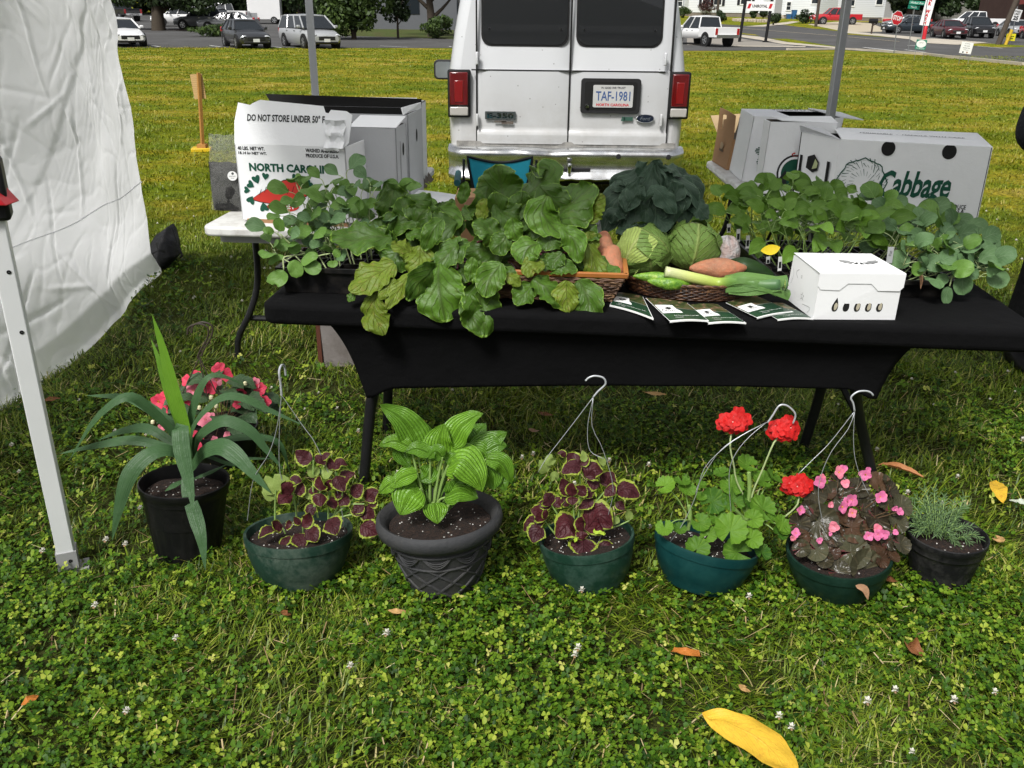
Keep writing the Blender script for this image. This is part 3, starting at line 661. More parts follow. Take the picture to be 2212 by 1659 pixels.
# signs and street furniture
GALV=M('galvanised',(.22,.23,.24),.5,metal=.5);SW=M('sign_white',(.80,.80,.79),.5,var=.03);SRED=M('sign_red',(.50,.015,.025),.45);SBLK=M('sign_black',(.012,.012,.014),.5);SGRN=M('sign_green',(.01,.20,.13),.5);BPOST=M('post_black',(.012,.012,.013),.45)
def facing(o,rz=0.0,lean=0.0):
 return Matrix. Translation(o)@Matrix. Rotation(rz,4,'Z')@Matrix. Rotation(lean,4,'Y')@Matrix. Rotation(math. pi/2,4,'X')
a,c=tp(1597,91),tp(1645,90);c. y=a. y;c. z=a. z
rt=thing('shop_sign','white tyre shop sign with red slashes on two black posts','sign',a)
m=MB();m. tube([a,a+Vector((.25,0,5.0))],.11,8);m. build('post',BPOST,rt);m=MB();m. tube([c,c+Vector((.25,0,5.0))],.11,8);m. tube([c+Vector((0,0,.0)),c+Vector((0,0,.1))],.22,10);m. build('post',BPOST,rt)
k=ppm(a. y,1.6);mid=(a+c)/2+Vector((.22,-.14,0));zc_=yp(1621,13,a. y). z
X=facing((mid. x,mid. y,zc_));m=MB(X);ww=(c-a). x
m. box((0,0,0),(ww,.62,.06));m. text('UNIROYAL',X.__class__. Translation((0,0,.04)) if False else Matrix. Translation((0,0,.04)),.20,1,bold=.03,maxw=ww*.58)
for s in (-1,1):m. add([(s*ww*.40-.14,-.16,.04),(s*ww*.40+.06,-.16,.04),(s*ww*.40+.16,.16,.04),(s*ww*.40-.04,.16,.04)],[(0,1,2,3)],mi=2)
m. build('sign_panel',[SW,SBLK,SRED],rt,smooth=False)
a=yp(1925,114.5,gp(1925,114.5). y);a=gp(1925,114.5)-Vector((0,.4,0));rt=thing('stop_sign','red octagonal stop sign on a leaning grey post at the street corner','sign',a)
top=yp(1942,22,a. y);m=MB();m. tube([a,top],.03,8);m. build('post',GALV,rt)
cc=yp(1938.5,39,a. y-.05);X=facing(cc,R_(18),R_(9));rr=.41
m=MB(X);oc=[(rr*math. cos(math. pi/8+i*math. pi/4),rr*math. sin(math. pi/8+i*math. pi/4),0) for i in range(8)];m. slab(oc,.012,1);m. slab([(x*.94,y*.94,.004) for x,y,z in oc],.003,0);m. text('STOP',Matrix. Translation((0,0,.006)),.26,1,bold=.04,w=.62);m. build('sign_panel',[SRED,SW],rt,smooth=False)
a=gp(1956,115.5)-Vector((0,.3,0));rt=thing('street_sign','green street name signs crossed on top of a thin grey post','sign',a)
m=MB();m. tube([a,yp(1975,20,a. y)],.025,8);m. build('post',GALV,rt)
for (px,py,rz,st) in ((1981,6,-28,'Walker Ave'),(1974,15.5,20,'Main St')):
 X=facing(yp(px,py,a. y-.04),R_(rz),R_(4));m=MB(X);m. box((0,0,0),(.85,.2,.01));m. text(st,Matrix. Translation((0,0,.007)),.10,1,maxw=.7);m. build('name_plate',[SGRN,SW],rt,smooth=False)
a=tp(1990,86);Yb=a. y;rt=thing('banner_sign','tall white car wash banner with red letters on a pole','sign',a)
bt,bo=yp(2012,-14,Yb),yp(1998,55,Yb);m=MB();m. tube([a,bt+Vector((-.25,0,.3))],.04,8);m. build('post',GALV,rt)
up=(bt-bo);X=frame(((bt+bo)/2),(1,0,-.10),up);hh=up. length;m=MB(X);m. box((0,0,0),(.75,hh,.03));
for i,ch in enumerate('CAR WASH'):
 if ch!=' ':m. text(ch,Matrix. Translation((0,hh*.5-hh*(i+.6)/8.3,.025)),hh/9.0,1,bold=.06)
m. build('banner',[SW,SRED],rt,smooth=False)
m=MB();cc=yp(1997,74,Yb);m. box(cc,(.3,.3,1.25));m. build('base_ornament',SRED,rt,bevel=.12)
a=tp(1882,74);rt=thing('mailbox','black mailbox on a wooden post by the street','mailbox',a);m=MB(Matrix. Translation(a));m. box((0,0,.5),(.12,.12,1.1));m. box((.15,0,.8),(.5,.08,.08),Mx=Matrix. Rotation(R_(-30),4,'Y'));m. build('post',M('post_brown',(.06,.045,.035),.9),rt)
m=MB(Matrix. Translation(a+Vector((.02,0,1.12)))@Matrix. Rotation(math. pi/2,4,'Y'));m. lathe([(.001,-.38),(.2,-.36),(.2,.36),(.001,.38)],12);m. build('box',BPOST,rt)
a=gp(1828,108);a. y+=1.0;rt=thing('fire_hydrant','fire hydrant with a blue cap and pale grey barrel by the kerb','hydrant',a);X=Matrix. Translation(a);HB=M('hydrant_grey',(.42,.45,.48),.5);
m=MB(X);m. lathe([(.22,0),(.22,.06),(.13,.08),(.12,.7),(.16,.72),(.16,.78)],14,cap0=True,cap1=True);m. build('barrel',HB,rt)
m=MB(X);m. lathe([(.17,.78),(.17,.84),(.14,.95),(.07,1.02),(.04,1.03),(.04,1.10),(.001,1.10)],14);m. build('cap',M('hydrant_blue',(.08,.26,.52),.4),rt)
for s in (-1,1):
 m=MB(X@Matrix. Translation((s*.12,0,.62))@Matrix. Rotation(math. pi/2,4,'Y'));m. lathe([(.001,-.1),(.09,-.1),(.09,.1),(.001,.1)],10);m. build('outlet',SW,rt)
m=MB(X);m. box((0,0,.02),(.5,.5,.06));m. build('base_plate',BPOST,rt)
a=yp(1989,126,40);Yg=45;cc=yp(1989.5,96.5,Yg);rt=thing('yard_sign','round white and green yard sign on a wire stand','sign',(cc. x,Yg,0));X=facing(cc,0,R_(4));m=MB(X)
m. box((0,0,0),(.50,.44,.012),1);m. lathe([(.001,.008),(.235,.008)],28,Mx=Matrix. Scale(.7,4,(0,1,0))@Matrix. Translation((0,.05,0)),mi=0);m. text('JOIN US',Matrix. Translation((0,.08,.012)),.05,2,maxw=.3);m. text('FARM MARKET',Matrix. Translation((0,.0,.012)),.05,2,maxw=.36) if False else None;m. text('THURSDAY',Matrix. Translation((0,-.17,.009)),.06,0,maxw=.42)
m. build('sign_panel',[SW,SGRN,SBLK],rt,smooth=False);m=MB();m. tube([(cc. x-.2,Yg,0),(cc. x-.2,Yg,cc. z-.2)],.008,6);m. tube([(cc. x+.2,Yg,0),(cc. x+.2,Yg,cc. z-.2)],.008,6);m. build('wire_stand',GALV,rt)
Yg=41;cc=yp(2087.5,103.5,Yg);rt=thing('yard_sign','white yard sign with lines of black lettering near the road','sign',(cc. x,Yg,0));X=facing(cc,0,R_(6));m=MB(X);m. box((0,0,0),(.52,.47,.012))
for i,st in enumerate(('no parking','this side','market use','thank you')):m. text(st,Matrix. Translation((0,.17-.085*i,.008)),.05,1,maxw=.40)
for x,mi in ((-.1,1),(.08,2)):m. lathe([(.001,.008),(.035,.008)],12,Mx=Matrix. Translation((x,-.18,0)),mi=mi)
m. build('sign_panel',[SW,SBLK,M('sign_tan',(.35,.16,.08),.5)],rt,smooth=False);m=MB();m. tube([(cc. x-.2,Yg,0),(cc. x-.2,Yg,cc. z-.2)],.008,6);m. tube([(cc. x+.2,Yg,0),(cc. x+.2,Yg,cc. z-.2)],.008,6);m. build('wire_stand',GALV,rt)
a=tp(2183,92);Ys=a. y;rt=thing('speed_limit_sign','white speed limit sign on a leaning grey post','sign',a);tpz=yp(2198,14,Ys);m=MB();m. tube([a,tpz],.04,8);m. build('post',GALV,rt)
cc=yp(2196,33,Ys-.06);X=facing(cc,0,R_(9));k=1/(FPX*1.16/Ys);m=MB(X);m. box((0,0,0),(19.5*k,25*k,.02));m. text('SPEED',Matrix. Translation((0,8*k,.014)),4*k,1,bold=.03,maxw=15*k);m. text('LIMIT',Matrix. Translation((0,2.6*k,.014)),4*k,1,bold=.03,maxw=13*k);m. text('25',Matrix. Translation((0,-6*k,.014)),9.5*k,1,bold=.05);m. build('sign_panel',[SW,SBLK],rt,smooth=False)
a=tp(2160,97);rt=thing('bollard','yellow bollard at the foot of the leaning utility pole','bollard',a+Vector((.3,-.2,0)));m=MB();m. tube([a+Vector((.3,-.2,0)),a+Vector((.55,-.2,1.05))],.12,10);m. build('post',M('bollard_yellow',(.55,.36,.02),.5),rt)
a=tp(2180,97);rt=thing('small_sign','small bright yellow sign low on the verge under the speed limit sign','sign',a);m=MB(facing(a+Vector((0,0,.52)),R_(10),0));m. box((0,0,0),(.75,.5,.02));m. text('DRIVE SLOW',Matrix. Translation((0,.08,.012)),.09,1,maxw=.6) if False else m. box((0,.06,.012),(.5,.05,.004),1);m. box((0,-.08,.012),(.4,.05,.004),1);m. build('sign_panel',[M('sign_yellow',(.75,.68,.02),.5),SBLK],rt);m=MB();m. tube([a,a+Vector((0,.03,.4))],.02,6);m. build('post',GALV,rt)
# grass and clover near the stall
def nfield(x,y,s,seed):
 r=np. random. RandomState(seed);out=np. zeros_like(x)
 for i in range(6):
  a=r. uniform(0,6.28);k=s*(1.7**(i%3))*r. uniform(.7,1.3);ph=r. uniform(0,6.28)
  out+=np. sin((x*math. cos(a)+y*math. sin(a))*k+ph)/(1+.5*(i%3))
 return out/3.2
def grass_mat(name,near):
 m,nt,p=_new(name)
 at=N(nt,'ShaderNodeAttribute');at. attribute_name='tint'
 c,fine=lawn_color(nt)
 blade=ramp(nt,at. outputs['Fac'],[(0.0,(.018,.042,.003)),(.35,(.075,.135,.006)),(.60,(.165,.235,.012)),(.78,(.26,.32,.03)),(.90,(.46,.40,.13)),(1.0,(.56,.46,.24))])
 c=mixc(nt,near,c,blade)
 nt. links. new(c,p. inputs['Base Color']);p. inputs['Roughness']. default_value=.45;p. inputs['Specular IOR Level']. default_value=.35
 tr=N(nt,'ShaderNodeBsdfTranslucent');mx=N(nt,'ShaderNodeMixShader');mx. inputs[0]. default_value=.22
 nt. links. new(c,tr. inputs[0]);nt. links. new(p. outputs[0],mx. inputs[1]);nt. links. new(tr. outputs[0],mx. inputs[2]);nt. links. new(mx. outputs[0],nt. nodes['Material Output']. inputs[0])
 return m
POTS_XY=[]
def blades(name,y0,y1,dens,w,h,mat,seed,xs=.64,pad=1.5,lie=.75):
 r=np. random. RandomState(seed)
 area=(y1-y0)*2*((y0+y1)/2*xs+pad);n=int(area*dens)
 y=r. uniform(y0,y1,n);x=r. uniform(-1,1,n)*(y1*xs+pad);k=np. abs(x)<y*xs+pad;x,y=x[k],y[k]
 f=nfield(x,y,5.0,3)+.6*nfield(x,y,14.0,5);k=r. uniform(0,1,len(x))<np. clip(.75+.45*f,.25,1);x,y,f=x[k],y[k],f[k];n=len(x)
 a=nfield(x,y,4.0,9)*3.0+r. uniform(-2.4,2.4,n);d=np. stack([np. cos(a),np. sin(a),0*a],1);s=np. stack([-np. sin(a),np. cos(a),0*a],1)
 L=h*r. uniform(.5,1.45,n)*(1+.25*f);le=np. clip(r. normal(lie,.35,n),.05,1.5);ww=w*r. uniform(.5,1.35,n)
 B=np. stack([x,y,np. full(n,-.004)],1);up=np. array([0,0,1.0])
 pts=[]
 for t,wk in ((0,1.0),(.4,.95),(.75,.7),(1.0,.08)):
  c=B+up*(L*(t-.30*le*t*t))[:,None]+d*(L*le*(t*.25+.62*t*t))[:,None]
  c[:,2]=np. maximum(c[:,2],.004+.012*t)
  pts+=[c-s*(ww*wk/2)[:,None],c+s*(ww*wk/2)[:,None]]
 V=np. stack(pts,1). reshape(-1,3);i=np. arange(n)[:,None]*8
 F=np. concatenate([i+np. array([[0,1,3,2]]),i+np. array([[2,3,5,4]]),i+np. array([[4,5,7,6]])],0)
 t=np. clip(r. normal(.42,.22,n)+.1*f,0,.84);dry=r. uniform(0,1,n)<.05;t[dry]=r. uniform(.85,1,dry. sum())
 return np_mesh(name,V,F,mat,np. repeat(t,8),smooth=True)
GN,GM,GF=grass_mat('grass_near',.93),grass_mat('grass_mid',.5),grass_mat('grass_far',.42)
tag(blades('grass',.95,2.7,15500,.0036,.042,GN,1,lie=1.0),kind='stuff')
tag(blades('grass',2.7,4.6,8000,.0048,.052,GN,2,lie=.95),kind='stuff')
tag(blades('grass',4.6,8.0,3300,.0068,.042,GM,3,xs=.62),kind='stuff')
tag(blades('grass',8.0,16.0,1000,.0120,.045,GF,4,xs=.61),kind='stuff')
tag(blades('grass',16.0,32.0,260,.022,.045,GF,6,xs=.6,lie=1.0),kind='stuff')
tag(blades('grass',32.0,52.5,80,.040,.050,GF,7,xs=.59,lie=1.0),kind='stuff')
def clover_mat():
 m,nt,p=_new('clover')
 at=N(nt,'ShaderNodeAttribute');at. attribute_name='tint'
 c=ramp(nt,at. outputs['Fac'],[(0.0,(.014,.045,.004)),(.36,(.052,.128,.007)),(.62,(.145,.240,.014)),(.84,(.32,.38,.045)),(1.0,(.50,.50,.13))])
 nt. links. new(c,p. inputs['Base Color']);p. inputs['Roughness']. default_value=.5;p. inputs['Specular IOR Level']. default_value=.2
 tr=N(nt,'ShaderNodeBsdfTranslucent');mx=N(nt,'ShaderNodeMixShader');mx. inputs[0]. default_value=.2
 nt. links. new(c,tr. inputs[0]);nt. links. new(p. outputs[0],mx. inputs[1]);nt. links. new(tr. outputs[0],mx. inputs[2]);nt. links. new(mx. outputs[0],nt. nodes['Material Output']. inputs[0])
 return m
def clover(name,y0,y1,dens,size,mat,seed,thr):
 r=np. random. RandomState(seed);area=(y1-y0)*2*((y0+y1)/2*.64+1.2);n=int(area*dens)
 y=r. uniform(y0,y1,n);x=r. uniform(-1,1,n)*(y1*.64+1.2);k=np. abs(x)<y*.64+1.2;x,y=x[k],y[k]
 f=nfield(x,y,6.0,21)+.5*nfield(x,y,17.0,25);k=r. uniform(0,1,len(x))<np. clip(thr+.8*f,.08,1);x,y,f=x[k],y[k],f[k];n=len(x)
 z=np. clip(r. normal(.034,.012,n),.010,.065);base=r. uniform(0,6.28,n);tint=np. clip(r. normal(.40,.22,n),0,.76);yl=r. uniform(0,1,n)<.018;tint[yl]=r. uniform(.85,1,yl. sum())
 tl=r. normal(0,.35,(n,2));Vs=[];Ts=[]
 for q in range(3):
  a=base+q*2.094+r. normal(0,.15,n);d=np. stack([np. cos(a),np. sin(a),-np. clip(r. normal(.15,.3,n),-.5,.8)],1);s=np. stack([-np. sin(a),np. cos(a),0*a],1)
  d[:,2]+=d[:,0]*tl[:,0]+d[:,1]*tl[:,1];s[:,2]+=s[:,0]*tl[:,0]+s[:,1]*tl[:,1]
  S=(size*r. uniform(.65,1.35,n))[:,None];C=np. stack([x,y,z],1);upv=np. array([0,0,.16])
  P=[C,C+d*S*.45+s*S*.42+upv*S,C+d*S*.88+s*S*.40+upv*S,C+d*S*.96,C+d*S*.88-s*S*.40+upv*S,C+d*S*.45-s*S*.42+upv*S]
  Vs. append(np. stack(P,1). reshape(-1,3));Ts. append(np. repeat(np. clip(tint+r. normal(0,.06,n),0,1),6))
 V=np. concatenate(Vs);N3=3*n;i=np. arange(N3)[:,None]*6
 F=np. concatenate([i+np. array([[0,1,2,3]]),i+np. array([[0,3,4,5]])],0)
 return np_mesh(name,V,F,mat,np. concatenate(Ts),smooth=False)
CLM=clover_mat()
tag(clover('clover',.95,2.3,7600,.0108,CLM,31,.74),kind='stuff')
tag(clover('clover',2.3,3.6,4000,.0118,CLM,32,.52),kind='stuff')
tag(clover('clover',3.6,6.0,500,.018,CLM,33,.3),kind='stuff')
def blossoms():
 r=np. random. RandomState(77);mb=MB();n=0
 spots=[]
 for _ in range(3000):
  y=r. uniform(1.2,8.0);x=r. uniform(-1,1)*(y*.62+.3)
  c=nfield(np. array([x]),np. array([y]),2.2,41)[0]
  if r. uniform()<.028+.09*max(0,c)+(.07 if y>3 else 0):spots. append((x,y))
 for (x,y) in spots:
  h=r. uniform(.045,.085);lx,ly=r. normal(0,.012,2);R=r. uniform(.007,.011)*(1 if y<4 else 1.3)
  mb. tube([(x,y,0),(x+lx,y+ly,h)],.0011,4,mi=1,cap=False)
  for k in range(16 if y<3.2 else 8):
   a=k*2.4;e=1-1.5*k/16;rr=math. sqrt(max(0,1-e*e));d=Vector((math. cos(a)*rr,math. sin(a)*rr,e));p=Vector((x+lx,y+ly,h))
   s=d. cross(Vector((.3,.5,.8))). normalized()*R*.42
   mb. add([p+d*R*.3-s,p+d*R*.3+s,p+d*R*1.15+s*.6,p+d*R*1.15-s*.6],[(0,1,2,3)],mi=0 if e>-.3 else 2)
 return mb. build('clover_blossoms',[M('clover_white',(.72,.70,.62),.7),M('clover_stalk',(.10,.17,.04),.6),M('clover_brown',(.34,.22,.12),.8)],smooth=False)
tag(blossoms(),kind='stuff')
def thatch():
 r=np. random. RandomState(5);n=2200;y=r. uniform(1.0,7.0,n);x=r. uniform(-1,1,n)*(y*.64+.5);a=r. uniform(0,6.28,n);L=r. uniform(.008,.035,n);w=r. uniform(.0008,.0018,n);z=r. uniform(.008,.05,n);dz=r. normal(0,.012,n)
 d=np. stack([np. cos(a)*L,np. sin(a)*L,dz],1);s=np. stack([-np. sin(a)*w,np. cos(a)*w,0*a],1);C=np. stack([x,y,z],1)
 V=np. stack([C-d-s,C-d+s,C+d+s,C+d-s],1). reshape(-1,3)
 m,nt,p=_new('thatch');at=N(nt,'ShaderNodeAttribute');at. attribute_name='tint';c=ramp(nt,at. outputs['Fac'],[(0,(.10,.055,.025)),(.5,(.34,.24,.10)),(1,(.52,.44,.26))]);nt. links. new(c,p. inputs['Base Color']);p. inputs['Roughness']. default_value=.8
 return np_mesh('dry_straw',V,np. arange(4*n). reshape(n,4),m,np. repeat(r. uniform(0,1,n),4))
tag(thatch(),kind='stuff')
# the white van
def rrect(w,h,r,n=5,cx=0,cy=0):
 out=[]
 for sx,sy,a0 in ((1,-1,-90),(1,1,0),(-1,1,90),(-1,-1,180)):
  for i in range(n+1):
   a=R_(a0+90*i/n);out. append((cx+sx*(w/2-r)+r*math. cos(a),cy+sy*(h/2-r)+r*math. sin(a),0))
 return out
VY=7.7
VANP,nt_,p_=_new('van_paint')
def _vanpaint():
 nt,p=nt_,p_
 pos=N(nt,'ShaderNodeNewGeometry'). outputs['Position']
 sp=N(nt,'ShaderNodeSeparateXYZ');nt. links. new(pos,sp. inputs[0])
 grime=mathn(nt,'MULTIPLY',mathn(nt,'SUBTRACT',1.0,mathn(nt,'DIVIDE',mathn(nt,'SUBTRACT',sp. outputs[2],.5),.75),True),noisen(nt,7,6,.7),True)
 c=mixc(nt,mathn(nt,'MULTIPLY',grime,.9),(.58,.59,.605),(.27,.245,.205))
 v=N(nt,'ShaderNodeTexVoronoi');v. inputs['Scale']. default_value=17;v. inputs['Randomness']. default_value=1;nt. links. new(pos,v. inputs['Vector'])
 speck=mathn(nt,'MULTIPLY',mathn(nt,'LESS_THAN',v. outputs['Distance'],.10),mathn(nt,'GREATER_THAN',noisen(nt,5,3),.52))
 c=mixc(nt,mathn(nt,'MULTIPLY',speck,.6),c,(.12,.11,.10))
 nt. links. new(c,p. inputs['Base Color']);p. inputs['Roughness']. default_value=.32;p. inputs['Coat Weight']. default_value=.5;p. inputs['Coat Roughness']. default_value=.12
_vanpaint()
def vz(py,px=1229):return yp(px,py,VY). z
vcx=(yp(968.5,152,VY). x+yp(1487,157,VY). x)/2
HW=[(vz(330),.985),(vz(300),(yp(1474.5,310,VY). x-yp(969.5,310,VY). x)/2),(vz(250),(yp(1480,250,VY). x-yp(967,250,VY). x)/2),(vz(152),(yp(1487,157,VY). x-yp(968.5,152,VY). x)/2),(vz(70),(yp(1481,75,VY). x-yp(978,70,VY). x)/2),(vz(0),(yp(1473,0,VY). x-yp(988,0,VY). x)/2),(1.95,.83),(2.06,.74),(2.13,.55),(2.15,0.25)]
van=thing('van','white cargo van parked with its rear doors facing the stall','van',(vcx,VY,0))
zsk=.42
prof=[(zsk,.97)]+HW
def vring(y,inset,topdrop=0.0):
 L=[Vector((vcx-max(.02,w-inset),y+(.10*max(0,z-1.1))*(1 if y<VY+.5 else 0),z-topdrop*(z>1.9))) for z,w in prof]
 Rr=[Vector((2*vcx-q. x,q. y,q. z)) for q in reversed(L)]
 return L+Rr
m=MB()
loft(m,[vring(VY+.02,.10),vring(VY+.03,.06),vring(VY+.07,.02),vring(VY+.16,0),vring(VY+2.2,0),vring(VY+3.6,0),vring(VY+4.1,.05,.5),vring(VY+4.6,.08,.95),vring(VY+5.4,.16,1.05)])
m. build('body',VANP,van,angle=42)
for s in (-1,1):
 m=MB();m. box((vcx+s*.93,VY+1.6,1.55),(.02,2.2,.5));m. build('side_window',glassM('van_glass_side',(.012,.013,.015),.06),van)
GASK=M('gasket',(.012,.012,.012),.7)
VGL,ntg,pg=_new('van_glass');pg. inputs['Base Color']. default_value=(.010,.011,.012,1);pg. inputs['Roughness']. default_value=.03;pg. inputs['Specular IOR Level']. default_value=.45
dz0,dz1=vz(311),2.02
xs=[yp(1031,311,VY). x,yp(1228,250,VY). x,yp(1437,311,VY). x]
def doff(z):
 o=0.0
 zr0,zr1=vz(291),vz(279)
 zc0=vz(153)
 if z<zr0:o+=.022*min(1,(z-dz0+.03)/.05)
 elif z<zr1:o+=.022*(1-(z-zr0)/(zr1-zr0))
 if z>zc0:o-=.006+.10*max(0,z-1.1)
 return o
def door(x0,x1,name):
 zs=sorted(set([dz0+(dz1-dz0)*i/40 for i in range(41)]+[vz(291),vz(279),vz(153),vz(153)+.012,vz(153)-.012]))
 m=MB();n=len(zs);V=[]
 for z in zs:
  tx=0
  for k in range(9):
   x=lerp(x0,x1,k/8);e=(.02 if k in (0,8) else 0.0)
   V. append((x,VY-.012-doff(z)+e,z))
 m. add(V,[(i*9+k,i*9+k+1,(i+1)*9+k+1,(i+1)*9+k) for i in range(n-1) for k in range(8)])
 return m. build(name,VANP,van,angle=30)
dL=door(xs[0],xs[1]-.006,'rear_door');dR=door(xs[1]+.006,xs[2],'rear_door')
m=MB()
for x in (xs[0]-.003,xs[1],xs[2]+.003):m. box((x,VY+.012,(dz0+dz1)/2),(.013,.03,dz1-dz0));
m. box((vcx,VY-.008,vz(153)),(xs[2]-xs[0],.012,.010));m. build('door_seal',GASK,van)
m=MB();m. box((vcx,VY+.03,vz(316)),(1.86,.09,.07));m. build('sill',M('sill_grime',(.25,.24,.22),.7,dirt=(.05,.05,.05),dscale=9),van)
for (a,b,d_) in ((1042,1226,dL),(1247,1429,dR)):
 x0,x1=yp(a,97,VY). x+.005,yp(b,97,VY). x-.005;z0,z1=vz(98),1.98
 tilt=math. atan(.10)
 for nm,mt,gw,dy in (('window_seal',GASK,.03,-.004),('window',VGL,0,-.009)):
  zc_=(z0+z1)/2;y=VY-.012-doff(zc_)+dy
  X=Matrix. Translation(((x0+x1)/2,y,zc_))@Matrix. Rotation(-tilt,4,'X')@Matrix. Rotation(math. pi/2,4,'X')
  m=MB(X);m. slab(rrect(x1-x0+gw,z1-z0+gw,.085),.012,n=(0,0,1));o=m. build(nm,mt,d_,smooth=False)
 m=MB()
 for sx in (x0+.05,x1-.05):
  q=Vector((sx,VY-.03-doff(vz(65)),vz(63)));m. box(q,(.014,.02,.014))
 m. build('window_bolt',BLK,d_)
RLN=M('lens_red',(.11,.003,.004),.12,coat=.8,var=.3,scale=12);RLB=M('lens_red_bright',(.20,.004,.004),.15,coat=.8);CLN=M('lens_clear',(.42,.40,.37),.12,coat=.8,var=.2)
for (a,b,t,mdl,bo) in ((970,1013.5,153,228,250),(1447.5,1486.5,158,232,254)):
 x0,x1=yp(a,(t+bo)/2,VY). x,yp(b,(t+bo)/2,VY). x
 z1,zm,z0=yp(a,t,VY). z,yp(a,mdl,VY). z,yp(a,bo,VY). z;xm=(x0+x1)/2;w=x1-x0
 m=MB();m. box((xm,VY+.03,(z0+z1)/2),(w+.02,.11,z1-z0+.02));L_=m. build('tail_light',GASK,van,bevel=.012)
 m=MB();m. box((xm,VY-.03,(zm+z1)/2),(w-.015,.03,z1-zm-.012));m. build('red_lens',RLN,L_,bevel=.008)
 m=MB();m. box((xm,VY-.046,(zm+z1)/2-.02),(w*.42,.01,(z1-zm)*.62));m. build('brake_lens',RLB,L_,bevel=.004)
 m=MB();m. box((xm,VY-.03,(zm+z0)/2),(w-.015,.03,zm-z0-.012));m. build('clear_lens',CLN,L_,bevel=.008)
for (px,py) in ((1030.5,126),(1031,259),(1437.5,128),(1428,260)):
 q=yp(px,py,VY-.035);m=MB();m. box(q,(.022,.03,.10));m. tube([q+Vector((0,-.014,-.045)),q+Vector((0,-.014,.045))],.011,8);m. build('hinge',VANP,van,bevel=.003)
def vpanel(m,a,b,t,bo,y,th,r=.01,mi=0):
 x0,x1=yp(a,(t+bo)/2,VY). x,yp(b,(t+bo)/2,VY). x;z1,z0=yp((a+b)/2,t,VY). z,yp((a+b)/2,bo,VY). z
 X=facing(((x0+x1)/2,y,(z0+z1)/2));m. X=X;m. slab(rrect(x1-x0,z1-z0,r),th,mi,n=(0,0,1));return x1-x0,z1-z0
yb=VY-.03
m=MB();vpanel(m,1254,1382,169,244,yb-.014,.02,.025);hs_=m. build('plate_housing',BLK,dR,smooth=False)
m=MB();vpanel(m,1262,1374,176,237,yb-.0155,.004,.02);m. build('plate_recess',GASK,hs_,smooth=False)
m=MB();w,h=vpanel(m,1280,1366,183,231,yb-.022,.004,.012)
m. text('TAF-1981',Matrix. Translation((0,.002,.0015)),h*.43,1,bold=.012,w=w*.86);m. text('NORTH CAROLINA',Matrix. Translation((0,-h*.38,.0015)),h*.125,2,bold=.03,w=w*.82);m. text('IN GOD WE TRUST',Matrix. Translation((0,h*.38,.0015)),h*.09,3,bold=.02,w=w*.6)
m. build('number_plate',[M('plate_face',(.50,.50,.49),.4,var=.1),M('plate_blue',(.04,.09,.24),.5),M('plate_red',(.55,.02,.03),.5),M('plate_dark',(.05,.05,.06),.5)],hs_,smooth=False)
q=yp(1268,229,yb-.02);m=MB(facing(q));m. lathe([(.001,.012),(.016,.011),(.02,.004),(.02,0)],14);m. build('lock',CHROME,hs_)
m=MB();w,h=vpanel(m,1048,1114,240,257,yb-.006,.012,.004);m. text('E-350',Matrix. Translation((0,0,.003)),h*.62,1,bold=.03,w=w*.86);m. build('model_badge',[M('badge_grey',(.055,.065,.065),.4),CHROME],dL,smooth=False)
m=MB();q=yp(1096,265,yb-.004);m. X=facing(q);m. box((0,0,0),(.10,.022,.006),0);m. box((-.06,.008,0),(.1,.012,.006),0);m. build('trim_badge',[M('badge_brown',(.11,.09,.075),.5),SBLK],dL,smooth=False)
q=yp(1393.5,256,yb);X=facing(q)@Matrix. Scale(.45,4,(0,1,0));m=MB(X);m. lathe([(.078,0),(.078,.008),(.072,.012),(.070,.012)],32,mi=0);m. lathe([(.001,.011),(.070,.011)],32,mi=1);m. X=facing(q);m. text('Ford',Matrix. Translation((0,0,.013)),.028,2,shear=.25,w=.085);m. build('oval_badge',[CHROME,M('badge_blue',(.010,.015,.03),.3),M('badge_silver',(.16,.18,.20),.3)],dR,smooth=False)
q=yp(1354,257.5,yb);m=MB(facing(q));m. box((.012,.003,0),(.075,.03,.006));m. add([(-.05,-.015,.003),(-.02,-.018,.003),(-.015,.012,.003),(-.04,.022,.003)],[(0,1,2,3)]);m. build('fuel_badge',M('badge_green',(.04,.10,.075),.4),dR)
bz1,bz0=vz(318),vz(386);bw=1.0
def bprof(k):
 y=VY-.17*k
 return [(VY+.12,bz1+.005),(y+.07,bz1+.006),(y+.01,bz1-.015),(y,bz1-.045),(y+.012,bz1-.075),(y+.05,bz1-.10),(y+.055,bz0+.07),(y+.02,bz0+.045),(y+.015,bz0+.02),(y+.045,bz0),(VY+.12,bz0)]
rings=[]
for i in range(41):
 s=2*i/40-1;k=1-max(0,abs(s)-.86)**2/.0196*.75;x=vcx+s*bw
 dent=.035*math. exp(-((s+.12)/.10)**2)+.02*math. exp(-((s+.45)/.07)**2)+.012*math. sin(s*23)*(abs(s)<.5)*.5
 rr=[]
 for j,(y,z) in enumerate(bprof(k)):
  rr. append(Vector((x,y+(dent if 2<=j<=4 else dent*.4 if 6<=j<=8 else 0),z-(.02*math. exp(-((s+.12)/.12)**2) if j in (1,2,3) else 0)+(.004*math. sin(s*41) if j in (8,9) else 0))))
 rings. append(rr)
m=MB();loft(m,rings);bmp=m. build('rear_bumper',M('bumper_chrome',(.74,.75,.76),.22,metal=.9,var=.08,scale=5,dirt=(.30,.29,.26),dscale=5),van,angle=60)
for px in (1336,1444):
 q=yp(px,341,VY-.17);m=MB(facing((q. x,VY-.168,bz1-.05)));m. lathe([(.001,.008),(.02,.006),(.022,0)],16);m. build('sensor',BLK,bmp)
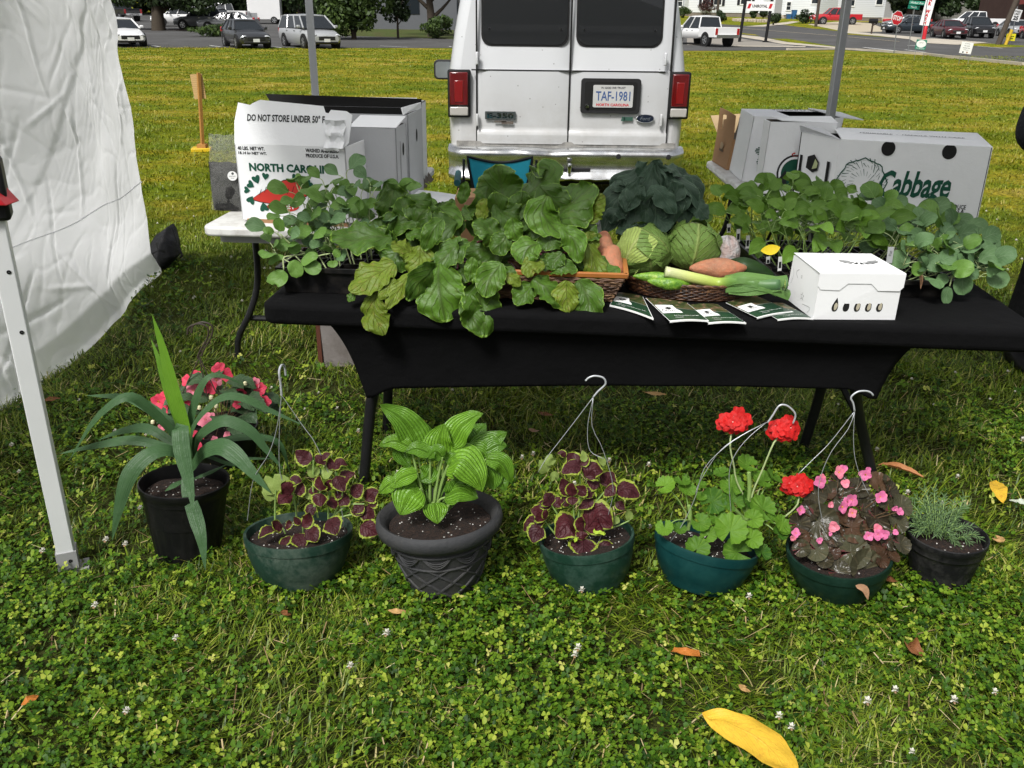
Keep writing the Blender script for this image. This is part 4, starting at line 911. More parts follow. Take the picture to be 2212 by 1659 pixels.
m=MB();m. box((vcx-.1,VY-.115,bz0+.095),(.62,.02,.035));m. build('step_pad',BLK,bmp,bevel=.01)
m=MB();q=yp(1231,356,VY-.2);m. lathe([(.001,.03),(.018,.025),(.026,0),(.018,-.025),(.014,-.06)],16,Mx=Matrix. Translation((q. x,VY-.16,bz0+.13)));m. build('tow_ball',CHROME,bmp)
m=MB();m. box((vcx,VY+1.5,.40),(1.7,3.0,.22));m. box((vcx,VY+.25,.46),(1.75,.3,.25));m. build('underbody',GASK,van)
for s in (-1,1):
 for y in (VY+1.15,VY+4.4):
  X0=thing('x',None,None);bpy. data. objects. remove(X0)
  m=MB(Matrix. Translation((vcx+s*.84,y,.37))@Matrix. Rotation(math. pi/2,4,'Y'));m. lathe([(.22,-.12),(.34,-.13),(.37,-.09),(.37,.09),(.34,.13),(.22,.12)],28);t=m. build('wheel',TYRE,van)
  m=MB(Matrix. Translation((vcx+s*.84,y,.37))@Matrix. Rotation(math. pi/2,4,'Y'));m. lathe([(.001,s*.06),(.1,s*.09),(.2,s*.10),(.23,s*.12)],20);m. build('rim',RIM,t)
q0,q1=yp(949,129,VY+3.4),yp(969,172,VY+3.4)
for s in (-1,1):
 xm=(q0 . x+q1 . x)/2 if s<0 else 2*vcx-(q0 . x+q1 . x)/2
 m=MB(facing((xm,VY+3.4,(q0 . z+q1 . z)/2)));m. slab(rrect(.24,q0 . z-q1 . z,.05),.10,n=(0,0,1));o=m. build('mirror',BLK,van,smooth=False,bevel=.01)
 m=MB(facing((xm,VY+3.395,(q0 . z+q1 . z)/2)));m. slab(rrect(.20,q0 . z-q1 . z-.04,.04),.004,n=(0,0,1));m. build('mirror_glass',M('mirror_grey',(.35,.38,.40),.08,metal=.6),o,smooth=False)
# wooden stake sign
b=gp(440,327);rt=thing('stake_sign','plain plywood sign seen from behind on a wooden stake with a yellow foot','sign',b)
WOOD=M('pine',(.40,.19,.045),.7,var=.3,scale=14,bump=.3);PLY,ntp,pp=_new('plywood')
wv=N(ntp,'ShaderNodeTexWave');wv. inputs['Scale']. default_value=14;wv. inputs['Distortion']. default_value=4;wv. bands_direction='Z';gg=N(ntp,'ShaderNodeNewGeometry');ntp. links. new(gg. outputs['Position'],wv. inputs['Vector'])
ntp. links. new(mixc(ntp,wv. outputs['Fac'],(.40,.26,.11),(.56,.37,.16)),pp. inputs['Base Color']);pp. inputs['Roughness']. default_value=.75
top=yp(430,157,b. y);m=MB();m. tube([b+Vector((0,-.02,.03)),top+Vector((0,-.02,0))],.026,4);m. build('stake',WOOD,rt)
c0,c1=yp(411,160,b. y),yp(443,214,b. y);m=MB();m. box(((c0 . x+c1 . x)/2,b. y+.02,(c0 . z+c1 . z)/2),(c1 . x-c0 . x,.015,c0 . z-c1 . z),Mx=Matrix. Rotation(R_(-4),4,'Y'));m. build('board',PLY,rt)
m=MB();m. box(b+Vector((-.02,0,.025)),(.24,.22,.05),rz=.2);m. build('foot',M('yellow_paint',(.62,.42,.01),.5),rt,bevel=.01)
m=MB();m. box(b+Vector((0,-.02,.07)),(.11,.11,.05));m. build('block',WOOD,rt)
# neighbour's white tent wall
TF,nt,p=_new('tent_fabric')
v=N(nt,'ShaderNodeTexVoronoi');v. feature='DISTANCE_TO_EDGE';v. inputs['Scale']. default_value=2.6
gpz=N(nt,'ShaderNodeNewGeometry'). outputs['Position'];nz_=N(nt,'ShaderNodeTexNoise');nz_. inputs['Scale']. default_value=3.2;nz_. inputs['Detail']. default_value=6;nt. links. new(gpz,nz_. inputs['Vector'])
va=N(nt,'ShaderNodeVectorMath');va. operation='MULTIPLY_ADD';va. inputs[1]. default_value=(.16,.16,.16);nt. links. new(nz_. outputs['Color'],va. inputs[0]);nt. links. new(gpz,va. inputs[2]);nt. links. new(va. outputs[0],v. inputs['Vector'])
cre=ramp(nt,v. outputs['Distance'],[(0,1.0),(.035,.3),(.09,0.0)])
v2=N(nt,'ShaderNodeTexVoronoi');v2 . feature='DISTANCE_TO_EDGE';v2 . inputs['Scale']. default_value=6.5;nt. links. new(va. outputs[0],v2 . inputs['Vector'])
cre2=ramp(nt,v2 . outputs['Distance'],[(0,.5),(.04,.15),(.10,0.0)])
hsum=mathn(nt,'ADD',mathn(nt,'MULTIPLY',mathn(nt,'ADD',cre,cre2),mathn(nt,'MULTIPLY',noisen(nt,2.5,3),.25)),mathn(nt,'MULTIPLY',noisen(nt,4,3,.5),.8))
bumpn(nt,p,hsum,.15,.02)
p. inputs['Base Color']. default_value=(.86,.865,.87,1);p. inputs['Roughness']. default_value=.5
tr=N(nt,'ShaderNodeBsdfTranslucent');tr. inputs[0]. default_value=(.92,.92,.93,1);mx=N(nt,'ShaderNodeMixShader');mx. inputs[0]. default_value=.74
for l_ in list(p. inputs['Normal']. links):nt. links. new(l_. from_socket,tr. inputs['Normal'])
nt. links. new(p. outputs[0],mx. inputs[1]);nt. links. new(tr. outputs[0],mx. inputs[2]);nt. links. new(mx. outputs[0],nt. nodes['Material Output']. inputs[0])
WC=gp(334,590);wA,wB=gp(240,708),gp(0,865);wdir=(wB-wA). normalized()
base_path=[WC,wA. lerp(WC,.35)+Vector((.02,0,0)),wA,wB,wB+wdir*1.2,wB+wdir*2.6]
bp=catmull(base_path,400)
edge_px=[(349,573),(328,540),(312,455),(300,370),(285,260),(268,175),(259,120),(247,55),(234,0)]
ez=[yp(x,y,WC. y) for x,y in edge_px]
def edge_dx(z):
 pts=sorted((q. z,q. x-WC. x) for q in ez)
 if z<=pts[0][0]:return pts[0][1]
 for (z0,d0),(z1,d1) in zip(pts[:-1],pts[1:]):
  if z<=z1:return lerp(d0,d1,(z-z0)/(z1-z0))
 return pts[-1][1]
tent=thing('tent','creased white fabric side wall of the neighbouring tent','tent',WC)
rc=random. Random(19);CRE=[]
for i in range(13):CRE. append((WC. y-.10-.035*i,2.1-.03*i,WC. y-.75-.11*i,1.05-.05*i,.0045,.014))
for i in range(80):
 a=rc. choice((0,1.57,.7,2.3,1.2,2.0))+rc. gauss(0,.22);y_,z_,L_=rc. uniform(WC. y-3.0,WC. y-.1),rc. uniform(.1,2.05),rc. uniform(.12,.5)
 CRE. append((y_-math. cos(a)*L_,z_-math. sin(a)*L_,y_+math. cos(a)*L_,z_+math. sin(a)*L_,rc. uniform(.003,.009)*rc. choice((1,1,-1)),rc. uniform(.010,.018)))
def creases(y,z):
 s=0.0
 for (ya,za,yb_,zb_,h_,w_) in CRE:
  dy,dz=yb_-ya,zb_-za;L2=dy*dy+dz*dz;t=((y-ya)*dy+(z-za)*dz)/L2
  if t<0 or t>1:continue
  d=abs((y-ya)*dz-(z-za)*dy)/math. sqrt(L2)
  if d<3*w_:s+=h_*math. sin(math. pi*t)**.7*math. exp(-(d/w_)**2)
 return s
def wallfn(u,v):
 q=bp[int(round(u*400))];z=.015+v*2.15
 d=(q-WC). length;f=math. exp(-d/.9)
 x=q. x+edge_dx(z)*(f+(1-f)*.75)
 P_=Vector((x,q. y,z))
 w=noise. noise(Vector((q. y*1.3+z*.9,z*1.7-q. y*.5,3.1)))*.045+noise. noise(Vector((q. y*4+z*2.5,z*4-q. y*1.5,9.7)))*.005
 w+=.020*math. sin((q. y*1.1+z*.75)*18+3*noise. noise(Vector((q. y,z,0))))*math. exp(-((z-1.7)/.7)**2)*math. exp(-d/.9)
 r=1-abs(noise. noise(Vector((q. y*2.3+z*1.7+5,z*3.1-q. y*1.9,1.3))))*2;w+=.012*max(0,r-.80)
 r=1-abs(noise. noise(Vector((q. y*6-z*4+15,z*7+q. y*3,7.3))))*2;w+=.006*max(0,r-.78)
 r=1-abs(noise. noise(Vector((q. y*1.2+z*3.1,z*1.5-q. y*2.7,4.4))))*2;w+=.016*max(0,r-.86)
 w+=creases(q. y,z)
 w+=.05*math. exp(-((z-.15)/.3)**2)*math. sin(q. y*2.2)
 return P_+Vector((w,w*.2,.02*math. sin(q. y*3)*(1-v)))
m=MB();m. grid(wallfn,400,200);m. build('side_wall',TF,tent,angle=180)
m=MB();sp_=[]
for i in range(0,121,2):
 z=.62+.01*math. sin(i*.3);q=wallfn(i/120,(z-.015)/2.15);sp_. append(q+Vector((.006,0,0)))
m. tube(sp_,.0035,5);m. build('seam',TF,tent)
m=MB();m. box((WC. x-.15,WC. y+.05,1.1),(.04,.04,2.2));m. build('leg',M('leg_metal',(.55,.56,.57),.4,metal=.3),tent)
m=MB();e0,e1=bp[0],bp[-1];m. tube([Vector((e0 . x-.15,e0 . y,2.16)),Vector((e1 . x-.1,e1 . y,2.16))],.025,6);m. build('top_rail',MATS['leg_metal'],tent)
BF=M('black_nylon',(.013,.013,.014),.55,var=.3,scale=14,bump=.6,bscale=14,bdist=.03)
a,b,c,d=gp(340,590),gp(385,572),gp(345,540),gp(322,560)
b0=(a+b)/2;rt=thing('weight_bag','black nylon weight bag slumped at the corner of the white tent','bag',b0)
m=MB();Y_=b0 . y
q=[yp(322,545,Y_+.1),yp(362,578,Y_),yp(386,552,Y_),yp(381,520,Y_+.05),yp(367,487,Y_+.15),yp(340,505,Y_+.2)]
def bagfn(u,v):
 a=u*2*math. pi;n=len(q);t=u*n;i=int(t)%n;pnt=q[i]. lerp(q[(i+1)%n],t-int(t));cen=sum(q,Vector())/n
 r=math. sin(math. pi*v)**.5
 return cen. lerp(pnt,r)+Vector((0,-.14*math. cos(math. pi*v),0))+Vector((1,1,1))*(.014*noise. noise(pnt*9+Vector((0,0,v*4))))
m. grid(bagfn,36,14);m. build('bag_body',BF,rt,angle=180)
m=MB();m. tube(catmull([yp(372,495,Y_),yp(384,530,Y_-.1),yp(394,553,Y_-.12),yp(389,556,Y_-.12)],10),.008,6);m. build('strap',BF,rt)
# our canopy
LEG=M('leg_white',(.72,.73,.735),.35,metal=.1,var=.06);
fl=gp(152,1232);RYc=fl. y+2.75
rl,rr_=yp(681,200,RYc),yp(1801,200,RYc)
canopy=thing('canopy','pop up canopy of square metal legs standing over the stall','canopy',fl)
legs=[(fl. x,fl. y,0),(rl. x,RYc,0),(rr_. x,RYc,0),(fl. x+3.45,fl. y,0)]
for i,(x,y,z) in enumerate(legs):
 w=.050 if i in (0,3) else.040
 m=MB();m. box((x,y,1.05),(w,w,2.06),rz=R_(24 if i==0 else 12));l_=m. build('leg',LEG if i in (0,3) else M('leg_grey',(.34,.35,.36),.4,metal=.4),canopy,bevel=.004)
 m=MB();m. box((x+.015,y+.01,.006),(.075,.065,.012),rz=R_(24));m. box((x,y,.05),(w+.008,w+.008,.06),rz=R_(24 if i==0 else 12));m. build('foot',M('foot_grey',(.30,.30,.30),.5),l_)
 m=MB();Q=Matrix. Translation((x,y,0))@Matrix. Rotation(R_(24 if i==0 else 12),4,'Z')
 for zz in (.05,.79,.96):m. lathe([(.001,0),(.006,0)],10,Mx=Q@Matrix. Translation((w*.18,-w/2-(.005 if zz<.1 else.0012),zz))@Matrix. Rotation(math. pi/2,4,'X'))
 m. build('pin_hole',GASK,l_)
ql=yp(2,420,fl. y)
m=MB();m. box((fl. x,fl. y,ql. z+.015),(.085,.085,.16),rz=R_(24));m. build('slider',BPOST,canopy,bevel=.01)
m=MB();qh,qk=yp(0,398,fl. y-.03),yp(17,432,fl. y-.03);m. hexa([(fl. x+.02,fl. y-.06,qk. z-.01),(qk. x+.004,fl. y-.05,qk. z-.012),(qk. x+.004,fl. y+.02,qk. z-.012),(fl. x+.02,fl. y+.02,qk. z-.01)],[(fl. x+.02,fl. y-.06,qh. z),(qk. x-.035,fl. y-.05,qh. z),(qk. x-.035,fl. y+.02,qh. z),(fl. x+.02,fl. y+.02,qh. z)]);m. build('latch',M('latch_red',(.42,.008,.015),.35),canopy,bevel=.008)
x0,x1,y0,y1=legs[0][0],legs[3][0],fl. y,RYc
cf=M('canopy_fabric',(.62,.63,.64),.6)
p_=cf. node_tree;tr=N(p_,'ShaderNodeBsdfTranslucent');tr. inputs[0]. default_value=(.95,.95,.96,1);mx=N(p_,'ShaderNodeMixShader');mx. inputs[0]. default_value=.78;p_. links. new(p_. nodes['Principled BSDF']. outputs[0],mx. inputs[1]);p_. links. new(tr. outputs[0],mx. inputs[2]);p_. links. new(mx. outputs[0],p_. nodes['Material Output']. inputs[0])
m=MB();ap=Vector(((x0+x1)/2,(y0+y1)/2,3.05));cs=[Vector((x0-.05,y0-.05,2.08)),Vector((x1+.05,y0-.05,2.08)),Vector((x1+.05,y1+.05,2.08)),Vector((x0-.05,y1+.05,2.08))]
m. add(cs+[ap],[(0,1,4),(1,2,4),(2,3,4),(3,0,4)])
for i in range(4):m. add([cs[i],cs[(i+1)%4],cs[(i+1)%4]-Vector((0,0,.25)),cs[i]-Vector((0,0,.25))],[(0,1,2,3)])
m. build('roof',cf,canopy,smooth=False)
m=MB()
for i in range(4):m. tube([legs[i][:2]+(2.0,),legs[(i+1)%4][:2]+(2.0,)],.014,6)
m. build('truss',LEG,canopy)
# tables
TZ=.74
TW=M('table_plastic',(.64,.64,.62),.5,var=.06,scale=3,dirt=(.33,.31,.28),dscale=7);TLEG=M('table_leg',(.014,.014,.015),.38,var=.4,scale=10)
def rslab(m,cx,cy,w,d,z1,th,r,rz,mi=0):
 m. X=Matrix. Translation((cx,cy,z1))@Matrix. Rotation(rz,4,'Z');m. slab(rrect(w,d,r,6),th,mi,n=(0,0,1));m. X=None
A,B_=gp(415,492,TZ),gp(949,357,TZ)
rz=R_(-4);Lt=1.83;Wt=.76
cx,cy=A. x+Wt/2+.09,A. y+Lt/2
def ftable(name,label,cx,cy,w,d,rz,group,feet=()):
 rt=thing(name,label,'table',(cx,cy,0),group)
 m=MB();rslab(m,cx,cy,w,d,TZ,.045,.05,rz);m. build('tabletop',TW,rt,bevel=.012,bseg=3,smooth=True)
 m=MB();rslab(m,cx,cy,w-.1,d-.1,TZ-.05,.03,.04,rz);m. build('apron',M('apron_grey',(.25,.25,.25),.6),rt)
 X=Matrix. Translation((cx,cy,0))@Matrix. Rotation(rz,4,'Z')
 for sy in (-1,1):
  yy=sy*(d/2-.30)
  for sx in (-1,1):
   m=MB(X);m. tube(catmull([(sx*w*.33,yy,TZ-.06),(sx*w*.34,yy,.42),(sx*w*.40,yy+sy*.02,.26),(sx*w*.50,yy+sy*.02,.12),(sx*w*.52,yy+sy*.02,.0)],14),.0155,10);m. build('leg',TLEG,rt)
  m=MB(X);m. tube([(-w*.42,yy,.22),(w*.42,yy,.22)],.015,8);m. build('crossbar',TLEG,rt)
  m=MB(X);m. tube([(0,yy,.22),(0,yy-sy*.42,TZ-.06)],.010,6);m. build('brace',TLEG,rt)
 return rt
ftable('folding_table','white folding table carrying the sweet potato carton behind the black table',cx,cy,Wt,Lt,rz,'white folding tables behind the stall')
RA=gp(1612,408,TZ);RB=gp(1520,349,TZ)
rcx=(RA. x+RB. x)/2+Wt/2-.01;rcy=RB. y-Lt/2+.05
ftable('folding_table','white folding table carrying the big cabbage carton behind the black table',rcx,rcy,Wt,Lt,R_(-1),'white folding tables behind the stall')
FL=gp(566,656,TZ);FRZ=R_(-4.5);FW,FD=2.44,.76
FX=Matrix. Translation((FL. x,FL. y,0))@Matrix. Rotation(FRZ,4,'Z')
def ft(x,y,z=TZ):return FX@Vector((x,y,z))
CLOTH=M('black_stretch_cloth',(.0030,.0030,.0034),.9,var=.3,scale=3,bump=.25,bscale=8,bdist=.05,spec=.12)
ftab=thing('display_table','long folding display table whose dark legs show under the black cover','table',ft(FW/2,FD/2,0))
m=MB(FX@Matrix. Translation((FW/2,FD/2,TZ-.006)));m. slab(rrect(FW-.02,FD-.02,.05,6),.04,n=(0,0,1));m. build('tabletop',TW,ftab,smooth=False)
def legx(x):return (FX. inverted()@x)
f1,f2=gp(785,1055),gp(1888,1040)
l1,l2=legx(f1),legx(f2)
for lx,ly,sgn,hpx in ((l1 . x,l1 . y,-1,797),(l2 . x,l2 . y,1,1893)):
 rf_=legx(gp(836,935) if sgn<0 else gp(1732,978));hx=legx(yp(hpx,850,ft(lx,.06). y)). x
 if sgn<0:hL=hx
 else:hR=hx
 for (fy,fx,ty,tx) in ((ly,lx,.10,hx-sgn*.05),(rf_. y,rf_. x,.44,hx-sgn*.08)):
  m=MB(FX);m. tube(catmull([(tx,ty,TZ-.06),(lerp(tx,hx,.6) if fx==lx else lerp(tx,fx,.2),lerp(ty,fy,.35),.50),(lerp(hx,fx,.25) if fx==lx else lerp(hx,fx,.5),lerp(ty,fy,.75),.32),(fx,fy,.0)],14),.0195,12);m. build('leg',TLEG,ftab)
 m=MB(FX);m. tube([(lerp(hx,lx,.4),ly+.02,.27),(lerp(hx,rf_. x,.45),lerp(.3,rf_. y,.6),.42)],.012,8);m. build('brace',TLEG,ftab)
cl=MB(FX@Matrix. Translation((FW/2,FD/2,TZ+.004)))
cl. slab(rrect(FW+.012,FD+.012,.045,8),.075,n=(0,0,1))
cover=thing('table_cover','fitted black stretch table cover over the long display table','tablecloth',ft(FW/2,0,TZ))
cl. build('top',CLOTH,cover,bevel=.020,bseg=4,angle=60)
legz=.40
def skirt(yf,side):
 m=MB(FX);xl0,xr0=l1 . x,l2 . x;zt=TZ-.055;zl_=yp(800,842,ft(hL,.06). y). z;zr_=yp(1885,842,ft(hR,.06). y). z
 xl,xr=hL,hR
 def fn(u,v):
  z=lerp(zt,lerp(zl_,zr_,u),v)
  k=v**.75
  x0_=lerp(.20,xl-.01,k) if v<1 else xl-.01;x1_=lerp(FW-.36,xr+.01,k)
  x=lerp(x0_,x1_,u)
  sag=.012*math. sin(math. pi*u)*v
  y=yf+side*(.012+lerp(0,.05,v))+side*.015*math. sin(math. pi*v)*1+.006*noise. noise(Vector((x*3,z*6,0)))
  tip=-.035*v*(math. exp(-((x-xl)/.05)**2)+math. exp(-((x-xr)/.05)**2))
  return Vector((x,y,z+sag+tip))
 m. grid(fn,90,22)
 return m. build('skirt',CLOTH,cover,angle=180,solid=.003)
skirt(.004,1);
m=MB(FX)
def backs(u,v):
 z=lerp(TZ-.055,.45,v);x=lerp(lerp(.2,.42,v),lerp(FW-.22,FW-.45,v),u);return Vector((x,FD-.02-.08*v,z))
m. grid(backs,40,12);m. build('skirt',CLOTH,cover,angle=180,solid=.003)
# cartons
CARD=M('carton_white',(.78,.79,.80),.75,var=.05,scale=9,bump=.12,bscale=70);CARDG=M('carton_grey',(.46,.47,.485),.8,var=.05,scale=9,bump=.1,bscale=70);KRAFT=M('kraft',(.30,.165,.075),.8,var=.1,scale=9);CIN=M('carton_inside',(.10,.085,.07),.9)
GINK=M('ink_green',(.010,.075,.045),.6);RINK=M('ink_red',(.48,.025,.015),.55);KINK=M('ink_black',(.02,.022,.022),.6);LINK=M('ink_leaf',(.015,.085,.05),.6);OINK=M('ink_orange',(.70,.14,.02),.6)
def carton(label,bot,top,mats,name='cardboard_box',group='produce cartons on the white tables',open_top=True,th=.005,cat='box',face_text=None):
 """bot/top: four corners each (near-left, near-right, far-right, far-left)"""
 rt=thing(name,label,cat,(Vector(bot[0])+Vector(bot[2]))/2,group)
 bot=[Vector(p) for p in bot];top=[Vector(p) for p in top]
 cen=sum(bot+top,Vector())/8
 m=MB()
 for i in range(4):
  j=(i+1)%4;q=[bot[i],bot[j],top[j],top[i]];n=(q[1]-q[0]). cross(q[2]-q[0]). normalized()
  if n. dot(q[0]-cen)<0:n=-n;
  ins=[p-n*th for p in q]
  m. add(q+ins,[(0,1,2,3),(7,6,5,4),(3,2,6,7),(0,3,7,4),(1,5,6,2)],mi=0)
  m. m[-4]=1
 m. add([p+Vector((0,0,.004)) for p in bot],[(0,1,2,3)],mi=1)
 if not open_top:m. slab(top,th,0,n=(0,0,1))
 return rt,m
def prism(tl,tr,fl_,ztop,zb=TZ,lean=(0,0)):
 T=[gp(*tl,ztop),gp(*tr,ztop)];F=gp(*fl_,ztop);T+=[T[1]+F-T[0],F]
 Bm=[Vector((p. x+lean[0],p. y+lean[1],zb)) for p in T];return Bm,T
def face_frame(a,b,up,off=.0015):
 x=(b-a). normalized();n=x. cross(up). normalized();return frame(a+n*off,x,up)
def blob2d(n,rx,ry,amp=.12,k=5,seed=0,z=0.0):return [(rx*math. cos(2*math. pi*i/n)*(1+amp*math. sin(k*2*math. pi*i/n+seed)),ry*math. sin(2*math. pi*i/n)*(1+amp*math. cos(k*2*math. pi*i/n+seed*2)),z) for i in range(n)]
def heart2d(s):
 out=[]
 for i in range(22):
  t=2*math. pi*i/22;out. append((s*.9*math. sin(t)**3,s*(.8*math. cos(t)-.32*math. cos(2*t)-.12*math. cos(3*t)),0))
 return out
def poly(m,X,pts,mi):m. add([X@Vector(p) for p in pts],[tuple(range(len(pts)))],mi=mi)
P0=gp(524,473,TZ+.012);yaw=R_(-9);xd=Vector((math. cos(yaw),math. sin(yaw),0));yd=Vector((-xd. y,xd. x,0))
w,d,h=.505,.30,yp(505,310,P0 . y). z-P0 . z
bot=[P0,P0+xd*w,P0+xd*w+yd*d,P0+yd*d];top=[p+Vector((0,0,h)) for p in bot]
rt,m=carton('white sweet potato carton with torn raised front flap and red and green print',bot,top,None)
Xf=face_frame(bot[0],bot[1],Vector((0,0,1)))
T_=lambda x,y:Xf@Matrix. Translation((x,y,0))
m. text('40 LBS. NET WT.',T_(.075,h-.018),.016,2,bold=.035,w=.125);m. text('18.14 kg NET WT.',T_(.080,h-.040),.016,2,bold=.035,w=.132)
m. text('WASHED AND SIZED',T_(.40,h-.018),.016,2,bold=.035,w=.150);m. text('PRODUCE OF U.S.A.',T_(.40,h-.040),.016,2,bold=.035,w=.150)
m. text('NORTH CAROLINA',T_(.26,h-.098),.036,3,bold=.045,w=.405)
Xp=T_(.20,h-.205)@Matrix. Rotation(R_(8),4,'Z')
sw=[(-.15,-.015,0),(-.10,.008,0),(-.04,.03,0),(.02,.05,0),(.08,.05,0),(.14,.02,0),(.16,-.005,0),(.10,-.03,0),(.02,-.05,0),(-.05,-.045,0),(-.11,-.03,0)]
poly(m,Xp,[(x*1.03,y*1.08,-.0004) for x,y,z in sw],2);poly(m,Xp,sw,4)
for i in range(9):poly(m,Xp@Matrix. Translation((-.10+.026*i,.012+.01*math. sin(i),.0005))@Matrix. Rotation(R_(60),4,'Z'),[(-.014,-.0012,0),(.014,-.0012,0),(.014,.0012,0),(-.014,.0012,0)],2)
for i,(x,y,a,s) in enumerate(((.055,h-.175,60,.02),(.085,h-.15,20,.022),(.035,h-.20,80,.017),(.05,h-.245,150,.022),(.11,h-.275,190,.024),(.13,h-.135,-10,.018),(.27,h-.14,-30,.022),(.33,h-.16,-50,.02),(.36,h-.24,-120,.022))):poly(m,T_(x,y)@Matrix. Rotation(R_(a),4,'Z')@Matrix. Translation((0,0,.0008+.0001*i)),heart2d(s),3)
poly(m,T_(.20,h-.268)@Matrix. Translation((0,0,.0012)),blob2d(24,.075,.022,.03,4),4);m. text('SWEET',T_(.20,h-.266)@Matrix. Translation((0,0,.002)),.022,0,bold=.03,w=.115)
m. box((bot[0]+bot[1])/2+Vector((.01,-.002,-.004)),(w*.94,.012,.016),5,rz=yaw)
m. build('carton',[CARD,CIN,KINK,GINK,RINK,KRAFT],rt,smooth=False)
fh=.19;lean=Vector((0,.55,.85)). normalized()
ups=(yd*.32+Vector((0,0,1))). normalized()
m=MB();a,b=top[0],top[1]
pr=[(0,0),(w,0),(w*1.03,.02),(w*1.05,fh*.72),(w*1.0,fh*.80),(w*.86,fh*.82),(w*.84,fh*.74),(w*.81,fh*.76),(w*.79,fh*.90),(w*.22,fh*1.0),(w*.16,fh*.93),(w*.13,fh*.88),(w*.02,fh*.93),(-.004,fh*.5)]
nn=xd. cross(ups). normalized()
m. slab([a+xd*x+ups*y for x,y in pr],.005,0,n=nn)
Xq=frame(a+nn*.0015,xd,ups);m. text('DO NOT STORE UNDER 50° F',Xq@Matrix. Translation((w*.46,fh*.60,0)),.032,1,bold=.03,w=w*.70)
m. build('flap',[CARD,KINK],rt,smooth=False)
m=MB();m. grid(lambda u,v:top[1]+xd*(.0-.09*u)+ups*(.13*v-.015)-yd*(.012+.012*math. sin(9*u+4*v)+.01*math. sin(14*v)),10,10);m. build('crumpled_corner',CARD,rt)
def simple_box(label,pr_px,Yn,wid,dep,ztop,yaw,mats,open_top=True,front_low=0.0):
 NR=yp(pr_px[0],pr_px[1],Yn);xd=Vector((math. cos(yaw),math. sin(yaw),0));yd=Vector((-xd. y,xd. x,0))
 b1=Vector((NR. x,Yn,TZ+.002));b0=b1-xd*wid;bot=[b0,b1,b1+yd*dep,b0+yd*dep];zt=NR. z
 top=[Vector((p. x,p. y,zt)) for p in bot];top[0]. z-=front_low;top[1]. z-=front_low
 rt,m=carton(label,bot,top,None,open_top=open_top);return rt,m,bot,top,xd,yd
rt,m,bot,top,xd,yd=simple_box('tall narrow grey carton with a hand hole, standing right behind the sweet potato carton',(855,276),4.12,.42,.20,0,R_(-6),None)
Xs=face_frame(bot[1],bot[2],Vector((0,0,1)));hz=top[1]. z-TZ
poly(m,Xs@Matrix. Translation((.13,hz*.72,0)),blob2d(18,.018,.030,0),2);poly(m,Xs@Matrix. Translation((.07,hz*.6,0)),[(-.003,-.09,0),(.003,-.09,0),(.003,.09,0),(-.003,.09,0)],2);poly(m,Xs@Matrix. Translation((.045,hz*.25,0)),[(-.012,-.008,0),(.02,-.008,0),(.02,.002,0),(-.012,.002,0)],3)
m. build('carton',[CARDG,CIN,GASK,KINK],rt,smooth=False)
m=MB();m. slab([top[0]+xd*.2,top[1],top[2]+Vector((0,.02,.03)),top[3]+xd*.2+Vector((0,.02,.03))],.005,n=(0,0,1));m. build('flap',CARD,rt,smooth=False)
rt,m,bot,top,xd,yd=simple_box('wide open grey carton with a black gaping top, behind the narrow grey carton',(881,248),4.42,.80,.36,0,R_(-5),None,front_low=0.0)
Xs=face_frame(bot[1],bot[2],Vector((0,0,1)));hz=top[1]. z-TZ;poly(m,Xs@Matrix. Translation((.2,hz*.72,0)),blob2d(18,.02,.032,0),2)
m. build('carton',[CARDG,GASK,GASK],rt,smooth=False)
m=MB();m. slab([top[3],top[2],top[2]+Vector((.0,.0,.045)),top[3]+Vector((-.03,0,.055))],.005);m. build('flap',[GASK],rt,smooth=False)
m=MB();m. slab([top[1]+Vector((-.02,0,0)),top[2],top[2]+Vector((.0,-.02,.03)),top[1]+Vector((-.03,.02,.03))],.005);m. build('flap',[CARD],rt,smooth=False)
rt,m,bot,top,xd,yd=simple_box('rearmost white carton on the left table with upside down print along its top',(899,228),4.86,.66,.34,0,R_(-3),None,open_top=False)
m. build('carton',[CARD,CIN],rt,smooth=False)
m=MB();m. slab([top[0],top[1],top[1]+Vector((0,.05,.035)),top[0]+Vector((0,.05,.035))],.004,n=(0,-1,.6));Xq=frame(top[0]+Vector((0,.022,.02)),xd,Vector((0,.05,.035)));m. text('EAT FRESH FRUIT',Xq@Matrix. Translation((.33,.0,.003))@Matrix. Rotation(math. pi,4,'Z'),.026,1,bold=.02,w=.34);m. build('flap',[CARD,KINK],rt,smooth=False)
m=MB();m. grid(lambda u,v:bot[1]. lerp(bot[2],u)+Vector((.012+.018*v*(1+math. sin(u*17)),-.02,.03*(1-v)+.012*math. sin(u*23))),12,4);m. build('torn_edge',CIN,rt)
NB=gp(2098,490,TZ);ztc=yp(2145,319,NB. y). z
bot,top=prism((1816,301),(2145,319),(1731,284),ztc);CFY=top[3]. y
bot[0]+=Vector((-.01,0,0))
rt,m=carton('big white cabbage carton with green lettering and a drawn cabbage head',bot,top,None)
Xf=face_frame(bot[0],bot[1],Vector((0,0,1)));w=(bot[1]-bot[0]). length;h=ztc-TZ
T_=lambda x,y,z=0:Xf@Matrix. Translation((x,y,z))
for px,py in ((1919,315),(2044,325)):
 q=yp(px,py,top[0]. y);lx=(q-bot[0]). dot((bot[1]-bot[0]). normalized());poly(m,T_(lx,h-.028),[(x,min(y,.028),0) for x,y,z in blob2d(24,.030,.034,0)],2)
ang=Matrix. Rotation(R_(2.5),4,'Z')
cxg,cyg=w*.20,h*.44
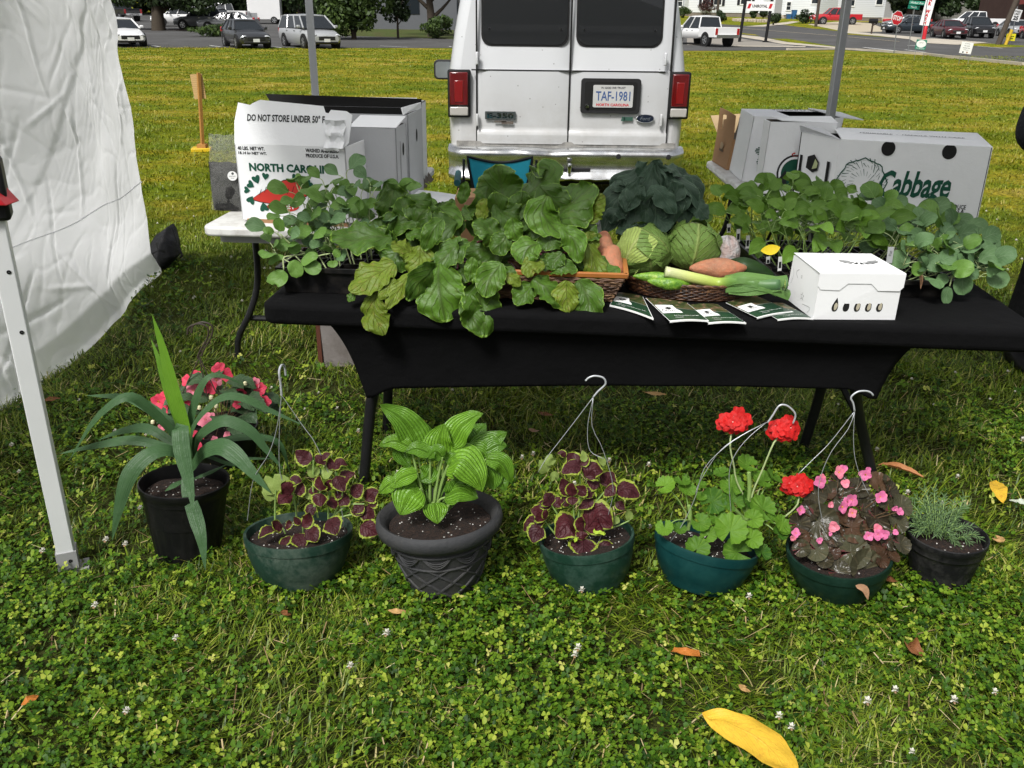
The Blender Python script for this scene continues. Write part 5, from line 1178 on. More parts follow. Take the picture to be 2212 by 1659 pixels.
for ring,(R0,R1,n) in enumerate(((.105,.118,40),(.078,.100,34),(.040,.066,22))):
 for i in range(n):
  a=math. pi*2*i/n;
  if ring and math. sin(a)<-.55:continue
  r0=R0*(1+.06*math. sin(5*a+ring));r1=R1*(1+.08*math. sin(7*a+2*ring));da=.055+.03*(i%3)
  poly(m,T_(cxg,cyg)@Matrix. Scale(.93,4,(1,0,0)),[(r0*math. cos(a-da*.6),r0*math. sin(a-da*.6),0),(r0*math. cos(a-da*.3),r0*math. sin(a-da*.3),0),(r1*math. cos(a+da*1.4),r1*math. sin(a+da*1.4),0),(r1*math. cos(a+da),r1*math. sin(a+da),0)],3)
 if ring==0:
  n2=48;ro=[(.119*(1+.035*math. sin(9*t)+.02*math. sin(17*t))) for t in [2*math. pi*i/n2 for i in range(n2)]]
  for i in range(n2):
   a,b=2*math. pi*i/n2,2*math. pi*(i+1)/n2;r0,r1=ro[i],ro[(i+1)%n2]
   poly(m,T_(cxg,cyg)@Matrix. Scale(.93,4,(1,0,0)),[(r0*math. cos(a),r0*math. sin(a),0),(r1*math. cos(b),r1*math. sin(b),0),(r1*.955*math. cos(b),r1*.955*math. sin(b),0),(r0*.955*math. cos(a),r0*.955*math. sin(a),0)],3)
m. text('Cabbage',T_(w*.555,h*.435,.0006)@ang,.160,3,bold=.024,shear=.28,w=w*.47,spacing=.95)
m. text('PRODUCE',T_(w*.845,h*.24,.0006),.020,4,bold=.02,w=.085);m. text('OF U.S.A.',T_(w*.845,h*.185,.0006),.020,4,bold=.02,w=.085)
Xs=face_frame(bot[3],bot[0],Vector((0,0,1)));dd=(bot[0]-bot[3]). length
poly(m,Xs@Matrix. Translation((dd*.42,h*.62,0)),[(-.05,-.03,0),(.01,-.045,0),(.05,-.03,0),(.055,.01,0),(.01,.042,0),(-.045,.025,0)],2);poly(m,Xs@Matrix. Translation((dd*.46,h*.60,.0006)),[(-.01,-.022,0),(.03,-.012,0),(.035,.012,0),(.01,.03,0)],5)
for fx in (.10,.84):poly(m,Xs@Matrix. Translation((dd*fx,h*.48,0)),[(-.012,-.075,0),(.012,-.075,0),(.012,.075,0),(-.012,.075,0)],2)
m. text('CARROTS',Xs@Matrix. Translation((dd*.28,h*.16,0)),.022,4,w=dd*.3)
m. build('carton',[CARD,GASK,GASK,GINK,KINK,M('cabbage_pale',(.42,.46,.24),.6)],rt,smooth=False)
m=MB();e=[top[0]+Vector((.005,0,.002)),top[1]+Vector((0,0,.002)),gp(2111,287,ztc+.012),gp(1802,275,ztc+.012)];m. slab(e,.005,0,n=(0,0,1));X=frame(e[0]. lerp(e[2],.5)+Vector((0,0,.003)),e[1]-e[0],e[3]-e[0]);m. text('PERISHABLE  -  HANDLE WITH CARE',X,.028,1,bold=.02,w=(e[1]-e[0]). length*.73);m. build('flap',[CARD,M('ink_grey',(.16,.16,.165),.7)],rt,smooth=False)
m=MB();m. slab([top[0],top[3],top[3]+Vector((-.01,.0,.03)),top[3]. lerp(top[0],.35)+Vector((.03,0,.03))],.004);m. build('flap',[CARDG],rt,smooth=False)
Yp_=CFY+.05;A=yp(1643,386,Yp_);A. z=TZ;zt=yp(1665,264,A. y). z;xd=Vector((.998,-.05,0));yd=Vector((.05,.998,0))
bot=[Vector((A. x,A. y,TZ+.002)),Vector((A. x,A. y,TZ+.002))+xd*.34,Vector((A. x,A. y,TZ+.002))+xd*.34+yd*.14,Vector((A. x,A. y,TZ+.002))+yd*.14];off=yp(1665,264,A. y)-A;off. y=0;off. z=zt-TZ;off. x*=.8
top=[p+off for p in bot];rt,m=carton('white carton with a red script letter and orange pepper print beside the big cabbage carton',bot,top,None)
Xf=face_frame(bot[0],bot[1],off. normalized());h=off. length
T_=lambda x,y,z=0:Xf@Matrix. Translation((x,y,z))
st=[(.185,.60),(.165,.66),(.17,.71),(.20,.735),(.225,.71),(.22,.66),(.19,.63)]
def stroke(m,X,pts,wd,mi):
 c=catmull([(x,y,0) for x,y in pts],40)
 for a,b in zip(c[:-1],c[1:]):
  t=(b-a). normalized();s=Vector((-t. y,t. x,0))*wd/2;poly(m,X,[a-s,b-s,b+s,a+s],mi)
stroke(m,T_(0,0),[(.215,h*.83),(.185,h*.78),(.18,h*.72),(.20,h*.70),(.235,h*.74),(.23,h*.68),(.195,h*.60),(.155,h*.575),(.145,h*.60),(.16,h*.615)],.007,2)
poly(m,T_(.165,h*.36),blob2d(30,.088,.092,.0),3);poly(m,T_(.165,h*.36,.0005),blob2d(30,.078,.082,.0),0);poly(m,T_(.165,h*.36,.001),blob2d(30,.066,.07,.0),4);poly(m,T_(.20,h*.30,.0015)@Matrix. Rotation(R_(30),4,'Z'),[(-.06,-.012,0),(.05,-.03,0),(.06,.02,0),(0,.03,0),(-.05,.008,0)],5);poly(m,T_(.12,h*.24,.002)@Matrix. Rotation(R_(-40),4,'Z'),[(-.04,.05,0),(-.03,-.04,0),(.05,-.03,0),(.02,.0,0)],3)
m. build('carton',[CARD,CIN,RINK,KINK,GINK,OINK],rt,smooth=False)
m=MB();m. slab([top[0]+xd*.06+Vector((0,0,.01)),top[1],top[2]+Vector((0,0,.02)),top[3]+xd*.03+Vector((0,0,.015))],.005,n=(0,0,1));m. text('CALIFORNIA',frame((top[0]+top[2])/2+Vector((-.05,.02,.052)),xd,yd*.26+Vector((0,0,.05)))@Matrix. Rotation(math. pi,4,'Z'),.03,1,w=.2);m. build('flap',[CARD,M('ink_grey',(.16,.16,.165),.7)],rt,smooth=False)
A=gp(1601,393,TZ);Bf=gp(1575,362,TZ);Bf. y=min(Bf. y,A. y+.46);Bf. x=yp(1574,360,Bf. y). x
At,Bt=yp(1628,254,A. y),yp(1602,232,Bf. y);zt=(At. z+Bt. z)/2;At. z=Bt. z=zt
A. z=Bf. z=TZ+.003;xw=Vector((.50,-.03,0))
bot=[A,A+xw,Bf+xw,Bf];top=[At,At+xw,Bt+xw,Bt]
rt,m=carton('white carton with a half open top and hand hole, right of the brown box',bot,top,None)
Xs=face_frame(bot[3],bot[0],(top[3]-bot[3]));dd=(bot[0]-bot[3]). length;h=(top[0]-bot[0]). length
poly(m,Xs@Matrix. Translation((dd*.60,h*.72,0)),blob2d(16,.022,.036,.0),2);poly(m,Xs@Matrix. Translation((dd*.62,h*.70,.0005)),[(-.01,-.02,0),(.014,-.022,0),(.016,.012,0),(0,.02,0)],5)
for fx,fy in ((.22,.68),(.86,.62)):poly(m,Xs@Matrix. Translation((dd*fx,h*fy,0)),[(-.006,-.06,0),(.006,-.06,0),(.006,.06,0),(-.006,.06,0)],2)
for i in range(4):poly(m,Xs@Matrix. Translation((dd*.5,h*(.38+.028*i),0)),[(-.04,-.005,0),(.035,-.005,0),(.035,.004,0),(-.04,.004,0)],4)
Xf=face_frame(bot[0],bot[1],(top[0]-bot[0]))
for i in range(30):
 a=math. pi*(.35+.95*i/30);r0,r1=.06+.012*math. sin(5*a),.10+.012*math. sin(9*a);poly(m,Xf@Matrix. Translation((.17,h*.45,0)),[(r0*math. cos(a),r0*math. sin(a),0),(r1*math. cos(a+.03),r1*math. sin(a+.03),0),(r1*math. cos(a+.10),r1*math. sin(a+.10),0),(r0*math. cos(a+.03),r0*math. sin(a+.03),0)],3)
m. build('carton',[CARD,GASK,GASK,GINK,M('ink_grey',(.16,.16,.165),.7),MATS['cabbage_pale']],rt,smooth=False)
m=MB();m. slab([top[0],top[0]+xw*.42,top[3]+xw*.36,top[3]],.005,n=(0,0,1));m. build('flap',CARD,rt,smooth=False)
m=MB();m. slab([top[3]+xw*.36,top[2],top[2]+Vector((0,-.08,.0)),top[3]+xw*.36+Vector((0,-.08,0))],.005,n=(0,0,1));m. build('flap',CARD,rt,smooth=False)
m=MB();m. slab([top[1]+Vector((-.02,0,.006)),top[1]+Vector((.12,.02,-.01)),top[2]+Vector((.10,0,-.01)),top[2]+Vector((-.10,0,.012))],.005,n=(0,0,1));m. build('flap',CARD,rt,smooth=False)
A=gp(1568,368,TZ);Bf=gp(1538,349,TZ);Bf. y=min(Bf. y,A. y+.42);Bf. x=yp(1538,349,Bf. y). x
At,Bt=yp(1583,302,A. y),yp(1549,285,Bf. y);zt=(At. z+Bt. z)/2;At. z=Bt. z=zt;A. z=Bf. z=TZ+.003;xw=Vector((.30,0,0))
bot=[A,A+xw,Bf+xw,Bf];top=[At,At+xw,Bt+xw,Bt]
rt,m=carton('small brown cardboard box with its slotted flap standing up, on the right table',bot,top,None)
Xs=face_frame(bot[3],bot[0],(top[3]-bot[3]));dd=(bot[0]-bot[3]). length;h=(top[0]-bot[0]). length
poly(m,Xs@Matrix. Translation((dd*.48,h*.66,0)),blob2d(14,.04,.022,.15,3),2);poly(m,Xs@Matrix. Translation((dd*.48,h*.52,0)),[(-.05,-.008,0),(.05,-.008,0),(.05,.006,0),(-.05,.006,0)],3)
m. build('carton',[KRAFT,CIN,M('kraft_hole',(.35,.25,.15),.8),M('kraft_print',(.10,.06,.03),.8)],rt,smooth=False)
ut=(yp(1551,232,Bf. y)-top[3]);ut=Vector((.0,.0,ut. z));e=(top[0]-top[3]);m=MB()
hole=[(.24,.25),(.34,.25),(.34,.60),(.50,.66),(.50,.80),(.24,.80)]
fr=lambda u,v:top[3]+e*u+ut*v
for q in ([(0,0),(.24,0),(.24,1),(0.04,1)],[(.24,.80),(.50,.80),(.50,.98),(.24,1)],[(.50,0),(1,0),(1,.90),(.50,.98)],[(.24,0),(.50,0),(.50,.25),(.24,.25)],[(.34,.25),(.50,.25),(.50,.66),(.34,.60)]):m. slab([fr(*c) for c in q],.005)
m. build('flap',KRAFT,rt,smooth=False)
m=MB();m. slab([top[3],top[2],top[2]+Vector((-.05,.06,.12)),top[3]+Vector((-.04,.06,.10))],.005);m. build('flap',M('kraft_pale',(.46,.33,.18),.8),rt,smooth=False)
m=MB();m. slab([top[0],top[1],top[1]+Vector((0,.02,.17)),top[0]+Vector((.05,.02,.17))],.005);m. build('flap',CIN,rt,smooth=False)
b0=gp(490,456,TZ);Yb=b0 . y+.02
rt=thing('dried_leaf_bag','clear plastic bag of dark dried leaf with a round white label beside the carton','bag',Vector((b0 . x,Yb,TZ)))
outl=[(456,455),(470,400),(464,350),(452,300),(450,289),(525,297),(530,330),(535,400),(535,455)]
DRY,nt,p=_new('dried_leaf');nzz=noisen(nt,55,6,.75);nt. links. new(ramp(nt,nzz,[(.40,(.004,.004,.004)),(.56,(.020,.019,.018)),(.72,(.08,.075,.07))]),p. inputs['Base Color']);p. inputs['Roughness']. default_value=.6;bumpn(nt,p,nzz,1.0,.02)
def pill(x0,x1,z0,z1,th,seed,tx0=None,tx1=None):
 def fn(u,v):
  side=1 if u<.5 else -1;s=u*2 if u<.5 else 2-u*2
  xx=lerp(lerp(x0,tx0 if tx0 is not None else x0,v),lerp(x1,tx1 if tx1 is not None else x1,v),s);zz=lerp(z0,z1,v)
  b=th*math. sin(math. pi*s)**.5*(math. sin(math. pi*min(1,.12+v*.88))**.45)
  n=noise. noise(Vector((xx*14,zz*14,seed+side)))*.012
  return Vector((xx+n*.5,Yb-side*(b+n*(b>.005)),zz+(.012*noise. noise(Vector((xx*30,0,seed))) if v>.95 else 0)))
 return fn
a_,c_=yp(463,455,Yb),yp(545,455,Yb);t_=yp(470,350,Yb)
m=MB();m. grid(pill(a_. x,c_. x,TZ+.004,t_. z,.05,2,a_. x+.0,c_. x),40,24);m. build('contents',DRY,rt,angle=180)
FILM,nt,p=_new('plastic_film');p. inputs['Base Color']. default_value=(.8,.8,.78,1);p. inputs['Roughness']. default_value=.18;bumpn(nt,p,noisen(nt,18,5,.7),.8,.02)
tb=N(nt,'ShaderNodeBsdfTransparent');tb. inputs[0]. default_value=(.93,.94,.90,1);mx=N(nt,'ShaderNodeMixShader');mx. inputs[0]. default_value=.09;nt. links. new(tb. outputs[0],mx. inputs[1]);nt. links. new(p. outputs[0],mx. inputs[2]);nt. links. new(mx. outputs[0],nt. nodes['Material Output']. inputs[0])
tz_=yp(450,290,Yb). z;m=MB();m. grid(pill(a_. x-.012,c_. x+.01,TZ+.002,tz_,.054,5,yp(450,290,Yb). x,yp(530,298,Yb). x),30,24);m. build('bag_film',FILM,rt,angle=180)
q=yp(502,380,Yb-.058);m=MB(facing(q,R_(10)));m. lathe([(.001,.001),(.022,.001)],26);m. lathe([(.001,.0018),(.006,.0018)],6,Mx=Matrix. Translation((.002,.011,0)),mi=1);m. text('DRIED MINT',Matrix. Translation((0,-.002,.0022)),.0045,1,w=.03);m. text('herbs',Matrix. Translation((0,-.010,.0022)),.004,1,w=.014);m. build('round_label',[SW,KINK],rt,smooth=False)
q=yp(468,296,Yb-.02);m=MB(facing(q));m. text('$10',Matrix. Translation((0,0,0)),.010,0,bold=.01);m. build('price',KINK,rt,smooth=False)
q=gp(905,430,TZ);rt=tag((lambda m:m. build('paper_sheet',M('paper_white',(.72,.73,.74),.7)))((lambda m:(m. grid(lambda u,v:q+Vector((lerp(-.02,.42,u),lerp(-.45,.10,v),.012+.02*math. sin(3*u+2*v))),10,10),m)[1])(MB())),'crumpled white paper spread on the left table behind the seedlings','paper')
c0=gp(1012,470,TZ);rt=thing('cardboard_box','low brown cardboard box edge just behind the piled greens','box',Vector((c0 . x,3.75,.45)),'produce cartons on the white tables');Yq=3.75;a,b=yp(1002,428,Yq),yp(1075,420,Yq)
m=MB();m. box(((a. x+b. x)/2+.1,Yq+.12,a. z-.16),(.42,.24,.32));m. build('carton',KRAFT,rt,smooth=False)
m=MB();m. slab([Vector((a. x,Yq,a. z)),Vector((b. x+.2,Yq,b. z)),Vector((b. x+.2,Yq-.03,b. z-.05)),Vector((a. x,Yq-.03,a. z-.05))],.004);m. build('flap',M('kraft_dark',(.16,.08,.04),.8),rt,smooth=False)
Yj=3.3;a,b=yp(1281,463,Yj),yp(1297,497,Yj);rt=thing('white_tub','white plastic tub just showing between the greens and the collards','tub',Vector(((a. x+b. x)/2-.03,Yj,TZ)));X=Matrix. Translation(((a. x+b. x)/2-.04,Yj,TZ))
m=MB(X);m. lathe([(.05,0),(.06,a. z-TZ-.03),(.06,a. z-TZ-.028)],24,cap0=True);m. build('tub_body',M('tub_white',(.74,.75,.76),.35),rt)
m=MB(X);m. lathe([(.064,a. z-TZ-.03),(.064,a. z-TZ),(.001,a. z-TZ+.001)],24);m. build('lid',M('tub_lid',(.62,.63,.65),.35),rt)
q=gp(705,795);rt=thing('foam_cooler','grubby white cooler with a brown corner strip on the grass under the table','cooler',q)
X=Matrix. Translation(q+Vector((.09,.15,0)))@Matrix. Rotation(R_(8),4,'Z');m=MB(X);m. hexa([(-.12,-.14,0),(.24,-.14,0),(.24,.16,0),(-.12,.16,0)],[(-.13,-.15,.27),(.26,-.15,.27),(.26,.17,.27),(-.13,.17,.27)]);m. box((.02,-.15,.13),(.04,.012,.24));m. box((.11,-.152,.13),(.03,.012,.24));m. build('cooler_body',M('foam_grey',(.26,.235,.225),.8,var=.15,dirt=(.14,.115,.10),dscale=8),rt,bevel=.008)
m=MB(X);m. box((-.135,-.12,.14),(.02,.06,.28));m. build('corner_strip',M('rust_brown',(.10,.03,.015),.7),rt)
m=MB(X);m. box((.065,0,.285),(.42,.35,.04));m. build('lid',MATS['foam_grey'],rt,bevel=.01)
Yc=6.1;TEAL=M('teal_fabric',(.010,.24,.33),.6,var=.12,scale=7,bump=.2,bscale=20);TD=M('chair_black',(.010,.012,.014),.6)
tl,tr_,bl,br=yp(1010,338,Yc),yp(1150,337,Yc),yp(1034,424,Yc),yp(1128,424,Yc);zs_=.42;cx=(tl. x+tr_. x)/2
rt=thing('camp_chair','teal folding camp chair with black piping behind the van side of the stall','chair',(cx,Yc,0))
def chb(u,v):
 z=lerp(tl. z,zs_,v);hw=lerp((tr_. x-tl. x)/2,.16,v**1.3);dip=-.05*math. sin(math. pi*u)*(1-v)*1.0
 return Vector((cx+(2*u-1)*hw,Yc+.09*math. sin(math. pi*u)+.05*v,z+dip))
m=MB();m. grid(chb,16,16);m. build('backrest',TEAL,rt,solid=.004)
m=MB();m. tube([chb(0,i/12) for i in range(12,-1,-1)]+[chb(i/16,0) for i in range(1,17)]+[chb(1,i/12) for i in range(1,13)],.010,6);m. build('piping',TD,rt)
m=MB();m. grid(lambda u,v:Vector((cx+(2*u-1)*.24,Yc+.05-.42*v,zs_-.05*math. sin(math. pi*u)+.02*v)),10,8);m. build('seat',TEAL,rt,solid=.004)
for s in (-1,1):
 m=MB();m. tube([(cx+s*.27,Yc-.36,zs_+.2),(cx+s*.29,Yc+.1,zs_+.19)],.022,8);m. build('armrest',M('teal_dark',(.008,.09,.10),.6),rt)
 for pa,pb in (((s*.25,.08,tl. z-.03),(s*.26,.10,.02)),((s*.26,-.38,zs_+.18),(s*.27,-.38,.02)),((s*.25,.08,.04),(-s*.25,.10,.36)),((s*.25,-.36,.04),(-s*.25,-.36,.38)),((s*.26,.10,.04),(s*.25,-.36,.38))):
  m=MB();m. tube([(cx+pa[0],Yc+pa[1],pa[2]),(cx+pb[0],Yc+pb[1],pb[2])],.010,6);m. build('leg',TD,rt)
# the person at the right edge
PX,PY=2.60,4.06
f=gp(2195,792);PX,PY=f. x+.16,f. y+.02
person=thing('person','person in black trousers and a dark sleeve standing at the right edge of the stall','person',(PX,PY,0))
def skin(name,chain,mat,parent,sub=2):
 """chain: list of (points, radii) polylines sharing points"""
 V=[];E=[];Rr=[];idx={}
 for pts,rad in chain:
  prev=None
  for p,r in zip(pts,rad):
   k=(round(p[0],4),round(p[1],4),round(p[2],4))
   if k not in idx:idx[k]=len(V);V. append(p);Rr. append(r)
   i=idx[k]
   if prev is not None and prev!=i:E. append((prev,i))
   prev=i
 me=bpy. data. meshes. new(name);off=Vector(parent. location) if parent. parent is None else Vector(parent. location)+Vector(parent. parent. location)
 me. from_pydata([tuple(Vector(v)-off) for v in V],E,[]);me. materials. append(mat)
 o=bpy. data. objects. new(name,me);COL. objects. link(o);o. parent=parent
 md=o. modifiers. new('skin','SKIN');md. use_smooth_shade=True
 for i,r in enumerate(Rr):
  sv=me. skin_vertices[0]. data[i];sv. radius=r if isinstance(r,tuple) else (r,r);sv. use_root=(i==0)
 s=o. modifiers. new('subdivision','SUBSURF');s. levels=s. render_levels=sub
 return o
SKIN_=M('skin',(.42,.24,.17),.5,var=.06);TROU=M('trouser_black',(.012,.012,.013),.75,var=.4,scale=5,bump=.6,bscale=9,bdist=.05);SHIRT=M('jacket_black',(.014,.015,.017),.8,var=.3,scale=6,bump=.5,bscale=10,bdist=.04);SHOE=M('shoe_black',(.010,.010,.010),.45)
def pp_(x,y,z):return (PX+x,PY+y,z)
pel=pp_(0,0,.95)
hl=yp(2200,300,PY-.05)
ex=hl. x-PX+.05
skin('body',[([pel,pp_(0,.0,1.10),pp_(0,.0,1.28),pp_(0,.01,1.44),pp_(0,.01,1.53),pp_(0,-.01,1.62),pp_(0,-.02,1.72)],[(.13,.10),(.13,.10),(.15,.11),(.14,.09),(.05,.05),(.075,.085),(.07,.08)]),([pp_(0,.01,1.44),pp_(-.19,0,1.42),pp_(ex,-.03,hl. z),pp_(ex+.20,-.16,1.02),pp_(ex+.25,-.19,1.0)],[(.14,.09),.06,.042,.032,.03]),([pp_(0,.01,1.44),pp_(.19,0,1.42),pp_(.27,.02,1.14),pp_(.25,-.10,.90)],[(.14,.09),.06,.042,.03]),([pel,pp_(-.10,0,.88),pp_(-.12,-.02,.50),pp_(-.13,.02,.10),pp_(-.14,-.12,.05)],[(.13,.10),.085,.058,.042,.04]),([pel,pp_(.10,0,.88),pp_(.12,.03,.50),pp_(.13,.08,.10),pp_(.14,-.04,.05)],[(.13,.10),.085,.058,.042,.04])],SKIN_,person)
skin('trousers',[([pel,pp_(0,0,1.05)],[(.175,.14),(.17,.135)]),([pel,pp_(-.11,0,.86),pp_(-.135,-.015,.52),pp_(-.15,.0,.30),pp_(-.165,.01,.10)],[(.175,.14),(.125,.12),(.105,.105),(.10,.105),(.10,.11)]),([pel,pp_(.11,0,.86),pp_(.135,.03,.52),pp_(.15,.06,.30),pp_(.15,.08,.10)],[(.175,.14),(.125,.12),(.105,.105),(.10,.105),(.10,.11)])],TROU,person)
skin('jacket',[([pp_(0,0,.98),pp_(0,0,1.12),pp_(0,0,1.28),pp_(0,.01,1.44),pp_(0,.01,1.51)],[(.19,.15),(.18,.14),(.19,.14),(.16,.115),(.075,.07)]),([pp_(0,.01,1.44),pp_(-.20,0,1.41),pp_(ex*.75-.05,-.01,(1.41+hl. z)/2),pp_(ex,-.03,hl. z),pp_(ex+.18,-.14,1.03)],[(.16,.115),.088,.078,.072,.056]),([pp_(0,.01,1.44),pp_(.20,0,1.41),pp_(.275,.02,1.15),pp_(.255,-.09,.93)],[(.16,.115),.088,.072,.056])],SHIRT,person)
for s,dy in ((-1,-.01),(1,.06)):
 skin('shoe',[([pp_(s*.16,dy+.09,.06),pp_(s*.165,dy+.0,.065),pp_(s*.175,dy-.10,.05),pp_(s*.185,dy-.19,.04)],[(.05,.06),(.052,.062),(.055,.045),(.045,.034)])],SHOE,person)
for hx,hy,hz,s in ((ex+.27,-.21,.99,1),(.245,-.13,.865,-1)):
 h_=pp_(hx,hy,hz);ch=[([pp_(hx-s*.03,hy+.03,hz+.03),h_],[.028,(.04,.022)])]
 for k in range(4):
  fx=(k-1.5)*.019;L=(.075,.085,.08,.062)[k];ch. append(([h_,pp_(hx+fx,hy-.03,hz-.035),pp_(hx+fx*1.1,hy-.035,hz-.035-L*.5),pp_(hx+fx*1.1,hy-.02,hz-.035-L)],[(.04,.022),.0095,.0088,.0075]))
 ch. append(([h_,pp_(hx-s*.035,hy-.03,hz-.02),pp_(hx-s*.04,hy-.05,hz-.05)],[(.04,.022),.011,.009]));skin('hand',ch,SKIN_,person)
m=MB(Matrix. Translation(pp_(0,-.02,1.70)));
m. grid(lambda u,v:Vector((.088*math. sin(math. pi*v*.5)*math. cos(6.283*u),.098*math. sin(math. pi*v*.5)*math. sin(6.283*u)+.018,.040+.075*math. cos(math. pi*v*.5))),24,10);m. build('hair',M('hair_dark',(.02,.014,.010),.6,bump=.6,bscale=60),person)
m=MB(Matrix. Translation(pp_(0,-.115,1.66)));m. lathe([(.001,.02),(.012,.0),(.016,-.02),(.001,-.026)],10);m. build('nose',SKIN_,person)
for s in (-1,1):
 m=MB(Matrix. Translation(pp_(s*.033,-.098,1.685)));m. lathe([(.001,.011),(.008,.008),(.011,0),(.008,-.008),(.001,-.011)],10);m. build('eye',M('eye_white',(.6,.6,.6),.2),person)
 m=MB(Matrix. Translation(pp_(s*.088,-.01,1.66)));m. lathe([(.001,.032),(.012,.02),(.016,0),(.010,-.025),(.001,-.03)],10);m. build('ear',SKIN_,person)
m=MB(Matrix. Translation(pp_(0,-.105,1.618)));m. box((0,0,0),(.045,.012,.012));m. build('mouth',M('lip',(.30,.10,.08),.5),person,bevel=.004)
# leaf materials
L_BEET=leafM('beet_leaf',(.052,.122,.004),(.006,.022,.0015),(.012,.004,.005),nv=5,slant=.55,vw=.15,gloss=.44,trans=.07,veinstr=.85,mid=.13,bumpk=.35,edge=(.15,.25,.03),ew=.955,blot=(.05,.065,.008),spec=.24)  # pale edge colour paints in the light that leaf margins catch
L_BEETY=leafM('beet_leaf_yellowing',(.105,.155,.007),(.028,.058,.003),(.06,.03,.015),nv=5,slant=.55,vw=.13,gloss=.45,trans=.10,veinstr=.7,mid=.05,bumpk=.6,blot=(.16,.12,.03))
L_COLL=leafM('collard_leaf',(.025,.055,.030),(.005,.015,.008),(.12,.17,.11),nv=5,slant=.5,vw=.10,edge=(.08,.13,.08),ew=.95,gloss=.48,trans=.06,veinstr=.6,bumpk=.5)
L_SEED=leafM('collard_seedling_leaf',(.098,.195,.030),(.018,.058,.008),(.20,.28,.11),nv=5,slant=.5,vw=.07,gloss=.45,trans=.14,veinstr=.6)
L_SEEDB=leafM('blue_seedling_leaf',(.095,.175,.066),(.024,.064,.024),(.22,.30,.19),nv=5,slant=.5,vw=.07,gloss=.5,trans=.12,veinstr=.6)
L_PEP=leafM('pepper_leaf',(.080,.165,.012),(.018,.058,.005),(.16,.25,.035),nv=5,slant=.6,vw=.06,gloss=.36,trans=.16,veinstr=.6)
L_HOSTA=leafM('hosta_leaf',(.120,.260,.012),(.014,.070,.004),(.030,.105,.005),parallel=5,vw=.26,gloss=.30,trans=.14,veinstr=.62,bumpk=.9,mid=.05,spec=.4)
L_STRAP=leafM('strap_leaf',(.036,.088,.028),(.010,.030,.010),(.085,.155,.055),parallel=4,vw=.2,gloss=.42,trans=.1,veinstr=.35)
L_STRAPG=leafM('strap_leaf_young',(.10,.22,.012),(.035,.10,.006),(.16,.28,.03),parallel=4,vw=.2,gloss=.4,trans=.2,veinstr=.35)
L_COLEUS=leafM('coleus_leaf',(.046,.003,.006),(.012,.002,.004),(.016,.002,.004),nv=6,vw=.10,edge=(.30,.42,.035),ew=.79,gloss=.5,trans=.02,veinstr=.6,bumpk=.7)
L_LIME=leafM('coleus_lime_leaf',(.20,.27,.06),(.08,.125,.025),(.28,.35,.11),nv=5,gloss=.5,trans=.2)
L_GER=leafM('geranium_leaf',(.115,.235,.018),(.022,.080,.006),(.18,.30,.04),parallel=4,vw=.12,gloss=.55,trans=.16,veinstr=.4,bumpk=.5)
L_BEGD=leafM('dark_begonia_leaf',(.066,.066,.036),(.020,.015,.010),(.11,.09,.05),parallel=3,vw=.10,edge=(.10,.03,.03),ew=.95,gloss=.24,trans=.05,veinstr=.5)
L_BEGR=leafM('red_begonia_leaf',(.085,.050,.028),(.030,.016,.010),(.10,.04,.025),parallel=3,vw=.10,gloss=.28,trans=.1,veinstr=.5)
L_BEGG=leafM('begonia_green_leaf',(.040,.080,.030),(.010,.026,.010),(.08,.12,.06),nv=5,gloss=.4,trans=.06)
L_ROSE=leafM('rosemary_leaf',(.080,.140,.050),(.026,.055,.020),(.15,.21,.10),nv=1,gloss=.5,trans=.1)
L_CABO=leafM('cabbage_outer',(.155,.25,.050),(.055,.120,.024),(.36,.42,.14),nv=6,slant=.75,vw=.11,gloss=.42,trans=.08,veinstr=.9,bumpk=.9,mid=.07)
L_CABI=leafM('cabbage_inner',(.32,.42,.10),(.19,.29,.055),(.55,.58,.26),nv=7,slant=.8,vw=.14,gloss=.4,trans=.08,veinstr=.95,bumpk=.8,mid=.09)
STEM=M('green_stem',(.22,.34,.09),.5,var=.2);STEMP=M('pale_stem',(.36,.44,.20),.5,var=.15);STEMR=M('beet_stem',(.10,.015,.025),.4);STEMD=M('dark_stem',(.10,.06,.03),.5)
SOIL,nt,p=_new('potting_soil')
sn=noisen(nt,90,6,.75);c=ramp(nt,sn,[(.32,(.004,.0025,.0015)),(.52,(.026,.012,.007)),(.72,(.080,.042,.024))])
vo=N(nt,'ShaderNodeTexVoronoi');vo. inputs['Scale']. default_value=95;nt. links. new(N(nt,'ShaderNodeNewGeometry'). outputs['Position'],vo. inputs['Vector'])
sepv=N(nt,'ShaderNodeSeparateColor');nt. links. new(vo. outputs['Color'],sepv. inputs[0])
pk=mathn(nt,'MULTIPLY',mathn(nt,'LESS_THAN',vo. outputs['Distance'],.28),mathn(nt,'GREATER_THAN',sepv. outputs[0],.88))
nt. links. new(mixc(nt,pk,c,(.60,.58,.54)),p. inputs['Base Color']);p. inputs['Roughness']. default_value=.95;bumpn(nt,p,sn,1.0,.02)
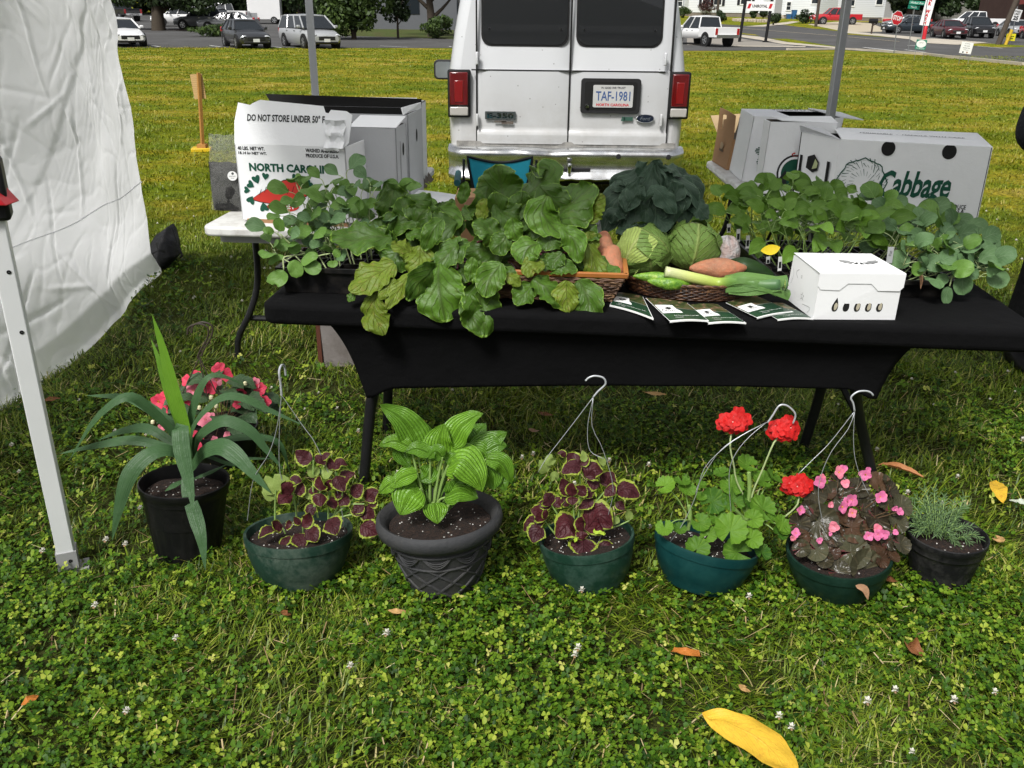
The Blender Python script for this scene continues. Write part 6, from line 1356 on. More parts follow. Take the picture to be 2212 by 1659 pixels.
# generic plant helpers
def leaf_part(parent,mat,pts,width,name='leaf',**kw):
 m=MB();leaf(m,pts,width,**kw);return m. build(name,mat,parent,angle=180)
def hint_of(P,k=.5):
 return Vector((random. uniform(-.35,.35),-k+random. uniform(-.25,.25),.75))
def leaves_from(parent,zf,lst,Y0,scale,mat,kd=.0009,ku=.0004,name='leaf',wk=1.0,**kw):
 """lst: (points in survey coordinates base to tip, width in the same units, tint, [Y offset at base, at tip])"""
 for e in lst:
  pts,w,tint=e[0],e[1],e[2]
  px=[zf(*q) for q in pts];w*=wk
  dyy=px[-1][1]-px[0][1]
  if len(e)>3 and isinstance(e[3],tuple):ya,yb_=e[3]
  else:ya,yb_=0.0,(-dyy*kd if dyy>0 else -dyy*ku)
  n=len(px)-1
  P=[yp(q[0],q[1],Y0+lerp(ya,yb_,i/n)) for i,q in enumerate(px)]
  W=w*scale/ppm(Y0,P[0]. z)
  mt=e[4] if len(e)>4 else mat
  leaf_part(parent,mt,P,W,name=name,tint=tint,hint=hint_of(P),**kw)
# pots on the grass
def pot(root,B,C,Rt,Rb,mat,prof='basket',soil=.022,nseg=56,extra=None):
 ax=C-B;H=ax. length;z=ax. normalized();x=Vector((1,0,0));x=(x-z*x. dot(z)). normalized();y=z. cross(x)
 Q=Matrix(((x. x,y. x,z. x,B. x),(x. y,y. y,z. y,B. y),(x. z,y. z,z. z,B. z),(0,0,0,1)))
 m=MB(Q)
 if prof=='basket':
  P=[(Rb*.96,0),(Rb,.004),(Rb*1.02,.014),(lerp(Rb,Rt,.45),H*.28),(lerp(Rb,Rt,.80),H*.62),(Rt*.955,H-.030),(Rt*.985,H-.028),(Rt,H-.006),(Rt*.995,H),(Rt*.945,H-.001),(Rt*.93,H-.010),(Rt*.90,H-.04),(Rt*.8,H*.5)]
  m. lathe(P,nseg,cap0=True)
 elif prof=='nursery':
  P=[(Rb*.97,0),(Rb,.006)]+[(lerp(Rb,Rt*.93,i/10),.006+(H-.05)*i/10) for i in range(1,11)]+[(Rt*.96,H-.042),(Rt*.97,H-.022),(Rt,H-.018),(Rt,H-.002),(Rt*.97,H),(Rt*.94,H-.006),(Rt*.90,H-.06),(Rt*.86,H*.5)]
  def fn(r,zz,a,i):
   if 2<=i<=9:r*=1-.020*(math. cos(a*26)>.2)*(1 if zz>.03 else.4)
   return r,zz
  m. lathe(P,104,fn=fn,cap0=True)
 elif prof=='urn':
  P=[(Rb*.95,0),(Rb,.008)]+[(lerp(Rb,Rt*.80,(i/9)**.85),.008+(H-.075)*i/9) for i in range(1,10)]+[(Rt*.83,H-.058),(Rt*.90,H-.052),(Rt*.975,H-.040),(Rt,H-.022),(Rt*.985,H-.006),(Rt*.93,H+.001),(Rt*.87,H-.006),(Rt*.82,H-.025),(Rt*.78,H-.08)]
  m. lathe(P,72,cap0=True)
 pt=m. build('pot',mat,root,angle=55)
 if prof=='urn':
  rz=lambda zz:lerp(Rb,Rt*.80,(max(0,zz-.008)/(H-.075))**.85)+.001
  m=MB(Q);ztop=H-.12
  for k in range(10):
   for s in (-1,1):
    L=[]
    for i in range(15):
     zz=.012+(ztop-.012)*i/14;a=k*6.283/10+s*1.15*i/14;L. append((rz(zz)*math. cos(a),rz(zz)*math. sin(a),zz))
    m. tube(L,.0042,6)
  for zz in (ztop,ztop+.045):m. tube([(rz(zz)*math. cos(i*6.283/60),rz(zz)*math. sin(i*6.283/60),zz) for i in range(61)],.0045,6)
  for k in range(10):
   for q in range(3):
    L=[(rz(H-.078)*math. cos(t)*1.004,rz(H-.078)*math. sin(t)*1.004,H-.072-(.020+.007*q)*math. sin(math. pi*i/12)) for i,t in ((i,k*6.283/10+.628*i/12) for i in range(13))];m. tube(L,.0022,5)
   for q in (-.05,0,.05):m. tube([(rz(H-.08)*math. cos(k*.6283+q*.5)*1.004,rz(H-.08)*math. sin(k*.6283+q*.5)*1.004,H-.075),(rz(ztop)*math. cos(k*.6283+q*2)*1.004,rz(ztop)*math. sin(k*.6283+q*2)*1.004,ztop+.045)],.0022,5)
  m. build('relief',mat,pt)
 rs=Rt*(.905 if prof=='basket' else.90 if prof=='nursery' else.80);zs_=H-soil
 m=MB(Q)
 def sf(r,zz,a,i):return r,zz+(.006*noise. noise(Vector((r*math. cos(a)*22,r*math. sin(a)*22,H*50)))+.010*(1-(r/rs)**2))
 m. lathe([(.0005,zs_)]+[(rs*i/14,zs_) for i in range(1,15)],48,fn=sf);m. build('soil',SOIL,root,angle=180)
 return Q,H
def crumbs(Q,H,rs,soil,n,seed):
 r=random. Random(seed);m=MB(Q)
 for i in range(n//3):
  a=r. random()*6.283;rr=rs*math. sqrt(r. random())*.94;s=r. uniform(.0010,.0026)
  c=Vector((rr*math. cos(a),rr*math. sin(a),H-soil+.010*(1-(rr/rs)**2)+.002));m. lathe([(.0002,s),(s*.9,s*.4),(s,-s*.3),(.0002,-s)],5,Mx=Matrix. Translation(c))
 return m
PERL=M('perlite',(.66,.64,.60),.9)
NURS=M('nursery_pot_black',(.0065,.0065,.007),.38,var=.3,scale=9,bump=.15,bscale=30,dirt=(.016,.015,.014),dscale=9)
GRNP=M('basket_green',(.008,.032,.020),.45,var=.15,scale=5,dirt=(.055,.10,.080),dscale=9,bump=.1)
GRNP2=M('basket_green_dusty',(.011,.034,.023),.55,var=.2,scale=5,dirt=(.12,.15,.12),dscale=6,bump=.15)
TEALP=M('basket_teal',(.003,.032,.033),.40,var=.15,scale=4,dirt=(.012,.060,.056),dscale=8,bump=.1)
URNP=M('urn_grey',(.036,.037,.039),.62,var=.25,scale=7,dirt=(.065,.062,.057),dscale=5,bump=.3,bscale=60)
WIRE=M('hanger_wire',(.42,.44,.45),.35,metal=.6);HOOK=M('hook_white',(.46,.48,.50),.35,metal=.3)
def grain(px0,C,dy=0.0):pass
GP_='potted plants lined up on the grass before the table'
def pot_place(bx,by,cx,cy,dy=0.0):
 B=gp(bx,by);C=yp(cx,cy,B. y+dy);return B,C
def wire_hanger(root,hook,joint,ends,names=('hanger_hook','hanger_wire'),hr=.0032,wr=.0011,mats=(HOOK,WIRE)):
 m=MB();m. tube(catmull(hook,26),hr,8);m. build(names[0],mats[0],root,angle=180)
 for e in ends:
  m=MB();m. tube(catmull(e,18),wr,5);m. build(names[1],mats[1],root,angle=180)
random. seed(21)
B,C=pot_place(408,1190,398,1036,.02);rt=thing('potted_plant','tall strap leaved plant in a ribbed black nursery pot beside the canopy leg','potted plant',B,GP_)
Q,H=pot(rt,B,C,.137,.100,NURS,'nursery',.045);crumbs(Q,H,.12,.045,60,3). build('perlite',PERL,rt,smooth=False)['kind']='stuff'
S_=lambda lst,mat,prof=W_strap,**k:leaves_from(rt,P1,lst,C. y,.366,mat,prof=prof,nu=26,nv=4,fold=.28,nz=.05,**k)
S_([([(880,960),(860,800),(790,560),(720,280),(660,75)],98,.75,(0,.05)),([(865,900),(815,700),(740,480),(690,320),(652,218)],60,.35,(.02,.10))],L_STRAPG)
S_([([(870,930),(800,760),(640,625),(500,565),(265,556)],72,.6,(.0,.12)),([(860,960),(790,790),(650,640),(510,562),(330,690),(168,945)],58,.5,(0,-.12)),([(860,960),(780,840),(630,750),(480,765),(338,822)],62,.35,(.02,.14)),([(860,970),(780,880),(560,820),(370,842),(108,902)],62,.65,(0,.0)),([(860,980),(790,885),(660,895),(535,1010),(470,1200),(423,1418)],96,.55,(-.02,-.20)),([(870,920),(828,745),(835,880),(880,1080),(906,1248)],96,.7,(-.02,-.20)),([(870,1000),(865,1110),(912,1260),(950,1400),(976,1592)],84,.5,(-.06,-.22)),([(870,930),(885,700),(945,510),(1015,437),(1120,455),(1210,500)],56,.5,(.02,.10)),([(880,920),(900,740),(990,625),(1085,560),(1210,572),(1360,645),(1558,732)],72,.6,(.0,.04)),([(890,950),(920,820),(1010,735),(1105,705),(1240,765),(1330,870),(1445,1005)],76,.5,(0,-.02)),([(895,975),(960,890),(1060,855),(1150,905),(1240,1000),(1365,1135)],104,.65,(-.02,-.14)),([(890,960),(1010,860),(1130,808),(1280,800),(1410,840),(1482,1035)],56,.45,(.04,.12)),([(895,980),(960,910),(1130,962),(1200,930),(1420,930)],32,.4,(.02,.1)),([(890,960),(1020,845),(1160,800),(1332,780)],42,.45,(.05,.16)),([(840,1060),(790,1085),(735,1122)],44,.7,(-.04,-.08)),([(900,1050),(1000,1010),(1105,962)],34,.4,(0,.02))],L_STRAP)
m=MB();m. tube([C+Vector((0,0,-.06)),yp(*P1(878,960),C. y),yp(*P1(845,800),C. y)],[.016,.014,.010],10);m. build('stem',STEM,rt)
B=gp(492,1005);C=Vector((B. x,B. y,.17));rt=thing('potted_plant','pink flowered begonia with a brown plastic hook behind the strap leaved plant','potted plant',B,GP_)
Q,H=pot(rt,B,C,.13,.09,NURS,'basket',.02)
rr=random. Random(4)
for i in range(44):
 a=rr. uniform(0,6.28);k=rr. uniform(.03,.17);p0=C+Vector((math. cos(a)*.03,math. sin(a)*.03,.02));p1=C+Vector((math. cos(a)*k,math. sin(a)*k*.8,rr. uniform(.02,.17)*(1.1-k*3)+.02))
 leaf_part(rt,L_BEGG,[p1,p1+Vector((math. cos(a)*.035,math. sin(a)*.03-.01,.012)),p1+Vector((math. cos(a)*.075,math. sin(a)*.06-.02,-.012))],.062,hint=(rr. uniform(-.3,.3),-.3,.9),tint=rr. uniform(.1,.8),cup=.15,jag=.10,jn=6,nu=10,nv=4,nz=.1)
PINK=leafM('petal_pink',(.66,.055,.11),(.48,.015,.045),(.85,.25,.32),nv=1,gloss=.5,trans=.25,veinstr=.2);PINKP=leafM('petal_pale',(.72,.22,.29),(.66,.11,.18),(.9,.45,.5),nv=1,gloss=.5,trans=.25,veinstr=.2);YEL=M('stamen_yellow',(.75,.48,.02),.6);REDP=leafM('petal_red',(.50,.005,.004),(.20,.0015,.0015),(.75,.04,.03),nv=1,gloss=.55,trans=.2,veinstr=.25);MAG=leafM('petal_magenta',(.66,.17,.34),(.55,.09,.24),(.8,.35,.5),nv=1,gloss=.5,trans=.25,veinstr=.2);BUD=M('bud_cream',(.66,.62,.38),.6)
def flower(parent,P,R,face,mat,n=5,seed=0,stamen=True,name='flower',open_=.35):
 r=random. Random(seed);f=Vector(face). normalized();s=f. cross(Vector((.2,.3,1))). normalized();t=s. cross(f);m=MB();a0=r. random()*6
 for k in range(n):
  a=a0+6.283*k/n+r. uniform(-.12,.12);d=s*math. cos(a)+t*math. sin(a);L=R*r. uniform(.85,1.15)
  leaf(m,[P,P+d*L*.55+f*L*open_*.55,P+d*L+f*L*open_*.62],L*(1.05 if n>3 else 1.3),prof=lambda u:math. sin(math. pi*(u*.86+.10))**.7,hint=f,nu=5,nv=4,cup=.12,tint=r. uniform(.2,.9),nz=.12)
 if stamen:m. lathe([(.0003,R*.14),(R*.13,R*.05),(R*.12,-R*.05)],8,Mx=frame(P+f*R*.12,s,t),mi=1)
 return m. build(name,[mat,YEL],parent,angle=180)
FL=[(870,470,40,0),(930,440,34,0),(905,525,48,1),(930,490,36,0),(1000,505,46,0),(1040,465,36,1),(1055,400,42,0),(1100,435,48,0),(700,590,52,1),(740,560,40,0),(730,650,46,0),(750,615,40,0),(870,630,56,1),(885,690,30,0),(980,700,50,1),(1005,690,34,1),(935,800,40,0),(925,870,40,0),(1275,485,40,2),(1300,515,40,0),(1185,545,34,1),(1165,610,28,0),(1280,580,36,0),(1325,595,42,0),(1130,525,14,0),(1030,815,20,2),(1105,790,22,1),(720,740,22,2)]
for i,(x,y,r_,k) in enumerate(FL):
 dyy=.13-(y-400)*.00042;P=yp(*P1(x,y),C. y+dyy-.06);R=r_*.366/ppm(C. y,.3)
 flower(rt,P,R,(random. uniform(-.5,.5),-.9,random. uniform(.1,.7)),(PINK,PINKP,PINKP)[k] if i%4 else PINK,5,i,k==1)
 m=MB();m. tube([P+Vector((0,.004,-.002)),P. lerp(C,.4)+Vector((0,.01,.02)),C+Vector((0,0,.0))],.0018,5);m. build('flower_stem',STEMD,rt)
for x,y in ((1210,487),(1010,570),(940,630),(665,715),(715,650),(1040,620)):
 P=yp(*P1(x,y),C. y-.02);m=MB(Matrix. Translation(P));m. lathe([(.0005,.011),(.007,.006),(.008,-.003),(.0005,-.011)],10);m. build('bud',BUD,rt)
BRN=M('hook_brown',(.055,.042,.032),.45);hk=[(940,330),(955,290),(1000,210),(1000,150),(945,128),(890,150),(882,190)]
m=MB();pts=catmull([yp(*P1(*q),C. y+.01) for q in hk],26)
for o_ in (-.008,.008):m. tube([q+Vector((o_,0,o_*.4)) for q in pts],.0032,6)
for i in range(0,26,2):m. tube([pts[i]+Vector((-.008,0,0)),pts[min(26,i+2)]+Vector((.008,0,0))],.0016,5)
m. build('hanger_hook',BRN,rt)
for q in ((815,600),(985,560),(1040,540)):
 m=MB();m. tube(catmull([pts[0],yp(*P1((940+q[0])/2,(330+q[1])/2),C. y),yp(*P1(*q),C. y+.0)],8),.0024,5);m. build('hanger_wire',BRN,rt)
COL1=[([(580,660),(530,640),(468,590)],95,.35),([(600,665),(630,650),(672,690)],70,.3),([(715,712),(770,670),(822,695)],70,.3),([(640,650),(670,625),(705,612)],50,.4),([(690,720),(705,680),(700,640)],50,.4),([(765,800),(810,760),(872,748)],90,.4),([(640,862),(632,810),(642,762)],95,.7,(-.03,-.03)),([(642,878),(632,920),(640,972)],88,.6,(-.03,-.06)),([(690,860),(690,820),(712,785)],55,.6,(-.02,-.02)),([(615,875),(585,860),(555,870)],70,.5),([(695,915),(720,940),(735,985)],80,.5),([(445,880),(410,840),(372,815)],90,.8,(-.02,-.03)),([(450,895),(400,905),(352,950)],95,.9,(-.02,-.06)),([(470,880),(500,850),(518,805)],80,.6),([(840,890),(885,855),(925,822)],95,.55),([(830,905),(790,925),(758,962)],90,.4),([(800,880),(765,860),(742,842)],100,.35),([(935,925),(980,880),(1028,862)],95,.4),([(925,955),(890,975),(855,1015)],75,.4),([(900,1010),(950,1010),(1000,1045)],100,.5),([(905,1090),(950,1110),(1025,1150)],110,.7,(-.03,-.05)),([(690,1050),(715,1090),(745,1155)],110,.2,(-.04,-.10)),([(370,1115),(290,1115),(222,1180)],90,.15,(-.04,-.10)),([(385,1105),(350,1095),(313,1068)],70,.8,(-.04,-.06)),([(400,1110),(425,1085),(432,1055)],48,.6,(-.04,-.04)),([(515,1100),(545,1060),(562,1005)],75,.8,(-.04,-.04)),([(510,1080),(480,1060),(458,1035)],50,.6,(-.04,-.04)),([(535,1125),(580,1150),(615,1205)],100,.15,(-.05,-.09)),([(465,1150),(500,1190),(522,1255)],95,.15,(-.05,-.10)),([(430,1160),(395,1200),(368,1262)],65,.3,(-.05,-.10)),([(600,960),(575,990),(590,1030)],70,.2),([(740,760),(760,800),(800,870)],90,.25),([(570,780),(590,770),(640,790)],60,.3),([(430,800),(470,790),(515,800)],70,.15),([(870,960),(880,1000),(920,1020)],60,.3),([(960,960),(990,930),(1015,900)],80,.3)]
LIM1=[([(340,880),(300,820),(272,760)],120,.7),([(410,850),(370,800),(330,750)],110,.6),([(610,770),(585,730),(560,690)],90,.6),([(650,770),(690,740),(722,730)],90,.5),([(330,920),(290,890),(245,865)],80,.6),([(560,920),(560,880),(575,840)],60,.7)]
def coleus(rt,zf,lst,lim,C,scale,stems):
 leaves_from(rt,zf,lst,C. y,scale,L_COLEUS,wk=1.36,prof=W_ovate,nu=18,nv=8,cup=.05,fold=.16,jag=.05,jn=7,nz=.10,ruf=.06,rfreq=4)
 leaves_from(rt,zf,lim,C. y,scale,L_LIME,prof=W_ovate,nu=12,nv=4,cup=.1,jag=.07,jn=7,nz=.1)
 for L in stems:
  m=MB();m. tube(catmull([yp(*zf(*q),C. y) for q in L],10),[.0034-.0014*i/10 for i in range(11)],6);m. build('stem',STEM,rt)
B,C=pot_place(650,1248,648,1144,.03);rt=thing('potted_plant','burgundy coleus in a dusty green hanging pot, left of the large grey urn','potted plant',B,GP_)
Q,H=pot(rt,B,C+Vector((-.004,0,0)),.163,.112,GRNP2,'basket',.024);crumbs(Q,H,.145,.024,150,5). build('perlite',PERL,rt,smooth=False)['kind']='stuff'
coleus(rt,P2,COL1,LIM1,C,.3242,[[(335,1060),(335,950),(340,860)],[(480,1060),(470,960),(455,880)],[(560,1050),(600,950),(640,860)],[(690,1050),(690,950),(700,820)],[(620,1040),(590,900),(590,660)],[(700,1050),(820,960),(930,950)],[(720,1040),(780,900),(780,800)],[(420,1190),(400,1140),(385,1110)],[(520,1180),(520,1120),(515,1080)],[(700,1060),(800,1030),(900,1010)]])
jt=[yp(*P2(x,y),C. y+.02) for x,y in ((378,225),(372,150),(362,70))]
m=MB();m. tube(catmull([jt[0],jt[1],jt[2],jt[2]+Vector((.002,.02,.012)),jt[2]+Vector((.004,.045,.0)),jt[2]+Vector((.004,.05,-.03))],20),.0034,8);m. build('hanger_hook',HOOK,rt)
for L in ([(378,225),(345,450),(290,620),(190,790),(150,1060)],[(378,225),(520,430),(600,540),(690,740),(760,900),(805,1170)],[(378,225),(365,420),(368,740),(440,900)]):
 m=MB();n=len(L);m. tube(catmull([yp(*P2(*q),C. y+.02-(.0 if i<2 else.03*i/n*(1 if L[-1][0]>500 else.6))) for i,q in enumerate(L)],16),.0011,5);m. build('hanger_wire',WIRE,rt)
B,C=pot_place(962,1262,948,1106,.02);rt=thing('potted_plant','glossy green hosta in a large dark grey urn with a diamond relief','potted plant',B,GP_)
Q,H=pot(rt,B,C,.190,.100,URNP,'urn',.035);crumbs(Q,H,.15,.035,110,8). build('perlite',PERL,rt,smooth=False)['kind']='stuff'
HO=[([(1290,640),(1270,520),(1190,395),(1100,330),(1032,290)],175,.35,(.02,.03)),([(1350,640),(1340,520),(1310,390)],130,.2,(.06,.10)),([(1430,660),(1425,540),(1460,415)],170,.85,(0,.02)),([(1500,560),(1560,450),(1640,380),(1722,348)],165,.75,(.02,.04)),([(1640,600),(1760,540),(1880,470)],140,.3,(.04,.06)),([(1600,640),(1660,500),(1740,410)],170,.05,(.08,.14)),([(1240,575),(1130,530),(1022,562)],90,.75,(0,.0)),([(1370,615),(1280,580),(1198,602)],95,.4,(-.02,-.02)),([(1280,745),(1190,770),(1098,845)],120,.85,(-.02,-.03)),([(1135,795),(1080,830),(1028,878)],95,.95,(-.02,-.02)),([(1300,850),(1230,890),(1165,1022)],215,.7,(-.03,-.07)),([(1395,945),(1405,1000),(1418,1082)],130,.8,(-.05,-.09)),([(1480,705),(1570,660),(1660,740),(1722,862)],230,.95,(-.02,-.06)),([(1470,905),(1570,860),(1688,912)],165,.45,(-.03,-.04)),([(1740,650),(1850,680),(1912,812)],105,.5,(.0,.0)),([(1610,600),(1700,600),(1765,690)],125,.35,(.02,.02)),([(1690,690),(1775,760),(1790,860)],160,.25,(.01,-.01)),([(1450,640),(1400,600),(1345,650)],90,.3,(-.03,-.03)),([(1490,690),(1530,635),(1565,605)],100,.35,(-.02,.0)),([(1150,570),(1190,640),(1235,705)],100,.1,(.02,.0)),([(1790,740),(1840,790),(1870,865)],95,.2,(.02,.0)),([(1560,480),(1620,520),(1640,600)],130,.0,(.08,.08)),([(1250,640),(1220,600),(1180,590)],70,.2,(.03,.05)),([(1340,860),(1290,800),(1220,780)],120,.25,(.0,.0)),([(1600,760),(1680,780),(1740,860)],130,.2,(.0,-.02)),([(1500,800),(1530,860),(1520,940)],110,.15,(-.01,-.03)),([(1380,700),(1350,760),(1300,800)],110,.2,(-.01,-.02)),([(1740,600),(1810,560),(1880,560)],110,.2,(.03,.04))]
leaves_from(rt,P2,HO,C. y,.3242,L_HOSTA,wk=1.26,prof=lambda u:math. sin(math. pi*(u*.94+.05)**.68)**.8 if u<1 else 0,nu=18,nv=10,cup=.20,fold=.12,nz=.06,ruf=.05,rfreq=2)
for e in HO:
 p1=yp(*P2(*e[0][0]),C. y+e[3][0]);bx=1380+(e[0][0][0]-1420)*.28;p0=yp(*P2(bx,990),C. y+e[3][0]*.4-.01)
 m=MB();m. tube(catmull([p0,p0 . lerp(p1,.5)+Vector((0,0,.012)),p1],10),[.0050-.0022*i/10 for i in range(11)],7);m. build('stalk',STEM if e[2]>.25 else M('green_stem_shade',(.10,.2,.03),.5),rt)
B,C=pot_place(1276,1256,1266,1155,.02);rt=thing('potted_plant','burgundy coleus in a clean dark green hanging pot, right of the large grey urn','potted plant',B,GP_)
Q,H=pot(rt,B,C,.146,.104,GRNP,'basket',.022);crumbs(Q,H,.13,.022,150,15). build('perlite',PERL,rt,smooth=False)['kind']='stuff'
COL2=[([(505,705),(470,650),(425,615)],95,.35),([(530,700),(470,700),(396,750)],105,.35,(-.01,-.03)),([(520,690),(550,660),(562,610)],60,.5),([(555,770),(610,720),(678,735)],125,.45,(-.01,-.01)),([(700,840),(710,785),(745,735)],120,.45),([(760,870),(830,850),(925,900)],125,.35,(-.01,-.02)),([(650,830),(610,810),(562,800)],85,.4),([(690,845),(720,860),(755,890)],95,.5,(-.01,-.03)),([(455,895),(420,830),(398,775)],85,.4),([(470,900),(462,850),(468,805)],68,.7,(-.02,-.02)),([(470,900),(470,930),(474,958)],70,.7,(-.03,-.04)),([(505,890),(535,850),(552,825)],80,.5,(-.02,-.02)),([(605,910),(560,950),(505,985)],70,.3),([(330,960),(310,910),(280,880)],105,.25,(-.01,0)),([(330,960),(280,950),(228,955)],70,.3),([(345,965),(380,930),(418,930)],75,.45),([(290,1050),(240,1000),(188,995)],105,.8,(-.02,-.02)),([(290,1050),(290,1010),(298,985)],44,.8,(-.03,-.03)),([(280,1070),(210,1070),(138,1130)],100,.15,(-.02,-.02)),([(268,1100),(230,1140),(205,1212)],105,.1,(-.03,-.06)),([(345,1060),(365,1060),(385,1040)],70,.4),([(512,1130),(440,1090),(358,1180)],190,.8,(-.03,-.07)),([(560,1120),(640,1030),(740,1110)],190,.8,(-.03,-.05)),([(540,1130),(520,1080),(532,1030)],66,.85,(-.04,-.04)),([(540,1130),(535,1160),(542,1192)],78,.85,(-.05,-.06)),([(540,1180),(540,1230),(545,1295)],150,.2,(-.05,-.10)),([(600,850),(580,880),(600,910)],80,.1),([(450,960),(430,930),(440,880)],70,.1),([(770,930),(790,960),(820,990)],60,.1),([(420,640),(400,610),(365,612)],40,.4),([(640,1280),(700,1235),(765,1262)],80,.1,(-.06,-.06)),([(740,860),(780,850),(810,860)],50,.6)]
LIM2=[([(300,740),(270,690),(245,660)],110,.4),([(340,690),(320,650),(330,615)],80,.4),([(545,670),(545,630),(535,590)],55,.8),([(690,690),(660,655),(640,630)],70,.5),([(850,1060),(845,1020),(835,980)],60,.4),([(520,1040),(560,1000),(600,985)],60,.7),([(380,780),(350,760),(330,800)],60,.3),([(780,1040),(760,1060),(740,1090)],50,.3)]
coleus(rt,P3,COL2,LIM2,C,.3242,[[(480,1200),(480,1050),(475,900)],[(540,1200),(540,1150),(540,1120)],[(420,1150),(370,1020),(330,960)],[(380,1180),(330,1120),(285,1060)],[(560,1150),(600,980),(690,860)],[(580,1150),(680,960),(770,870)],[(500,1150),(520,900),(520,700)],[(600,1150),(760,1100),(850,1060)]])
hk=[(608,238),(640,200),(690,150),(675,110),(620,97),(580,108),(556,130)]
wire_hanger(rt,[yp(*P3(*q),C. y+.02) for q in hk],None,[[yp(*P3(*q),C. y+.02-.012*i) for i,q in enumerate(L)] for L in ([(608,238),(500,380),(400,510),(300,640),(240,740)],[(608,238),(600,430),(670,580),(735,800),(730,940),(650,1190),(575,1295)],[(608,238),(572,430),(585,590),(680,650)])],hr=.0028)
B,C=pot_place(1506,1258,1519,1165,.03);rt=thing('potted_plant','red geranium with round scalloped leaves in a tilted teal hanging pot','potted plant',B,GP_)
Q,H=pot(rt,B,C+Vector((.012,0,0)),.160,.108,TEALP,'basket',.030);crumbs(Q,H,.14,.03,170,25). build('perlite',PERL,rt,smooth=False)['kind']='stuff'
def disc_leaf(parent,P,R,nrm,mat,notch=.5,scal=.05,ns=9,cup=.15,tint=.5,seed=0,rot=None,nz=.12):
 r=random. Random(seed);n=Vector(nrm). normalized();s=n. cross(Vector((0,0,1)) if abs(n. z)<.98 else Vector((0,1,0))). normalized();t=n. cross(s);a0=rot if rot is not None else r. random()*6.28
 m=MB();nr,na=6,44;V=[];uv=[]
 for i in range(nr+1):
  for j in range(na+1):
   f=j/na;a=a0+(f-.5)*(6.283-notch);k=i/nr
   rr=R*k*(1+scal*math. cos((f*ns)*6.283)*k)*(.80+.20*abs(math. cos((f-.5)*3.0)))
   h=cup*R*k*k+R*.06*math. cos(f*ns*6.283)*k*k+nz*R*noise. noise(Vector((math. cos(a)*k*1.5,math. sin(a)*k*1.5,seed*3.3)))
   V. append(P+s*(rr*math. cos(a))+t*(rr*math. sin(a))+n*h);uv. append((k*.94,f))
 kk=na+1;m. add(V,[(i*kk+j,(i+1)*kk+j,(i+1)*kk+j+1,i*kk+j+1) for i in range(nr) for j in range(na)],uv,0,tint)
 return m. build('leaf',mat,parent,angle=180)
def petiole(parent,a,b,r0=.0024,mat=STEM,bow=.015):
 m=MB();m. tube(catmull([a,a. lerp(b,.55)+Vector((0,0,bow)),b],8),[r0,r0,r0*.95,r0*.9,r0*.85,r0*.8,r0*.75,r0*.7,r0*.7],6);m. build('stalk',mat,parent)
GE=[(P3,1085,830,72,.6,(-.3,-.5,.9),.9),(P3,1230,845,66,.5,(.2,-.5,.9),.7),(P3,1200,800,60,.2,(0,-.1,1),.5),(P3,1330,825,46,.3,(.3,-.2,1),.6),(P3,1400,935,95,.0,(-.1,-.7,.6),.15),(P3,1530,835,86,.5,(.0,-.55,.8),.6),(P3,1540,930,88,.2,(.1,-.7,.6),.35),(P3,1640,690,80,.5,(.2,-.35,.9),.6),(P3,1745,795,76,.4,(.1,-.35,.9),.55),(P3,1735,985,100,.3,(.2,-.6,.8),.5),(P3,1640,930,70,.0,(.5,-.4,.6),.1),(P3,1668,1052,72,.6,(.1,-.6,.7),.8),(P3,1520,1130,118,.6,(-.05,-.65,.75),.75),(P3,1662,1180,76,.7,(.15,-.7,.7),.9),(P3,1570,1272,104,.4,(0,-.8,.6),.45),(P3,1375,1155,62,.5,(-.2,-.7,.7),.7),(P3,1320,1075,72,.3,(-.1,-.5,.8),.5),(P3,1300,1250,88,.3,(-.1,-.6,.8),.45),(P3,1082,1105,64,.6,(-.2,-.6,.8),.85),(P3,1185,1112,52,.2,(0,-.4,.9),.3),(P3,1440,1040,64,.3,(-.2,-.4,.9),.5),(P3,1470,745,60,.2,(-.2,-.1,.9),.4),(P3,1810,770,70,.3,(.5,-.1,.8),.4),(P3,1870,1080,70,.5,(.3,-.6,.7),.7),(P4,270,1000,66,.3,(.3,-.6,.7),.7),(P4,200,950,44,.3,(.3,-.5,.8),.5),(P4,70,1075,72,.3,(.2,-.7,.6),.8),(P4,130,1180,70,.0,(.2,-.4,.6),.1),(P3,1330,900,40,.3,(0,-.4,.8),.5),(P4,250,1050,60,.0,(.2,-.3,.6),.1)]
for i,(zf,x,y,R,d,nrm,tint) in enumerate(GE):
 sc=.3242 if zf is P3 else.3136;px=zf(x,y);Yq=C. y+.06-(px[1]-1000)*.0008-.03*(d>.5)
 P=yp(px[0],px[1],Yq);R=R*sc/ppm(Yq,P. z)
 disc_leaf(rt,P,R,nrm,L_GER,notch=.55,scal=.055,ns=11,cup=.22,tint=tint,seed=i,rot=random. uniform(0,6.28))
 k=.35 if px[0]<1480 else.7;root_=yp(*P3(1255 if px[0]<1480 else 1640,1060),C. y)
 petiole(rt,root_ if px[0]>1480 or px[0]<1480 else C,P-Vector(nrm). normalized()*.004)
for L,w in (([(1640,1200),(1635,1000),(1650,860),(1645,740)],.006),([(1240,1120),(1255,1030),(1245,960)],.006),([(1600,1200),(1540,1150),(1520,1100)],.004)):
 m=MB();m. tube(catmull([yp(*P3(*q),C. y) for q in L],10),w,8);m. build('stem',STEM,rt)
